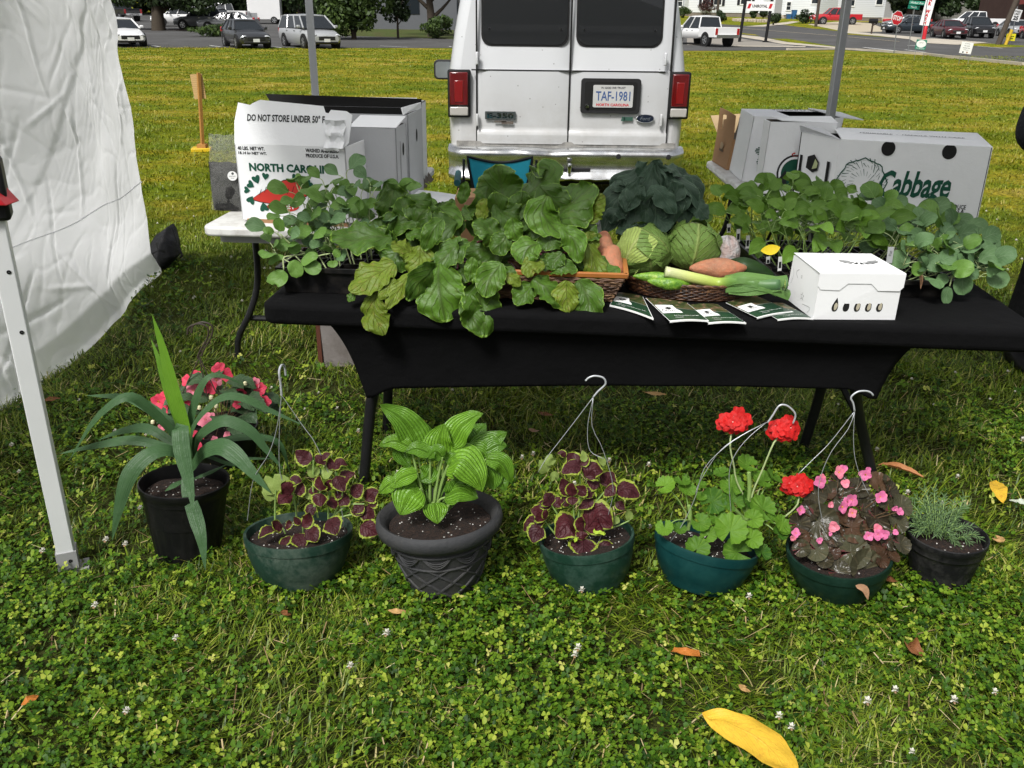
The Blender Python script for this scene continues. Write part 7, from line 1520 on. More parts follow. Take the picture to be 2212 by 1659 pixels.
def umbel(zf,x,y,rx,ry,stem_to,seed,sc):
 r=random. Random(seed);c=yp(*zf(x,y),C. y+.02);k=sc/ppm(C. y,c. z);m=MB();g=MB()
 hub=c+Vector((0,.01,-ry*k*.55))
 for i in range(13):
  a=i*2.4;q=math. sqrt((i+.5)/13);fx,fz=math. cos(a)*q*rx*k*.74,math. sin(a)*q*ry*k*.72
  P=c+Vector((fx,-.030*(1-q*q)+.004,fz));f=Vector((fx*16+r. uniform(-.3,.3),-.9,fz*12+.55+r. uniform(-.3,.3))). normalized();R=r. uniform(.0190,.0245)
  s=f. cross(Vector((.1,.2,1))). normalized();t=s. cross(f);a0=r. random()*6
  for j in range(5):
   b=a0+1.2566*j;d=s*math. cos(b)+t*math. sin(b)
   leaf(m,[P,P+d*R*.5+f*R*.10,P+d*R+f*R*.02],R*.95,prof=lambda u:math. sin(math. pi*(u*.84+.12))**.6,hint=f,nu=5,nv=4,cup=.05,tint=r. uniform(.1,.95),nz=.15)
  m. lathe([(.0003,.002),(.0018,0)],6,Mx=frame(P+f*.003,s,t),mi=1)
  g. tube([hub,hub. lerp(P,.6)+Vector((0,.002,-.002)),P-f*.002],.0009,5)
 for i in range(7):
  a=i*.9;g. tube([hub,hub+Vector((math. cos(a)*.018,math. sin(a)*.012,-.012)),hub+Vector((math. cos(a)*.024,math. sin(a)*.016,-.004))],[.001,.0022,.0012],6)
 m. build('flower_head',[REDP,M('flower_eye',(.75,.5,.45),.6)],rt,angle=180);g. build('flower_stalks',STEM,rt)
 L=[hub]+[yp(*zz(*q),C. y) for zz,q in stem_to];mm=MB();mm. tube(catmull(L,12),.0026,7);mm. build('stem',STEMP,rt)
umbel(P3,1548,395,118,78,[(P3,(1520,560)),(P3,(1545,690)),(P3,(1565,800)),(P3,(1640,950))],1,.3242)
umbel(P4,285,325,112,90,[(P4,(215,420)),(P4,(130,620)),(P4,(70,760)),(P4,(40,900))],2,.3136)
umbel(P4,378,710,108,62,[(P4,(385,820)),(P4,(340,890)),(P4,(240,950)),(P4,(60,960))],3,.3136)
J=(170,285);hk=[(170,285),(205,235),(250,168),(300,165),(350,205),(362,240),(345,290)]
wire_hanger(rt,[yp(*P4(*q),C. y+.0) for q in hk],None,[[yp(*P3(*q),C. y+.0-.010*i) for i,q in enumerate(L)] for L in ([(1765,405),(1640,470),(1500,560),(1350,710),(1290,900),(1200,1090),(1085,1250)],[(1765,405),(1650,500),(1560,610),(1515,740),(1525,990),(1550,1130)],[(1765,405),(1600,490),(1450,600),(1320,800),(1290,880)])],hr=.0028)
B,C=pot_place(1803,1276,1812,1188,.0);rt=thing('potted_plant','dark leaved begonia with small pink flowers in a dark green hanging pot','potted plant',B,GP_)
Q,H=pot(rt,B,C,.152,.098,M('basket_green_deep',(.005,.020,.013),.42,var=.15,scale=5,dirt=(.018,.05,.035),dscale=7,bump=.1),'basket',.022)
BG=[(515,962,108,0,.5),(745,1008,92,1,.6),(835,885,62,0,.4),(905,1130,96,1,.5),(745,1178,98,0,.7),(832,1302,116,0,.6),(655,1312,66,0,.3),(505,1160,64,0,.9),(400,1152,52,0,.5),(578,762,48,1,.5),(632,802,84,0,.4),(830,832,62,0,.2),(1000,842,90,0,.5),(1092,862,66,0,.7),(1062,972,62,0,.6),(1085,1122,58,0,.4),(935,705,68,1,.8),(785,735,66,0,.3),(495,775,68,0,.3),(400,1080,50,1,.5),(612,1180,46,1,.2),(725,1402,48,1,.3),(1028,1205,44,1,.5),(958,1225,48,1,.4),(455,890,60,0,.1),(690,930,46,1,.5),(580,1115,36,1,.5),(990,690,40,0,.4),(650,690,55,0,.2),(920,950,80,0,.1),(610,1060,70,0,.05),(720,780,70,0,.1),(385,980,60,0,.15),(1000,1100,60,0,.15),(870,1010,60,0,.2),(560,1230,50,0,.2),(1020,760,60,0,.2)]
for i,(x,y,R,k,tint) in enumerate(BG):
 px=P4(x,y);Yq=C. y+.08-(px[1]-1060)*.00095;P=yp(px[0],px[1],Yq);Rm=R*.41/ppm(Yq,P. z);cx_=(px[0]-1835)/110.0
 nrm=(.45*cx_+random. uniform(-.25,.25),-.75+random. uniform(-.2,.3),.55+random. uniform(-.15,.35))
 disc_leaf(rt,P,Rm,nrm,(L_BEGD,L_BEGR)[k],notch=.35,scal=.012,ns=15,cup=.20,tint=tint,seed=i+50,rot=random. uniform(2.0,4.5),nz=.16);petiole(rt,C+Vector((0,0,-.01)),P-Vector(nrm). normalized()*.006,.0026,STEMD)
for i,(x,y,r_,n) in enumerate([(660,625,46,4),(690,600,30,3),(530,690,44,4),(548,660,28,3),(845,640,46,4),(860,610,30,3),(705,700,34,3),(682,862,48,4),(745,815,52,4),(752,905,40,4),(720,830,34,4),(945,795,44,4),(970,785,26,3),(1080,895,34,3),(1050,875,24,3),(630,1000,40,3),(525,1095,30,3),(365,1045,34,4),(345,1080,24,3),(395,885,34,4),(865,1062,36,4),(925,1012,36,3),(930,1055,40,4),(975,1050,42,3),(605,850,26,3),(1050,1040,22,3),(602,1050,16,3)]):
 px=P4(x,y);Yq=C. y+.05-(px[1]-1060)*.00095;P=yp(px[0],px[1],Yq);flower(rt,P,r_*.30/ppm(Yq,P. z),(random. uniform(-.5,.5),-1,random. uniform(0,.7)),MAG if i%3 else PINKP,n,i+90,n==4)
 m=MB();m. tube([P,P. lerp(C,.35)+Vector((0,.02,.01)),C+Vector((0,0,.0))],.0013,5);m. build('flower_stem',STEMD,rt)
m=MB();leaf(m,[yp(*P4(*q),C. y-.17) for q in ((775,1405),(840,1430),(862,1505))],.02,hint=(0,-1,.3),tint=.7);m. build('withered_leaf',leafM('withered',(.42,.24,.14),(.25,.11,.06),(.3,.2,.1),gloss=.7),rt)
hk=[(770,205),(760,150),(745,110),(790,72),(850,66),(885,80),(898,98)]
wire_hanger(rt,[yp(*P4(*q),C. y+.05) for q in hk],None,[[yp(*P4(*q),C. y+.05-.012*i) for i,q in enumerate(L)] for L in ([(770,205),(730,320),(600,500),(525,700),(530,870),(580,1050),(668,1215)],[(770,205),(762,400),(775,540),(820,680),(870,780)],[(770,205),(600,420),(480,540),(380,640)])],hr=.0027)
B,C=pot_place(2026,1252,2047,1150,.0);rt=thing('potted_plant','small spiky green herb in a scuffed black pot at the right end of the row','potted plant',B,GP_)
Q,H=pot(rt,B,C,.116,.083,M('pot_black_scuffed',(.008,.008,.009),.5,var=.4,scale=12,dirt=(.045,.044,.042),dscale=14,bump=.2),'nursery',.035);crumbs(Q,H,.1,.035,60,35). build('perlite',PERL,rt,smooth=False)['kind']='stuff'
rr=random. Random(12);tips=[(1130,980),(1150,900),(1190,800),(1250,745),(1320,745),(1390,790),(1450,830),(1520,800),(1540,860),(1420,900),(1330,880),(1250,880),(1210,960),(1290,980),(1380,980),(1180,1040),(1440,1060),(1500,1020),(1570,1000),(1630,1080),(1560,1110),(1520,1190),(1460,1110),(1340,1050),(1100,900),(1160,840),(1260,820),(1480,920),(1360,830),(1220,1010)]
for i,(x,y) in enumerate(tips):
 px=P4(x,y);t_=yp(px[0],px[1],C. y+.05-(px[1]-1085)*.0009);b_=yp(*P4(lerp(1340,x,.45),lerp(1080,y,.25)+20),C. y);L=catmull([b_,b_. lerp(t_,.5)+Vector((rr. uniform(-.01,.01),0,.02)),t_],15);m=MB();m. tube(L,.0011,5,mi=1)
 for k in range(3,16):
  for q in range(3):
   a=k*1.3+q*2.09;T=(L[min(k+1,15)]-L[k-1]). normalized();s=T. cross(Vector((.3,.5,.2))). normalized();d=(s*math. cos(a)+T. cross(s)*math. sin(a))*.8+T*.75;l=rr. uniform(.014,.024)
   leaf(m,[L[k],L[k]+d*l*.6,L[k]+d*l+Vector((0,0,-.002))],.0030,prof=W_ell,hint=(0,-.6,1),nu=3,nv=2,tint=rr. uniform(.2,1))
 m. build('sprig',[L_ROSE,STEM],rt,angle=180)
# produce and seedlings on the black table
random. seed(5)
GT='produce laid out on the black table'
PLT=M('tray_black',(.007,.007,.0075),.35,var=.3,scale=10,bump=.15,bscale=40,dirt=(.03,.026,.022),dscale=12)
def tray(label,O,xd,w,d,h,seedl,name='seedling_tray'):
 """O near-left corner on the table, xd along the front"""
 yd=Vector((-xd. y,xd. x,0));rt=thing(name,label,'seedling tray',O,'seedling trays on the black table');m=MB();up=Vector((0,0,1))
 b=[O+xd*.012+yd*.012,O+xd*(w-.012)+yd*.012,O+xd*(w-.012)+yd*(d-.012),O+xd*.012+yd*(d-.012)];t=[O+up*h,O+xd*w+up*h,O+xd*w+yd*d+up*h,O+yd*d+up*h]
 for i in range(4):
  j=(i+1)%4;m. slab([b[i],b[j],t[j],t[i]],.003)
  c=sum(t,Vector())/4;o1,o2=t[i]+(t[i]-c). normalized()*.012,t[j]+(t[j]-c). normalized()*.012;m. slab([t[i],t[j],o2,o1],.004,n=(0,0,1));m. slab([o1,o2,o2-up*.014,o1-up*.014],.002)
 m. add(b,[(0,1,2,3)]);m. build('tray',PLT,rt,angle=30)
 m=MB();m. grid(lambda u,v:O+xd*(.014+(w-.028)*u)+yd*(.014+(d-.028)*v)+up*(h-.016+.005*noise. noise(Vector((u*14,v*9,w)))),20,12);m. build('soil',SOIL,rt)
 m=MB()
 for i in range(1,8):m. box(O+xd*(w*i/8)+yd*d/2+up*(h-.008),(.004,d-.03,.014),Mx=Matrix. Rotation(math. atan2(xd. y,xd. x),4,'Z'))
 for i in range(1,4):m. box(O+xd*w/2+yd*(d*i/4)+up*(h-.0075),(w-.03,.004,.013),Mx=Matrix. Rotation(math. atan2(xd. y,xd. x),4,'Z'))
 m. build('cell_grid',PLT,rt)
 return rt,yd
def seedling(parent,base,top,mats,r,nleaf,size,prof,spread=1.0,stem_mat=None,droop=.3,wr=.8,facing_=None):
 m=MB();mid=base. lerp(top,.5)+Vector((r. uniform(-.015,.015),r. uniform(-.015,.015),0));L=catmull([base,mid,top],10);m. tube(L,[.0028-.0012*i/10 for i in range(11)],6,mi=1)
 a0=r. random()*6.28
 for k in range(nleaf):
  a=a0+k*2.4+r. uniform(-.4,.4);j=max(3,10-int(k*1.35));p=L[min(10,j)]
  el=(1.2 if k==0 else.75 if k<3 else.3)*r. uniform(.6,1.2);d=Vector((math. cos(a),math. sin(a)-.12,el));d. normalize();pl=size*r. uniform(.5,.95)*(1.1 if k else.5);s=size*r. uniform(.72,1.18)*(1 if k<5 else.8)
  q=p+d*pl;m. tube(catmull([p,p+d*pl*.5+Vector((0,0,.006)),q],4),.0014,5,mi=1)
  dd=Vector((d. x,d. y,d. z-droop*r. uniform(.4,1.6))). normalized();e=q+(d*.5+dd*.5)*s*.55;tip=e+(dd-Vector((0,0,droop*.5))). normalized()*s*.5
  h=Vector((-d. x*.35+r. uniform(-.45,.45),-.95+r. uniform(-.2,.35),.62));leaf(m,[q,e,tip],s*wr,prof=prof,hint=h,nu=10,nv=6,cup=.22,ruf=.08,rfreq=2.2,tint=r. uniform(.15,1),nz=.10,seed=r. random(),fold=.08)
 return m. build('seedling',[r. choice(mats),stem_mat or STEMP],parent,angle=180)
xd=Vector((math. cos(FRZ),math. sin(FRZ),0))
O=gp(608,632,TZ+.006);rt,yd=tray('black tray of leggy green seedlings at the left end of the table',O,xd,.52,.27,.088,None)
r=random. Random(8);up=Vector((0,0,1))
tops=[(748,350,.2),(700,372,.15),(800,372,.16),(640,372,.12),(715,420,.1),(770,410,.12),(665,410,.08),(600,478,.0),(845,402,.18),(870,398,.2),(690,455,.05),(740,440,.08),(800,450,.1),(850,445,.12),(620,425,.06),(660,480,.02),(590,520,-.02),(780,395,.22),(725,395,.22),(830,430,.2),(885,440,.16),(760,480,.06),(710,500,.03),(815,400,.24),(680,390,.22),(900,425,.22),(650,440,.12),(630,500,.0),(875,470,.12),(735,470,.14)]
for i,(px,py,dy) in enumerate(tops):
 top=yp(px,py+26,O. y+.07+dy*.8);bx=lerp((px-608)/330,.45,.35);base=O+xd*(.03+.45*min(1,max(0,bx)))+yd*(.03+max(0,dy)*.9)+up*.07
 seedling(rt,base,top,[L_SEED,L_SEED,L_SEEDB],r,4,.066,W_obov,stem_mat=STEMP,droop=.35,wr=.76)
for L,w,t in (([(1010,830),(870,900),(790,900)],0,0),):
 pass
def flop(parent,zf,stem,lv,mat,Y0,sc):
 m=MB();m. tube(catmull([yp(*zf(*q),Y0-.012*i) for i,q in enumerate(stem)],10),.0026,6,mi=1)
 for pts,w,t in lv:leaf(m,[yp(*zf(*q),Y0-.03-.004*i) for i,q in enumerate(pts)],w*sc/ppm(Y0,.8),prof=W_round,hint=(random. uniform(-.3,.3),-.9,.5),nu=10,nv=6,cup=.15,tint=t,nz=.1)
 m. build('seedling',[mat,STEMP],parent,angle=180)
flop(rt,Z5,[(480,870),(380,890),(300,905),(300,1010)],[([(300,1010),(270,1070),(205,1110),(200,1140)],150,.8),([(345,940),(400,1000),(410,1080)],130,1.0)],L_SEED,O. y-.0,.251)
flop(rt,Z5,[(700,870),(600,890),(480,950)],[([(480,950),(550,990),(625,1010)],130,.6),([(600,890),(530,900),(450,970)],90,.95)],L_SEED,O. y-.0,.251)
flop(rt,Z5,[(480,860),(430,850),(420,860)],[([(430,860),(400,830),(340,790)],110,.6),([(310,900),(230,910),(170,965)],60,1.0)],L_SEED,O. y+.02,.251)
flop(rt,Z5,[(760,900),(740,880),(720,870)],[([(740,900),(760,870),(790,850)],90,.95),([(760,930),(730,960),(670,955)],60,1.0)],L_SEED,O. y+.02,.251)
flop(rt,Z5,[(480,870),(350,780),(270,700)],[([(270,680),(265,620),(262,560)],120,.7),([(210,700),(170,670),(115,670)],66,.7),([(350,720),(370,680),(410,650)],70,.4)],L_SEED,O. y+.05,.251)
NL,FLq=gp(1684,606,TZ+.06),gp(1566,503,TZ+.06);yd2=(FLq-NL);yd2 . z=0;dl=.54;yd2 . normalize();xd2=Vector((yd2 . y,-yd2 . x,0));O2=Vector((NL. x,NL. y,TZ+.006))
rt,_=tray('black tray of upright green pepper seedlings with white name tags',O2,xd2,.29,dl,.062,None)
r=random. Random(18);yd=yd2
zfY=lambda px,py,Y:yp(px,py,Y)
PT=[(Z7(x,y),t) for x,y,t in ((130,640,.5),(250,720,.3),(340,600,.45),(440,610,.3),(620,520,.4),(560,620,.35),(660,760,.1),(740,540,.45),(640,620,.3),(770,640,.3),(830,680,.15),(880,610,.45),(700,830,.05),(450,760,.12),(330,830,.2),(540,740,.12),(980,620,.45),(980,760,.1),(1060,690,.3),(1110,800,.1),(1180,760,.2),(480,560,.45),(690,700,.25),(400,690,.3),(900,760,.15),(1040,800,.12),(820,570,.45),(580,560,.4),(250,640,.4),(1150,700,.3),(780,770,.1),(880,700,.3),(300,680,.35),(950,690,.3),(1200,690,.4),(530,660,.3))]
for i,((px,py),t) in enumerate(PT):
 Yq=O2 . y+t;top=yp(px,py+22,Yq);f=min(1,max(0,(px-1590)/330));base=O2+xd2*(.03+.23*f)+yd2*min(dl-.03,max(.03,t))+up*.05
 seedling(rt,base,top,[L_PEP],r,4,.082,W_ovate,stem_mat=STEM,droop=.5,wr=.62)
m=MB();a=yp(*Z7(470,1010),O2 . y+.02);leaf(m,[yp(*Z7(*q),O2 . y+.02) for q in ((535,1010),(470,1030),(398,1035))],.036,hint=(0,-.9,.6),prof=W_ell,tint=1.0);m. build('yellow_leaf',leafM('leaf_yellow',(.62,.46,.01),(.5,.35,.01),(.55,.42,.05),gloss=.5),rt)
TAG=M('tag_white',(.70,.70,.68),.5)
for (x,y,h_) in ((245,930,90),(310,975,90),(378,1020,90),(450,1100,50),(532,1125,100),(180,880,60)):
 px=Z7(x,y);f=(x-180)/352;P=O2+xd2*(.035)+yd2*(.30-.29*f)+up*.06;q=yp(px[0],px[1],P. y);hh=h_*.3137/ppm(P. y,.8);m=MB(facing(q,R_(10),R_(-4)));m. box((0,0,0),(.014,hh,.001));m. box((0,-.004,.0008),(.009,hh*.45,.0006),1);m. build('name_tag',[TAG,KINK],rt,smooth=False)
NL3=NL+xd2*.315-yd2*.02;O3=Vector((NL3 . x,NL3 . y,TZ+.006));rt,_=tray('black tray of blue green collard seedlings at the right end of the table',O3,xd2,.27,dl*.85,.062,None)
PT=[(Z7(x,y),t) for x,y,t in ((1390,760,.2),(1480,800,.15),(1420,940,.0),(1600,760,.25),(1620,880,.08),(1760,780,.25),(1870,900,.1),(1510,1090,-.03),(1610,1100,-.02),(1780,950,.1),(1930,1040,.0),(1990,1060,.0),(1330,700,.35),(1500,700,.4),(1590,720,.38),(1700,860,.2),(1840,1010,.02),(1900,1130,-.02),(1560,930,.1),(1340,860,.1),(1680,960,.05),(1250,660,.4),(1450,720,.35),(1670,760,.35),(1870,960,.1),(1730,830,.3),(1200,620,.42),(1330,800,.2))]
for i,((px,py),t) in enumerate(PT):
 Yq=O3 . y+max(-.03,t*.9);top=yp(px,py+30,Yq);f=min(1,max(0,(px-1890)/230));base=O3+xd2*(.03+.21*f)+yd2*min(.40,max(.03,t))+up*.05
 seedling(rt,base,top,[L_SEEDB,L_SEEDB,L_SEED],r,4,.068,W_round,stem_mat=STEMP,droop=.4,wr=.92)
flop(rt,Z7,[(1680,1100),(1750,1190),(1720,1210),(1700,1280)],[([(1790,1200),(1790,1270),(1800,1340)],125,.5),([(1690,1280),(1680,1340),(1680,1405)],74,.4),([(1690,1210),(1650,1230),(1605,1225)],80,.9)],L_SEEDB,O3 . y-.01,.3137)
flop(rt,Z7,[(1640,1080),(1740,1150),(1830,1130)],[([(1800,1170),(1850,1190),(1905,1200)],90,.2),([(1900,1110),(1980,1070),(2100,1090)],110,.6)],L_SEEDB,O3 . y+.02,.3137)
q=yp(*Z7(1290,1065),O3 . y+.0);m=MB(facing(q,0,R_(-2)));m. box((0,0,0),(.020,.055,.001));m. text('Flat',Matrix. Translation((0,.006,.0009))@Matrix. Rotation(math. pi/2,4,'Z'),.009,1);m. build('name_tag',[M('tag_grey',(.45,.46,.47),.5),KINK],rt,smooth=False)
m=MB();leaf(m,[yp(*Z7(*q),O3 . y-.03) for q in ((1490,1170),(1505,1230),(1500,1300))],.012,hint=(0,-1,.2),tint=.6);m. build('withered_leaf',MATS['withered'],rt)
Yg0=2.90
bk=gp(1322,657,TZ);bk. z=TZ+.006
WICK,nt,p=_new('wicker');at=N(nt,'ShaderNodeAttribute');at. attribute_name='tint'
nt. links. new(ramp(nt,mathn(nt,'ADD',at. outputs['Fac'],mathn(nt,'MULTIPLY',mathn(nt,'SUBTRACT',noisen(nt,60,3),.5),.7)),[(0,(.030,.014,.008)),(.5,(.115,.055,.025)),(1,(.26,.15,.07))]),p. inputs['Base Color']);p. inputs['Roughness']. default_value=.55
WICKD,nt,p=_new('wicker_dark');at=N(nt,'ShaderNodeAttribute');at. attribute_name='tint'
nt. links. new(ramp(nt,mathn(nt,'ADD',at. outputs['Fac'],mathn(nt,'MULTIPLY',mathn(nt,'SUBTRACT',noisen(nt,60,3),.5),.6)),[(0,(.016,.007,.004)),(.5,(.062,.024,.011)),(1,(.20,.095,.035))]),p. inputs['Base Color']);p. inputs['Roughness']. default_value=.42
ORW=M('basket_rim_wood',(.36,.13,.030),.45,var=.25,scale=16)
bw,bd,bh=.40,.28,.085;bx=Vector((math. cos(FRZ),math. sin(FRZ),0));by=Vector((-bx. y,bx. x,0));O4=bk-bx*bw
rt=thing('wicker_basket','square wicker basket with an orange wood rim under the heap of greens','basket',O4,'woven baskets on the black table')
cs0=[O4,O4+bx*bw,O4+bx*bw+by*bd,O4+by*bd];cen=sum(cs0,Vector())/4
def bside(i,m):
 a,b=cs0[i],cs0[(i+1)%4];out=((a+b)/2-cen);out. z=0;out. normalize();L=(b-a). length;d=(b-a). normalized()
 for row in range(11):
  z=.004+bh*row/11;fl=.035*row/11;p0,p1=a+out*fl-d*fl,b+out*fl+d*fl
  for st in (0,1):
   pts=[]
   for k in range(29):
    f=k/28;pts. append(p0 . lerp(p1,f)+up*(z+.0038*st+.0022*math. sin(f*60+row*1.7+st))+out*.0032*math. sin(f*L/.011*math. pi+row*math. pi+st*.7))
   m. tube(pts,.0030,5,tint=random. uniform(.1,.9),cap=False)
m=MB()
for i in range(4):bside(i,m)
m. add([c+up*.004 for c in cs0],[(0,1,2,3)]);m. build('weave',WICK,rt,angle=180)
m=MB();t=[c+(c-cen). normalized()*.055+up*(bh+.004) for c in cs0]
for i in range(4):
 a,b=t[i],t[(i+1)%4];d=(b-a). normalized();n=Vector((d. y,-d. x,0));m. hexa([a,b,b-n*.014-d*.0,a-n*.014],[q+up*.017 for q in (a+n*.003,b+n*.003,b-n*.014,a-n*.014)])
m. build('rim',ORW,rt,bevel=.003)
SPM,nt,p=_new('sweet_potato');na=noisen(nt,14,6,.7);nb=noisen(nt,70,5,.7);c=ramp(nt,na,[(.3,(.24,.10,.055)),(.5,(.40,.165,.085)),(.62,(.50,.17,.085)),(.75,(.42,.075,.06))]);c=mixc(nt,ramp(nt,nb,[(.5,0.0),(.72,.55)]),c,(.33,.22,.13));nt. links. new(c,p. inputs['Base Color']);p. inputs['Roughness']. default_value=.65;bumpn(nt,p,nb,.5,.01)
def tuber(label,P,ax,L,Rr,seed,mat=SPM,name='sweet_potato',cat='sweet potato',group='sweet potatoes on the black table',squash=1.0):
 rt=thing(name,label,cat,P,group);ax=Vector(ax). normalized();s=ax. cross(up). normalized();t=s. cross(ax);m=MB()
 def fn(u,v):
  z=(u-.5)*L;rad=Rr*(math. sin(math. pi*(u*.97+.015))**.62)*(1+.12*math. sin(u*5+seed));a=v*6.283;q=s*math. cos(a)*rad+t*math. sin(a)*rad*squash
  pt=P+ax*z+q+s*(.012*math. sin(u*4+seed));return pt+q. normalized()*(.06*Rr*noise. noise(pt*22+Vector((seed,0,0)))+.03*Rr*noise. noise(pt*70)) if q. length>1e-6 else pt
 m. grid(fn,26,26);m. build('tuber' if name=='sweet_potato' else 'fruit',mat,rt,angle=180);return rt
Yt=bk. y+.10
tuber('upper sweet potato poking out of the wood rimmed basket behind the front one',yp(*Z6(1085,752),Yt+.05),(.3,.5,.8),.12,.042,1);tuber('front sweet potato leaning on the wood rim of the square basket',yp(*Z6(1158,860),Yt),(.15,.6,.8),.12,.046,2)
tuber('big sweet potato lying across the oval wicker tray beside the leek',yp(*Z6(1985,910),2.90),(1,.05,.03),.19,.037,5,squash=.9)
GR=thing('beet_greens','heap of large crinkled beet greens spilling over the front of the black table','greens',Vector((-.05,Yg0,TZ)),GT)
BY=L_BEETY
T5=[([(1230,720),(950,735),(695,745)],300,.25,(-.04,-.10)),([(1190,800),(1150,680),(1170,555)],240,.2,(.02,.05)),([(1460,860),(1340,840),(1222,790)],190,.6,(-.08,-.12),BY),([(1475,800),(1460,950),(1425,1085)],210,.5,(-.12,-.17),BY),([(1640,960),(1640,1200),(1690,1460)],350,.85,(-.16,-.245)),([(1250,950),(1070,1060),(870,1205)],250,.65,(-.14,-.22),BY),([(1090,1200),(1080,1390),(1165,1570)],200,.45,(-.20,-.25),BY),([(1395,1040),(1290,1180),(1185,1345)],125,.85,(-.18,-.245),BY),([(1890,760),(1740,850),(1590,1000)],215,.2,(-.12,-.16)),([(1985,1110),(2000,1340),(2030,1590)],300,.35,(-.20,-.25)),([(1640,470),(1715,560),(1715,710)],220,.7,(.03,.0)),([(1660,570),(1560,540),(1475,610)],130,.6,(.02,.0)),([(1820,440),(1850,345),(1872,248)],95,.75,(.1,.12)),([(2090,950),(2050,1090),(2030,1240)],200,.75,(-.17,-.22)),([(2020,395),(2000,490),(1985,590)],90,.6,(.0,-.03),BY),([(1690,520),(1730,460),(1760,400)],85,.6,(.08,.1)),([(1930,900),(1910,1000),(1895,1110)],90,.7,(-.18,-.2)),([(1260,1090),(1190,1170),(1120,1265)],100,.6,(-.19,-.23),BY),([(1820,560),(1900,500),(1960,470)],140,.3,(.05,.06)),([(1560,700),(1480,690),(1390,620)],150,.15,(.0,.0)),([(1720,700),(1800,640),(1830,560)],120,.3,(.02,.03)),([(1300,800),(1250,900),(1180,990)],260,.1,(-.08,-.12)),([(1820,1000),(1850,1060),(1870,1120)],150,.15,(-.15,-.17)),([(1350,720),(1440,700),(1520,720)],130,.4,(-.04,-.04)),([(1540,1000),(1500,1060),(1440,1080)],120,.2,(-.12,-.14)),([(900,1210),(880,1250),(860,1285)],70,.5,(-.2,-.22))]
T6=[([(310,420),(270,250),(260,92)],330,.22,(.08,.12)),([(440,400),(560,270),(640,135),(560,125)],320,.3,(.08,.10)),([(640,600),(780,450),(960,300),(1010,250)],380,.38,(.0,.02)),([(940,560),(1000,420),(1085,330)],190,.55,(-.02,-.01),BY),([(640,340),(600,480),(700,600),(780,620)],240,.9,(-.06,-.10)),([(575,710),(480,760),(445,880)],200,.8,(-.12,-.16)),([(365,510),(375,600),(415,700)],120,.8,(-.08,-.10)),([(290,710),(160,600),(50,555)],190,.3,(-.05,-.06)),([(700,620),(660,700),(640,770)],170,.15,(-.08,-.12)),([(750,590),(850,690),(890,870)],150,.7,(-.10,-.15)),([(870,710),(960,640),(1030,570)],190,.1,(-.04,-.03),L_BEET),([(950,720),(1010,870),(1065,1085)],150,.35,(-.08,-.14),BY),([(620,880),(510,900),(490,985)],130,.5,(-.16,-.19),BY),([(530,990),(640,1070),(760,1215)],210,.5,(-.18,-.225)),([(790,1010),(790,1130),(810,1260)],165,.75,(-.19,-.235),BY),([(890,1000),(960,1160),(965,1370)],200,.35,(-.18,-.24)),([(530,1040),(450,1120),(390,1200)],145,.5,(-.19,-.22)),([(280,870),(190,990),(145,1140)],190,.7,(-.18,-.235)),([(1205,905),(1130,950),(1085,1070)],130,.6,(-.10,-.14)),([(130,540),(140,440),(160,360)],80,.7,(-.02,-.02),BY),([(250,590),(250,450),(225,310)],200,.25,(.02,.04)),([(430,530),(430,410),(450,300)],180,.2,(.03,.05)),([(110,850),(70,930),(20,1010)],100,.6,(-.17,-.19)),([(860,880),(950,860),(1045,900)],140,.12,(-.08,-.09)),([(650,930),(760,900),(880,930)],130,.25,(-.14,-.15)),([(330,640),(270,720),(200,780)],160,.15,(-.08,-.1)),([(480,560),(520,620),(500,690)],170,.05,(-.04,-.06)),([(30,1110),(40,1250),(130,1450)],150,.25,(-.21,-.25)),([(580,820),(640,860),(720,900)],150,.08,(-.12,-.14)),([(760,790),(700,850),(680,920)],140,.12,(-.12,-.15)),([(1000,900),(1060,850),(1130,880)],90,.25,(-.07,-.08)),([(310,960),(370,990),(430,1050)],90,.6,(-.18,-.2),BY),([(370,900),(340,940),(290,950)],110,.1,(-.15,-.16)),([(960,620),(1000,720),(1030,760)],130,.2,(-.06,-.08),BY)]
T5=[(e[0],e[1]*1.2)+e[2:] for e in T5];T6=[(e[0],e[1]*1.22)+e[2:] for e in T6]
KW=dict(prof=W_beet,nu=30,nv=12,cup=-.10,ruf=.20,rfreq=1.8,ruf2=.10,en=.22,nz=.14,fold=-.08)
leaves_from(GR,Z5,T5,Yg0,.251,L_BEET,**KW);leaves_from(GR,Z6,T6,Yg0,.2745,L_BEET,**KW)
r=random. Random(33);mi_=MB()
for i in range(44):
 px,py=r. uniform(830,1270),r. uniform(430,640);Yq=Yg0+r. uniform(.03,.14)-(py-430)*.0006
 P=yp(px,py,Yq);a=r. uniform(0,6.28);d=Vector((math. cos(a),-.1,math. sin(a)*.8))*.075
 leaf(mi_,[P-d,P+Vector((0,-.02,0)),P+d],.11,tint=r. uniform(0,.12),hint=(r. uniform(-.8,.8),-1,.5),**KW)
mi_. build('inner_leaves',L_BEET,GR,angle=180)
for i in range(4):
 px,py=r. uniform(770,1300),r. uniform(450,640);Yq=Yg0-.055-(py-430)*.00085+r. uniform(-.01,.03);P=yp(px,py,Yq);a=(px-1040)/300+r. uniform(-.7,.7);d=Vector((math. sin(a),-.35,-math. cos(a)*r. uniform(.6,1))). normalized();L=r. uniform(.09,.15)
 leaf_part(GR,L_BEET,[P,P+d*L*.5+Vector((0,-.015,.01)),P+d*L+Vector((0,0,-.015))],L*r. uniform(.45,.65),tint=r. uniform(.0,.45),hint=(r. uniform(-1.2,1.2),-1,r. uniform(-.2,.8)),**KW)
m=MB()
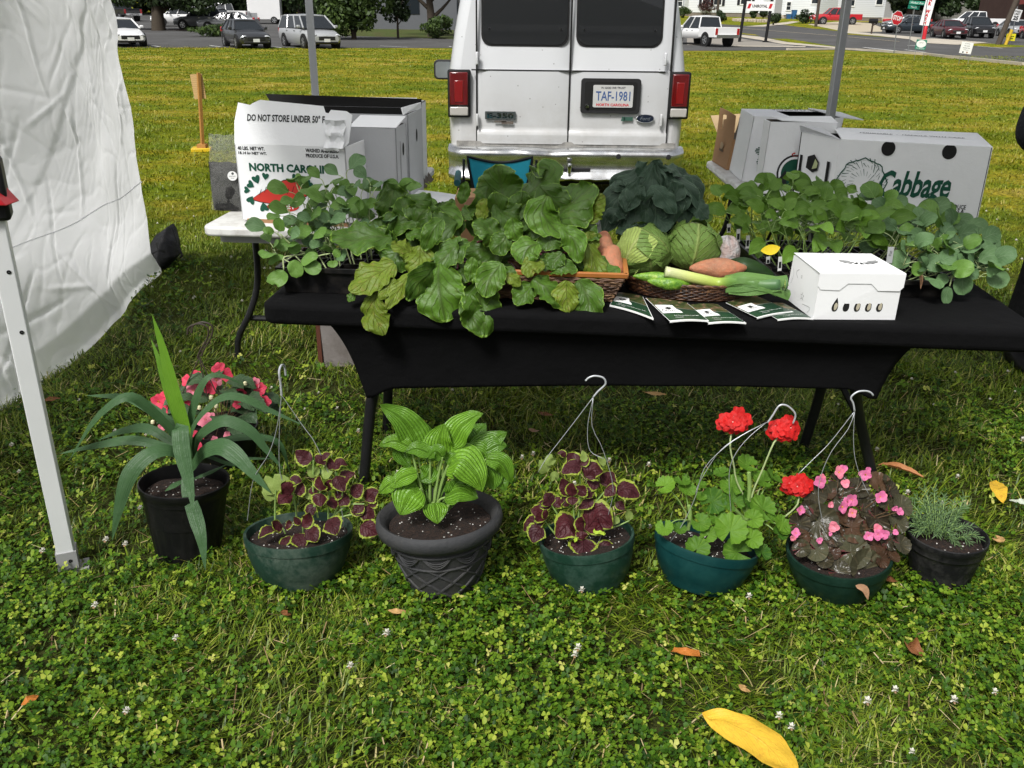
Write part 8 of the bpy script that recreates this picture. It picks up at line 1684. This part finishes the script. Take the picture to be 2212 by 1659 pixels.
for i in range(26):
 px,py=r. uniform(850,1290),r. uniform(500,640);a=yp(px,py,Yg0-.02-(py-500)*.0006);b=yp(lerp(px,1060,.5)+r. uniform(-30,30),lerp(py,540,.5),Yg0+.05);m. tube(catmull([a,a. lerp(b,.5)+Vector((0,-.012,.012)),b],6),.0034,6)
m. build('stalks',STEMR,GR,angle=180)
ofr=gp(1480,655,TZ);rx,ry,oh=.225,.155,.052;OC=Vector((gp(1490,620,TZ). x,ofr. y+ry,TZ+.006));rt=thing('wicker_tray','oval dark wicker tray holding the cabbages, leek and cucumbers','tray',OC,'woven baskets on the black table')
m=MB();X=Matrix. Translation(OC)@Matrix. Rotation(R_(-6),4,'Z');m. X=X
for row in range(8):
 z=.004+oh*row/8;k=1+.11*row/8
 for seg in range(44):
  pts=[];a0=6.283*(seg+.5*(row%2))/44
  for i in range(6):
   a=a0+6.283/44*1.12*i/5;o=1+.018*math. sin(math. pi*i/5);pts. append(Vector((rx*k*o*math. cos(a),ry*k*o*math. sin(a),z+.0018*i/5)))
  m. tube(pts,.0036,5,tint=random. uniform(.05,.75),cap=True)
for seg in range(88):
 a=6.283*seg/88;m. tube([(rx*1.0*math. cos(a),ry*1.0*math. sin(a),.002),(rx*1.115*math. cos(a),ry*1.115*math. sin(a),oh)],.0028,5,tint=random. uniform(.5,1))
m. build('weave',WICKD,rt,angle=180)
m=MB(X)
for q in range(2):m. tube([(rx*(1.125+.004*math. sin(i*1.6+q*3))*math. cos(6.283*i/120),ry*(1.125+.004*math. sin(i*1.6+q*3))*math. sin(6.283*i/120),oh+.003+.003*math. cos(i*1.6+q*3)) for i in range(121)],.0042,6,tint=.4+.3*q)
m. build('rim',WICKD,rt,angle=180)
m=MB(X@Matrix. Scale(ry/rx,4,(0,1,0)));m. lathe([(.001,.004),(rx,.004)],48);m. build('bottom',WICKD,rt)
def cabbage(label,P,R,shells,seed):
 rt=thing('cabbage',label,'cabbage',P,'green cabbages on the wicker tray');r=random. Random(seed);m=MB()
 m. grid(lambda u,v:P+Vector((R*.97*math. sin(math. pi*v)*math. cos(6.283*u),R*.97*math. sin(math. pi*v)*math. sin(6.283*u),R*.9*math. cos(math. pi*v))),24,16,tint=.6);m. build('heart',L_CABI,rt,angle=180)
 for k,(rt_ang,axis,w,tint,mat,kR) in enumerate(shells):
  b,c,wd=Vector(axis[0]). normalized(),Vector(axis[1]). normalized(),w
  s=b. cross(c). normalized();ang=b. angle(c)*rt_ang;m=MB();ph=r. random()*6
  def fn(u,v):
   q=Matrix. Rotation(ang*u,3,s)@b;sp=(v-.5)*2*wd*(.35+.65*math. sin(math. pi*min(1,u*.62+.12)));t=q. cross(s). normalized();d=Matrix. Rotation(sp,3,t)@q
   e=max(abs(2*v-1),max(0,u*1.25-.25));rr=R*kR*(1+.10*e**4+.045*(e**3)*math. sin(9*v+12*u+ph)+.012*noise. noise(d*26)+.022*noise. noise(d*7+Vector((k,0,seed))))
   return P+Vector((d. x*rr,d. y*rr,d. z*rr*.93))
  m. grid(fn,26,22,tint=tint);m. build('wrapper_leaf',mat,rt,angle=180)
 return rt
cP=yp(*Z6(1395,775),2.99);R1=205*.2745/ppm(2.99,.85);
cabbage('pale cabbage with a yellowish ribbed side, left one under the collards',cP,R1,[(1.0,((-.75,-.45,-.7),(-.05,-.5,.9)),.75,.75,L_CABI,1.0),(1.0,((.9,-.25,-.35),(-.15,-.45,.9)),.85,.55,L_CABO,1.035),(1.0,((.3,-.5,-.95),(.1,-.95,-.05)),.95,.35,L_CABO,1.06),(1.0,((.2,.8,-.3),(-.2,.3,.95)),.9,.4,L_CABO,1.05)],3)
cP2=yp(*Z6(1775,735),3.03);R2=205*.2745/ppm(3.03,.85)
cabbage('darker cabbage wrapped in one broad veined leaf, right one under the collards',cP2,R2,[(1.02,((-.12,-.62,-.85),(.10,-.55,.95)),1.25,.55,L_CABO,1.05),(1.0,((.9,.2,-.6),(.3,.1,.95)),.9,.35,L_CABO,1.04),(1.0,((-.9,.2,-.5),(-.2,.2,.95)),.9,.3,L_CABO,1.03)],9)
CL_W=1.15
COLL=thing('collard_bunch','dark blue green bunch of ruffled collard leaves standing on the cabbages','collards',yp(*Z6(1480,620),3.06),GT)
CL=[([(1470,80),(1330,200),(1190,380),(1080,650)],230,.45,(.0,-.06)),([(1470,90),(1390,250),(1290,450),(1215,615)],230,.35,(-.02,-.08)),([(1480,100),(1440,300),(1420,470),(1405,610)],270,.55,(-.03,-.10)),([(1490,90),(1540,290),(1560,450),(1570,610)],270,.45,(-.03,-.10)),([(1500,80),(1620,210),(1700,360),(1720,580)],240,.3,(-.02,-.08)),([(1510,80),(1680,200),(1800,350),(1905,525)],220,.5,(0,-.06)),([(1440,200),(1380,130),(1350,65)],150,.7,(-.02,-.01)),([(1470,160),(1490,100),(1480,55)],110,.3,(.02,.02)),([(1500,150),(1600,120),(1715,180)],130,.5,(-.02,-.02)),([(1400,390),(1480,290),(1570,380),(1660,480)],150,.75,(-.10,-.12)),([(1300,430),(1330,340),(1400,260)],150,.6,(-.08,-.08)),([(1610,420),(1640,320),(1620,230)],160,.4,(-.08,-.08)),([(1250,300),(1200,260),(1230,210)],120,.4,(-.03,-.02)),([(1640,330),(1740,300),(1780,260)],120,.2,(-.03,-.02)),([(1270,520),(1180,480),(1140,560)],150,.3,(-.08,-.08)),([(1720,440),(1820,440),(1900,520)],170,.55,(-.07,-.08)),([(1500,480),(1540,540),(1640,560)],150,.35,(-.11,-.12)),([(1350,560),(1280,600),(1180,640)],120,.5,(-.10,-.12)),([(1480,300),(1500,420),(1480,560)],170,.15,(-.07,-.1)),([(1360,200),(1300,330),(1260,470)],150,.65,(-.06,-.09)),([(1570,200),(1680,350),(1700,480)],150,.6,(-.06,-.09)),([(1560,100),(1750,250),(1850,400)],200,.15,(.06,.03)),([(1420,100),(1250,250),(1180,450)],200,.1,(.06,.03))]
leaves_from(COLL,Z6,[(e[0],e[1]*CL_W)+e[2:] for e in CL],3.12,.2745,L_COLL,prof=lambda u:max(.14*(1-u),math. sin(math. pi*u**1.35)**.8),nu=24,nv=10,cup=-.16,ruf=.18,rfreq=1.6,ruf2=.10,en=.14,nz=.13,fold=-.14)
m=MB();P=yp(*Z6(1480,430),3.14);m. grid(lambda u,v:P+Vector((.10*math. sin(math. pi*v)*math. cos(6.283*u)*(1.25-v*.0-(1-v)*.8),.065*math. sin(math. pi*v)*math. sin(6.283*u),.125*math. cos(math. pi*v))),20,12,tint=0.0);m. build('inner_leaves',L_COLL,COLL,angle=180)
CUC,nt,p=_new('cucumber');nn_=noisen(nt,60,4);nt. links. new(ramp(nt,nn_,[(.35,(.06,.16,.012)),(.55,(.15,.30,.022)),(.75,(.34,.42,.08))]),p. inputs['Base Color']);p. inputs['Roughness']. default_value=.4;bumpn(nt,p,nn_,.6,.01)
tuber('upper bumpy green cucumber under the leek on the oval tray',yp(*Z6(1520,985),2.83),(1,.02,-.02),.17,.019,11,CUC,'cucumber','cucumber','cucumbers on the oval tray');tuber('lower bright cucumber resting on the front rim of the oval tray',yp(*Z6(1610,1025),2.80),(1,.04,-.06),.15,.018,12,CUC,'cucumber','cucumber','cucumbers on the oval tray')
tuber('dark green marrow end behind the sweet potato at the right of the tray',yp(*Z7(330,1160),2.93),(.8,-.4,-.2),.16,.034,13,M('marrow_dark',(.016,.040,.010),.4,var=.5,scale=30),'marrow','marrow',GT)
lk=[(1570,935),(1700,965),(1850,1000),(2000,1030)];LP=[yp(*Z6(*q),2.80) for q in lk]+[yp(*Z7(250,1240),2.76),yp(*Z7(400,1270),2.74),yp(*Z7(530,1270),2.73)]
rt=thing('leek','thick leek with a pale shaft and cut green top lying across the tray','leek',LP[2],GT)
LEEK,nt,p=_new('leek_skin');uvn=N(nt,'ShaderNodeUVMap');sp=N(nt,'ShaderNodeSeparateXYZ');nt. links. new(uvn. outputs[0],sp. inputs[0]);c=ramp(nt,sp. outputs[0],[(0,(.52,.55,.30)),(.22,(.50,.55,.16)),(.45,(.34,.44,.06)),(.62,(.12,.24,.045)),(1,(.055,.13,.050))]);st_=mathn(nt,'FRACT',mathn(nt,'MULTIPLY',sp. outputs[1],34.0));c=mixc(nt,mathn(nt,'MULTIPLY',mathn(nt,'GREATER_THAN',st_,.7),.3),c,(.04,.10,.03));nt. links. new(c,p. inputs['Base Color']);p. inputs['Roughness']. default_value=.4
m=MB();Lk=catmull(LP,26);m. tube(Lk,[.017+.004*i/26 for i in range(27)],20);m. build('shaft',LEEK,rt,angle=180)
for i,(o1,o2,s_) in enumerate(((.012,-.014,16),(-.004,.016,14),(.004,-.022,18),(-.012,.004,15),(.016,.008,13))):
 pts=[Lk[s_]+Vector((0,-.012,o1)),Lk[min(26,s_+5)]+Vector((0,-.016,o1*1.2)),Lk[26]+Vector((.02*(i%3),-.012*(i%2),o2*1.4))];m=MB();leaf(m,pts,.052,prof=lambda u:.85*(1-.15*u),hint=(0,-.8,.7),nu=14,nv=6,cup=-.5,tint=.4+.1*i);m. build('leaf',leafM('leek_leaf',(.10,.20,.045),(.035,.095,.030),(.22,.34,.10),parallel=6,vw=.2,gloss=.4,veinstr=.35),rt,angle=180)
m=MB();t=(Lk[26]-Lk[24]). normalized();f=frame(Lk[26]+t*.012+Vector((0,-.012,.004)),t. cross(up),up)
for i in range(5):m. lathe([(.004+.0038*i,.0),(.0062+.0038*i,.004-.002*i)],20,Mx=f,mi=i%2)
m. lathe([(.0003,.002),(.005,.002)],12,Mx=f,mi=1);m. build('cut_end',[M('leek_dark',(.07,.15,.05),.4),M('leek_pale',(.40,.48,.10),.4)],rt)
P=yp(1570,538,3.02);rt=thing('plastic_bag','knotted thin white plastic bag between the right cabbage and the seedling tray','bag',P,GT)
PBG,nt,p=_new('plastic_bag');nt. links. new(ramp(nt,noisen(nt,26,5),[(.4,(.62,.60,.60)),(.62,(.56,.42,.38))]),p. inputs['Base Color']);p. inputs['Roughness']. default_value=.3;bumpn(nt,p,noisen(nt,40,5,.7),.9,.02)
m=MB();m. grid(lambda u,v:P+Vector((.046*math. sin(math. pi*v)**.8*math. cos(6.283*u)*(1+.12*math. sin(9*u*6.283)*(1-v)),.05*math. sin(math. pi*v)**.8*math. sin(6.283*u),.062*math. cos(math. pi*v)-.02+.006*math. sin(30*u))),60,16);m. build('bag_body',PBG,rt,angle=180)
ZB=zc(1283.7,607.2,.3137)
BGRN=M('leaflet_green',(.012,.045,.022),.35,coat=.3,var=.05);BPH,nt,p=_new('leaflet_photo');nt. links. new(ramp(nt,noisen(nt,55,5,.7),[(.35,(.012,.018,.006)),(.5,(.05,.075,.02)),(.62,(.20,.10,.07)),(.75,(.5,.42,.32))]),p. inputs['Base Color']);p. inputs['Roughness']. default_value=.35
def leaflet(q,label,lift,k0):
 P=[gp(*ZB(*c),TZ+.007+lift) for c in q]
 rt=thing('leaflet',label,'leaflet',P[0],'folded leaflets fanned out before the wicker tray');bl=lambda u,v,z=0:(P[0]. lerp(P[1],u)). lerp(P[3]. lerp(P[2],u),v)+up*(z+.004*math. sin(math. pi*u)+.003*(1-v))
 m=MB()
 def quad(u0,u1,v0,v1,mi,z):m. grid(lambda a,b:bl(lerp(u0,u1,a),lerp(v0,v1,b),z),8,4,mi=mi)
 quad(0,1,0,1,0,0);quad(.01,.975,.03,.52,1,.0012);quad(.01,.975,.54,.985,2,.0012)
 m. grid(lambda a,b:bl(lerp(.0,1,a),0,-.0045*b),8,2,mi=0);m. grid(lambda a,b:bl(1,lerp(0,1,a),-.0045*b),8,2,mi=0)
 m. grid(lambda a,b:bl(lerp(.03,.52 if b<.5 else.46,a),lerp(.30,.66,b),.002),6,4,mi=0)
 X=frame(bl(.27,.50,.003),bl(.6,.5)-bl(.1,.5),bl(.3,.8)-bl(.3,.2));w=(P[1]-P[0]). length;h=(P[3]-P[0]). length
 poly(m,X,[(x*w*.07,y*h*.05,0) for x,y,z in blob2d(16,1,1,.3,4,k0)],3);m. text('Farm',X@Matrix. Translation((.0,-h*.085,.0005)),h*.055,3)
 X=frame(bl(.52,.16,.003),bl(.9,.15)-bl(.1,.15),bl(.3,.8)-bl(.3,.2));m. text('fresh from our fields to your table',X,h*.04,0,w=w*.62);m. text('every week',X@Matrix. Translation((-w*.2,-h*.07,0)),h*.04,0,w=w*.2)
 m. build('cover',[SW,BGRN,BPH,KINK],rt,angle=60)
leaflet([(105,172),(408,266),(336,108),(158,78)],'leftmost leaflet, lying apart just below the square basket corner',0,1)
leaflet([(520,284),(790,280),(640,150),(352,116)],'leaflet overlapping its neighbour in the middle of the fan',.004,2)
leaflet([(785,296),(1046,294),(850,160),(640,165)],'leaflet nearest the table edge, tucked under the middle one',0,3)
leaflet([(1120,260),(1372,218),(1110,100),(905,150)],'leaflet under the right end of the wicker tray, on top of another',.004,4)
leaflet([(1262,272),(1508,264),(1300,150),(1090,170)],'green leaflet touching the white carton, mostly covered',0,5)
A,Bq,D=gp(1756,690,TZ+.006),gp(1933,691,TZ+.006),gp(1697,644,TZ+.006);xw=Bq-A;dv=D-A;At,Bt=yp(1773,592,A. y),yp(1953,592,A. y);zt=(At. z+Bt. z)/2;At. z=Bt. z=zt
WB=M('carry_box_white',(.78,.785,.79),.6,var=.03,bump=.05);bot=[A,Bq,Bq+dv,D];top=[At,Bt,Bt+dv,At+dv];top[3]=yp(1714,556,D. y);top[3]. z=zt+.0;top[2]=top[3]+(Bt-At)
rt=thing('carry_carton','small white carry carton with tear shaped vents on the front right of the table','carton',A,GT)
m=MB();m. hexa(bot,top)
Xf=face_frame(bot[0],bot[1],(top[0]-bot[0]));w=xw. length;h=(top[0]-bot[0]). length
def tear(s):return [(s*.30*math. sin(t)*math. sin(t/2)**1.4,s*(.5*math. cos(t)),0) for t in [2*math. pi*i/20 for i in range(20)]]
for i in range(5):
 X=Xf@Matrix. Translation((w*(.245+.135*i),h*.335,.0004))@Matrix. Rotation(R_(-7),4,'Z');poly(m,X,tear(.046),1)
 if i!=1:poly(m,X@Matrix. Translation((.002,-.006,.0004)),[(x,y,0) for x,y,z in blob2d(14,.0055,.012,.1,3,i)],2)
Xs=face_frame(bot[3],bot[0],(top[3]-bot[3]));dd=dv. length
def star(s):return [(s*(1 if i%2==0 else.45)*math. sin(i*math. pi/5),s*(1 if i%2==0 else.45)*math. cos(i*math. pi/5),0) for i in range(10)]
for fx,fy,s_ in ((.42,.68,.006),(.50,.52,.010),(.55,.30,.013)):
 S0=star(s_);stroke(m,Xs@Matrix. Translation((dd*fx,h*fy,.0004)),[(x,y) for x,y,z in S0]+[S0[0][:2]],.0012,3)
stroke(m,Xs@Matrix. Translation((0,0,.0004)),[(dd*.30,h*.80),(dd*.22,h*.70),(dd*.30,h*.60)],.0014,3);stroke(m,Xs@Matrix. Translation((0,0,.0004)),[(dd*.72,h*.78),(dd*.80,h*.68),(dd*.78,h*.50),(dd*.68,h*.48)],.0014,3);stroke(m,Xs@Matrix. Translation((0,0,.0004)),[(dd*.10,h*.75),(dd*.14,h*.60),(dd*.10,h*.40)],.0012,3);stroke(m,Xs@Matrix. Translation((0,0,.0004)),[(dd*.60,h*.15),(dd*.85,h*.18),(dd*.80,h*.05)],.0012,3)
m. build('carton_body',[WB,GASK,M('eggshell',(.42,.38,.28),.7),M('cut_line',(.20,.20,.20),.7)],rt,smooth=False,bevel=0)
m=MB();n=xw. cross(top[0]-bot[0]). normalized();e0,e1=top[0]-xw. normalized()*.004+n*.003,top[1]+xw. normalized()*.006+n*.003;dn=(bot[0]-top[0]). normalized();wd=(e1-e0). length;xx=(e1-e0). normalized()
fl_=[(0,-.002),(0,.038),(.01,.050),(wd*.26,.052),(wd*.35,.030),(wd*.62,.030),(wd*.71,.052),(wd-.01,.052),(wd,.040),(wd,-.002)]
m. slab([e0+xx*x+dn*y for x,y in fl_],.0022,n=n);m. slab([e0+n*-.001+up*.0035,e1+n*-.001+up*.0035,top[2]+up*.0085,top[3]+up*.0085],.0025,n=(0,0,1));m. build('lid',WB,rt,smooth=False)
m=MB();X=frame(top[0]. lerp(top[2],.53)+up*.0068,top[1]-top[0],top[3]-top[0])
for i in range(11):
 a=R_(-10+i*20);r0,r1=.028,.062;X2=X@Matrix. Translation((.035,.012,.0))@Matrix. Scale(.62,4,(0,1,0));poly(m,X2,[(r0*math. cos(a-.06),-r0*math. sin(a-.06),0),(r1*math. cos(a-.11),-r1*math. sin(a-.11),0),(r1*math. cos(a+.11),-r1*math. sin(a+.11),0),(r0*math. cos(a+.06),-r0*math. sin(a+.06),0)],0)
poly(m,X@Matrix. Translation((-.055,.035,0)),[(-.03,.0,0),(-.008,.008,0),(.0,.016,0),(.012,.006,0),(.036,.004,0),(.012,-.006,0),(-.005,-.010,0)],0);m. build('lid_print',KINK,rt,smooth=False)
# fallen leaves on the grass
def fallen(label,pts,w,cols,z=.045,group='fallen leaves on the grass',ruf=.1,cup=.3,prof=W_ell,nu=16):
 P=[gp(*q,z+.012*(i%2)) for i,q in enumerate(pts)];mt=leafM('fallen_%d'%len(MATS),cols[0],cols[1],cols[2],nv=8,vw=.08,gloss=.5,trans=.2,veinstr=.5,blot=cols[3] if len(cols)>3 else None)
 rt=thing('fallen_leaf',label,'fallen leaf',P[0],group);m=MB();leaf(m,P,w/ppm(P[0]. y,.05),hint=(random. uniform(-.2,.2),-.25,1),nu=nu,nv=8,cup=cup,ruf=ruf,rfreq=1.5,nz=.12,tint=.7,prof=prof,fold=.1);m. build('blade',mt,rt,angle=180);return rt,P
ORA=((.48,.16,.025),(.25,.07,.015),(.5,.25,.06));BRO=((.20,.075,.025),(.09,.03,.012),(.25,.12,.05));TAN=((.50,.30,.12),(.32,.17,.06),(.5,.35,.2));YE=((.68,.42,.035),(.55,.30,.02),(.42,.22,.03),(.45,.19,.02))
rt,P=fallen('large speckled yellow leaf lying in the clover near the front',[(1517,1543),(1590,1570),(1660,1615),(1722,1690)],92,YE,.085,cup=.12,nu=26);m=MB();m. tube(catmull([P[0],gp(1500,1556,.045),gp(1462,1588,.03)],8),.0018,6);m. build('leaf_stalk',M('stalk_pale',(.45,.36,.2),.6),rt)
fallen('short orange strip of leaf with torn ends in the front grass',[(1453,1404),(1480,1408),(1512,1413)],20,ORA,prof=lambda u:.9);fallen('crumpled brown curled leaf in the grass at the front right',[(1960,1388),(1975,1402),(1992,1418)],30,BRO,ruf=.4,cup=.8);fallen('little tan leaf just behind the large yellow leaf',[(1597,1478),(1608,1488),(1621,1494)],16,TAN);fallen('orange leaf in the clover at the front left',[(46,1523),(62,1512),(82,1502)],22,ORA);fallen('yellow leaf on the grass right of the herb pot',[(2150,1038),(2157,1060),(2168,1086)],34,YE);fallen('long rolled brown leaf on the grass beside the right table leg',[(1896,1004),(1940,1012),(1996,1032)],17,((.45,.19,.07),(.25,.09,.03),(.5,.3,.15)),cup=1.2);fallen('pale silvery leaf at the right edge beside the yellow leaf',[(2180,1080),(2205,1084),(2235,1086)],18,((.55,.60,.50),(.45,.5,.42),(.6,.65,.55)));fallen('small tan leaf below the yellow leaf at the right',[(2145,1162),(2155,1165),(2168,1162)],20,TAN);fallen('tan leaf in the shade beneath the middle of the table',[(1388,846),(1410,850),(1440,852)],14,TAN);fallen('brown leaf in the shade behind the second coleus',[(1162,890),(1177,894),(1195,897)],14,BRO);fallen('small brown leaf in the shade near the hosta tip',[(1142,925),(1152,930),(1165,930)],12,((.35,.2,.12),(.2,.1,.05),(.4,.3,.2)));fallen('dark red brown leaf under the tent wall',[(90,866),(108,862),(132,860)],16,BRO);fallen('tan leaf in the grass in front of the grey urn',[(838,1318),(858,1321),(884,1320)],14,TAN);fallen('brown leaf between the begonia pot and the herb pot',[(1905,1240),(1920,1250),(1940,1256)],18,BRO);fallen('brown leaf lying in front of the dusty green pot',[(605,1318),(618,1325),(630,1328)],14,BRO)
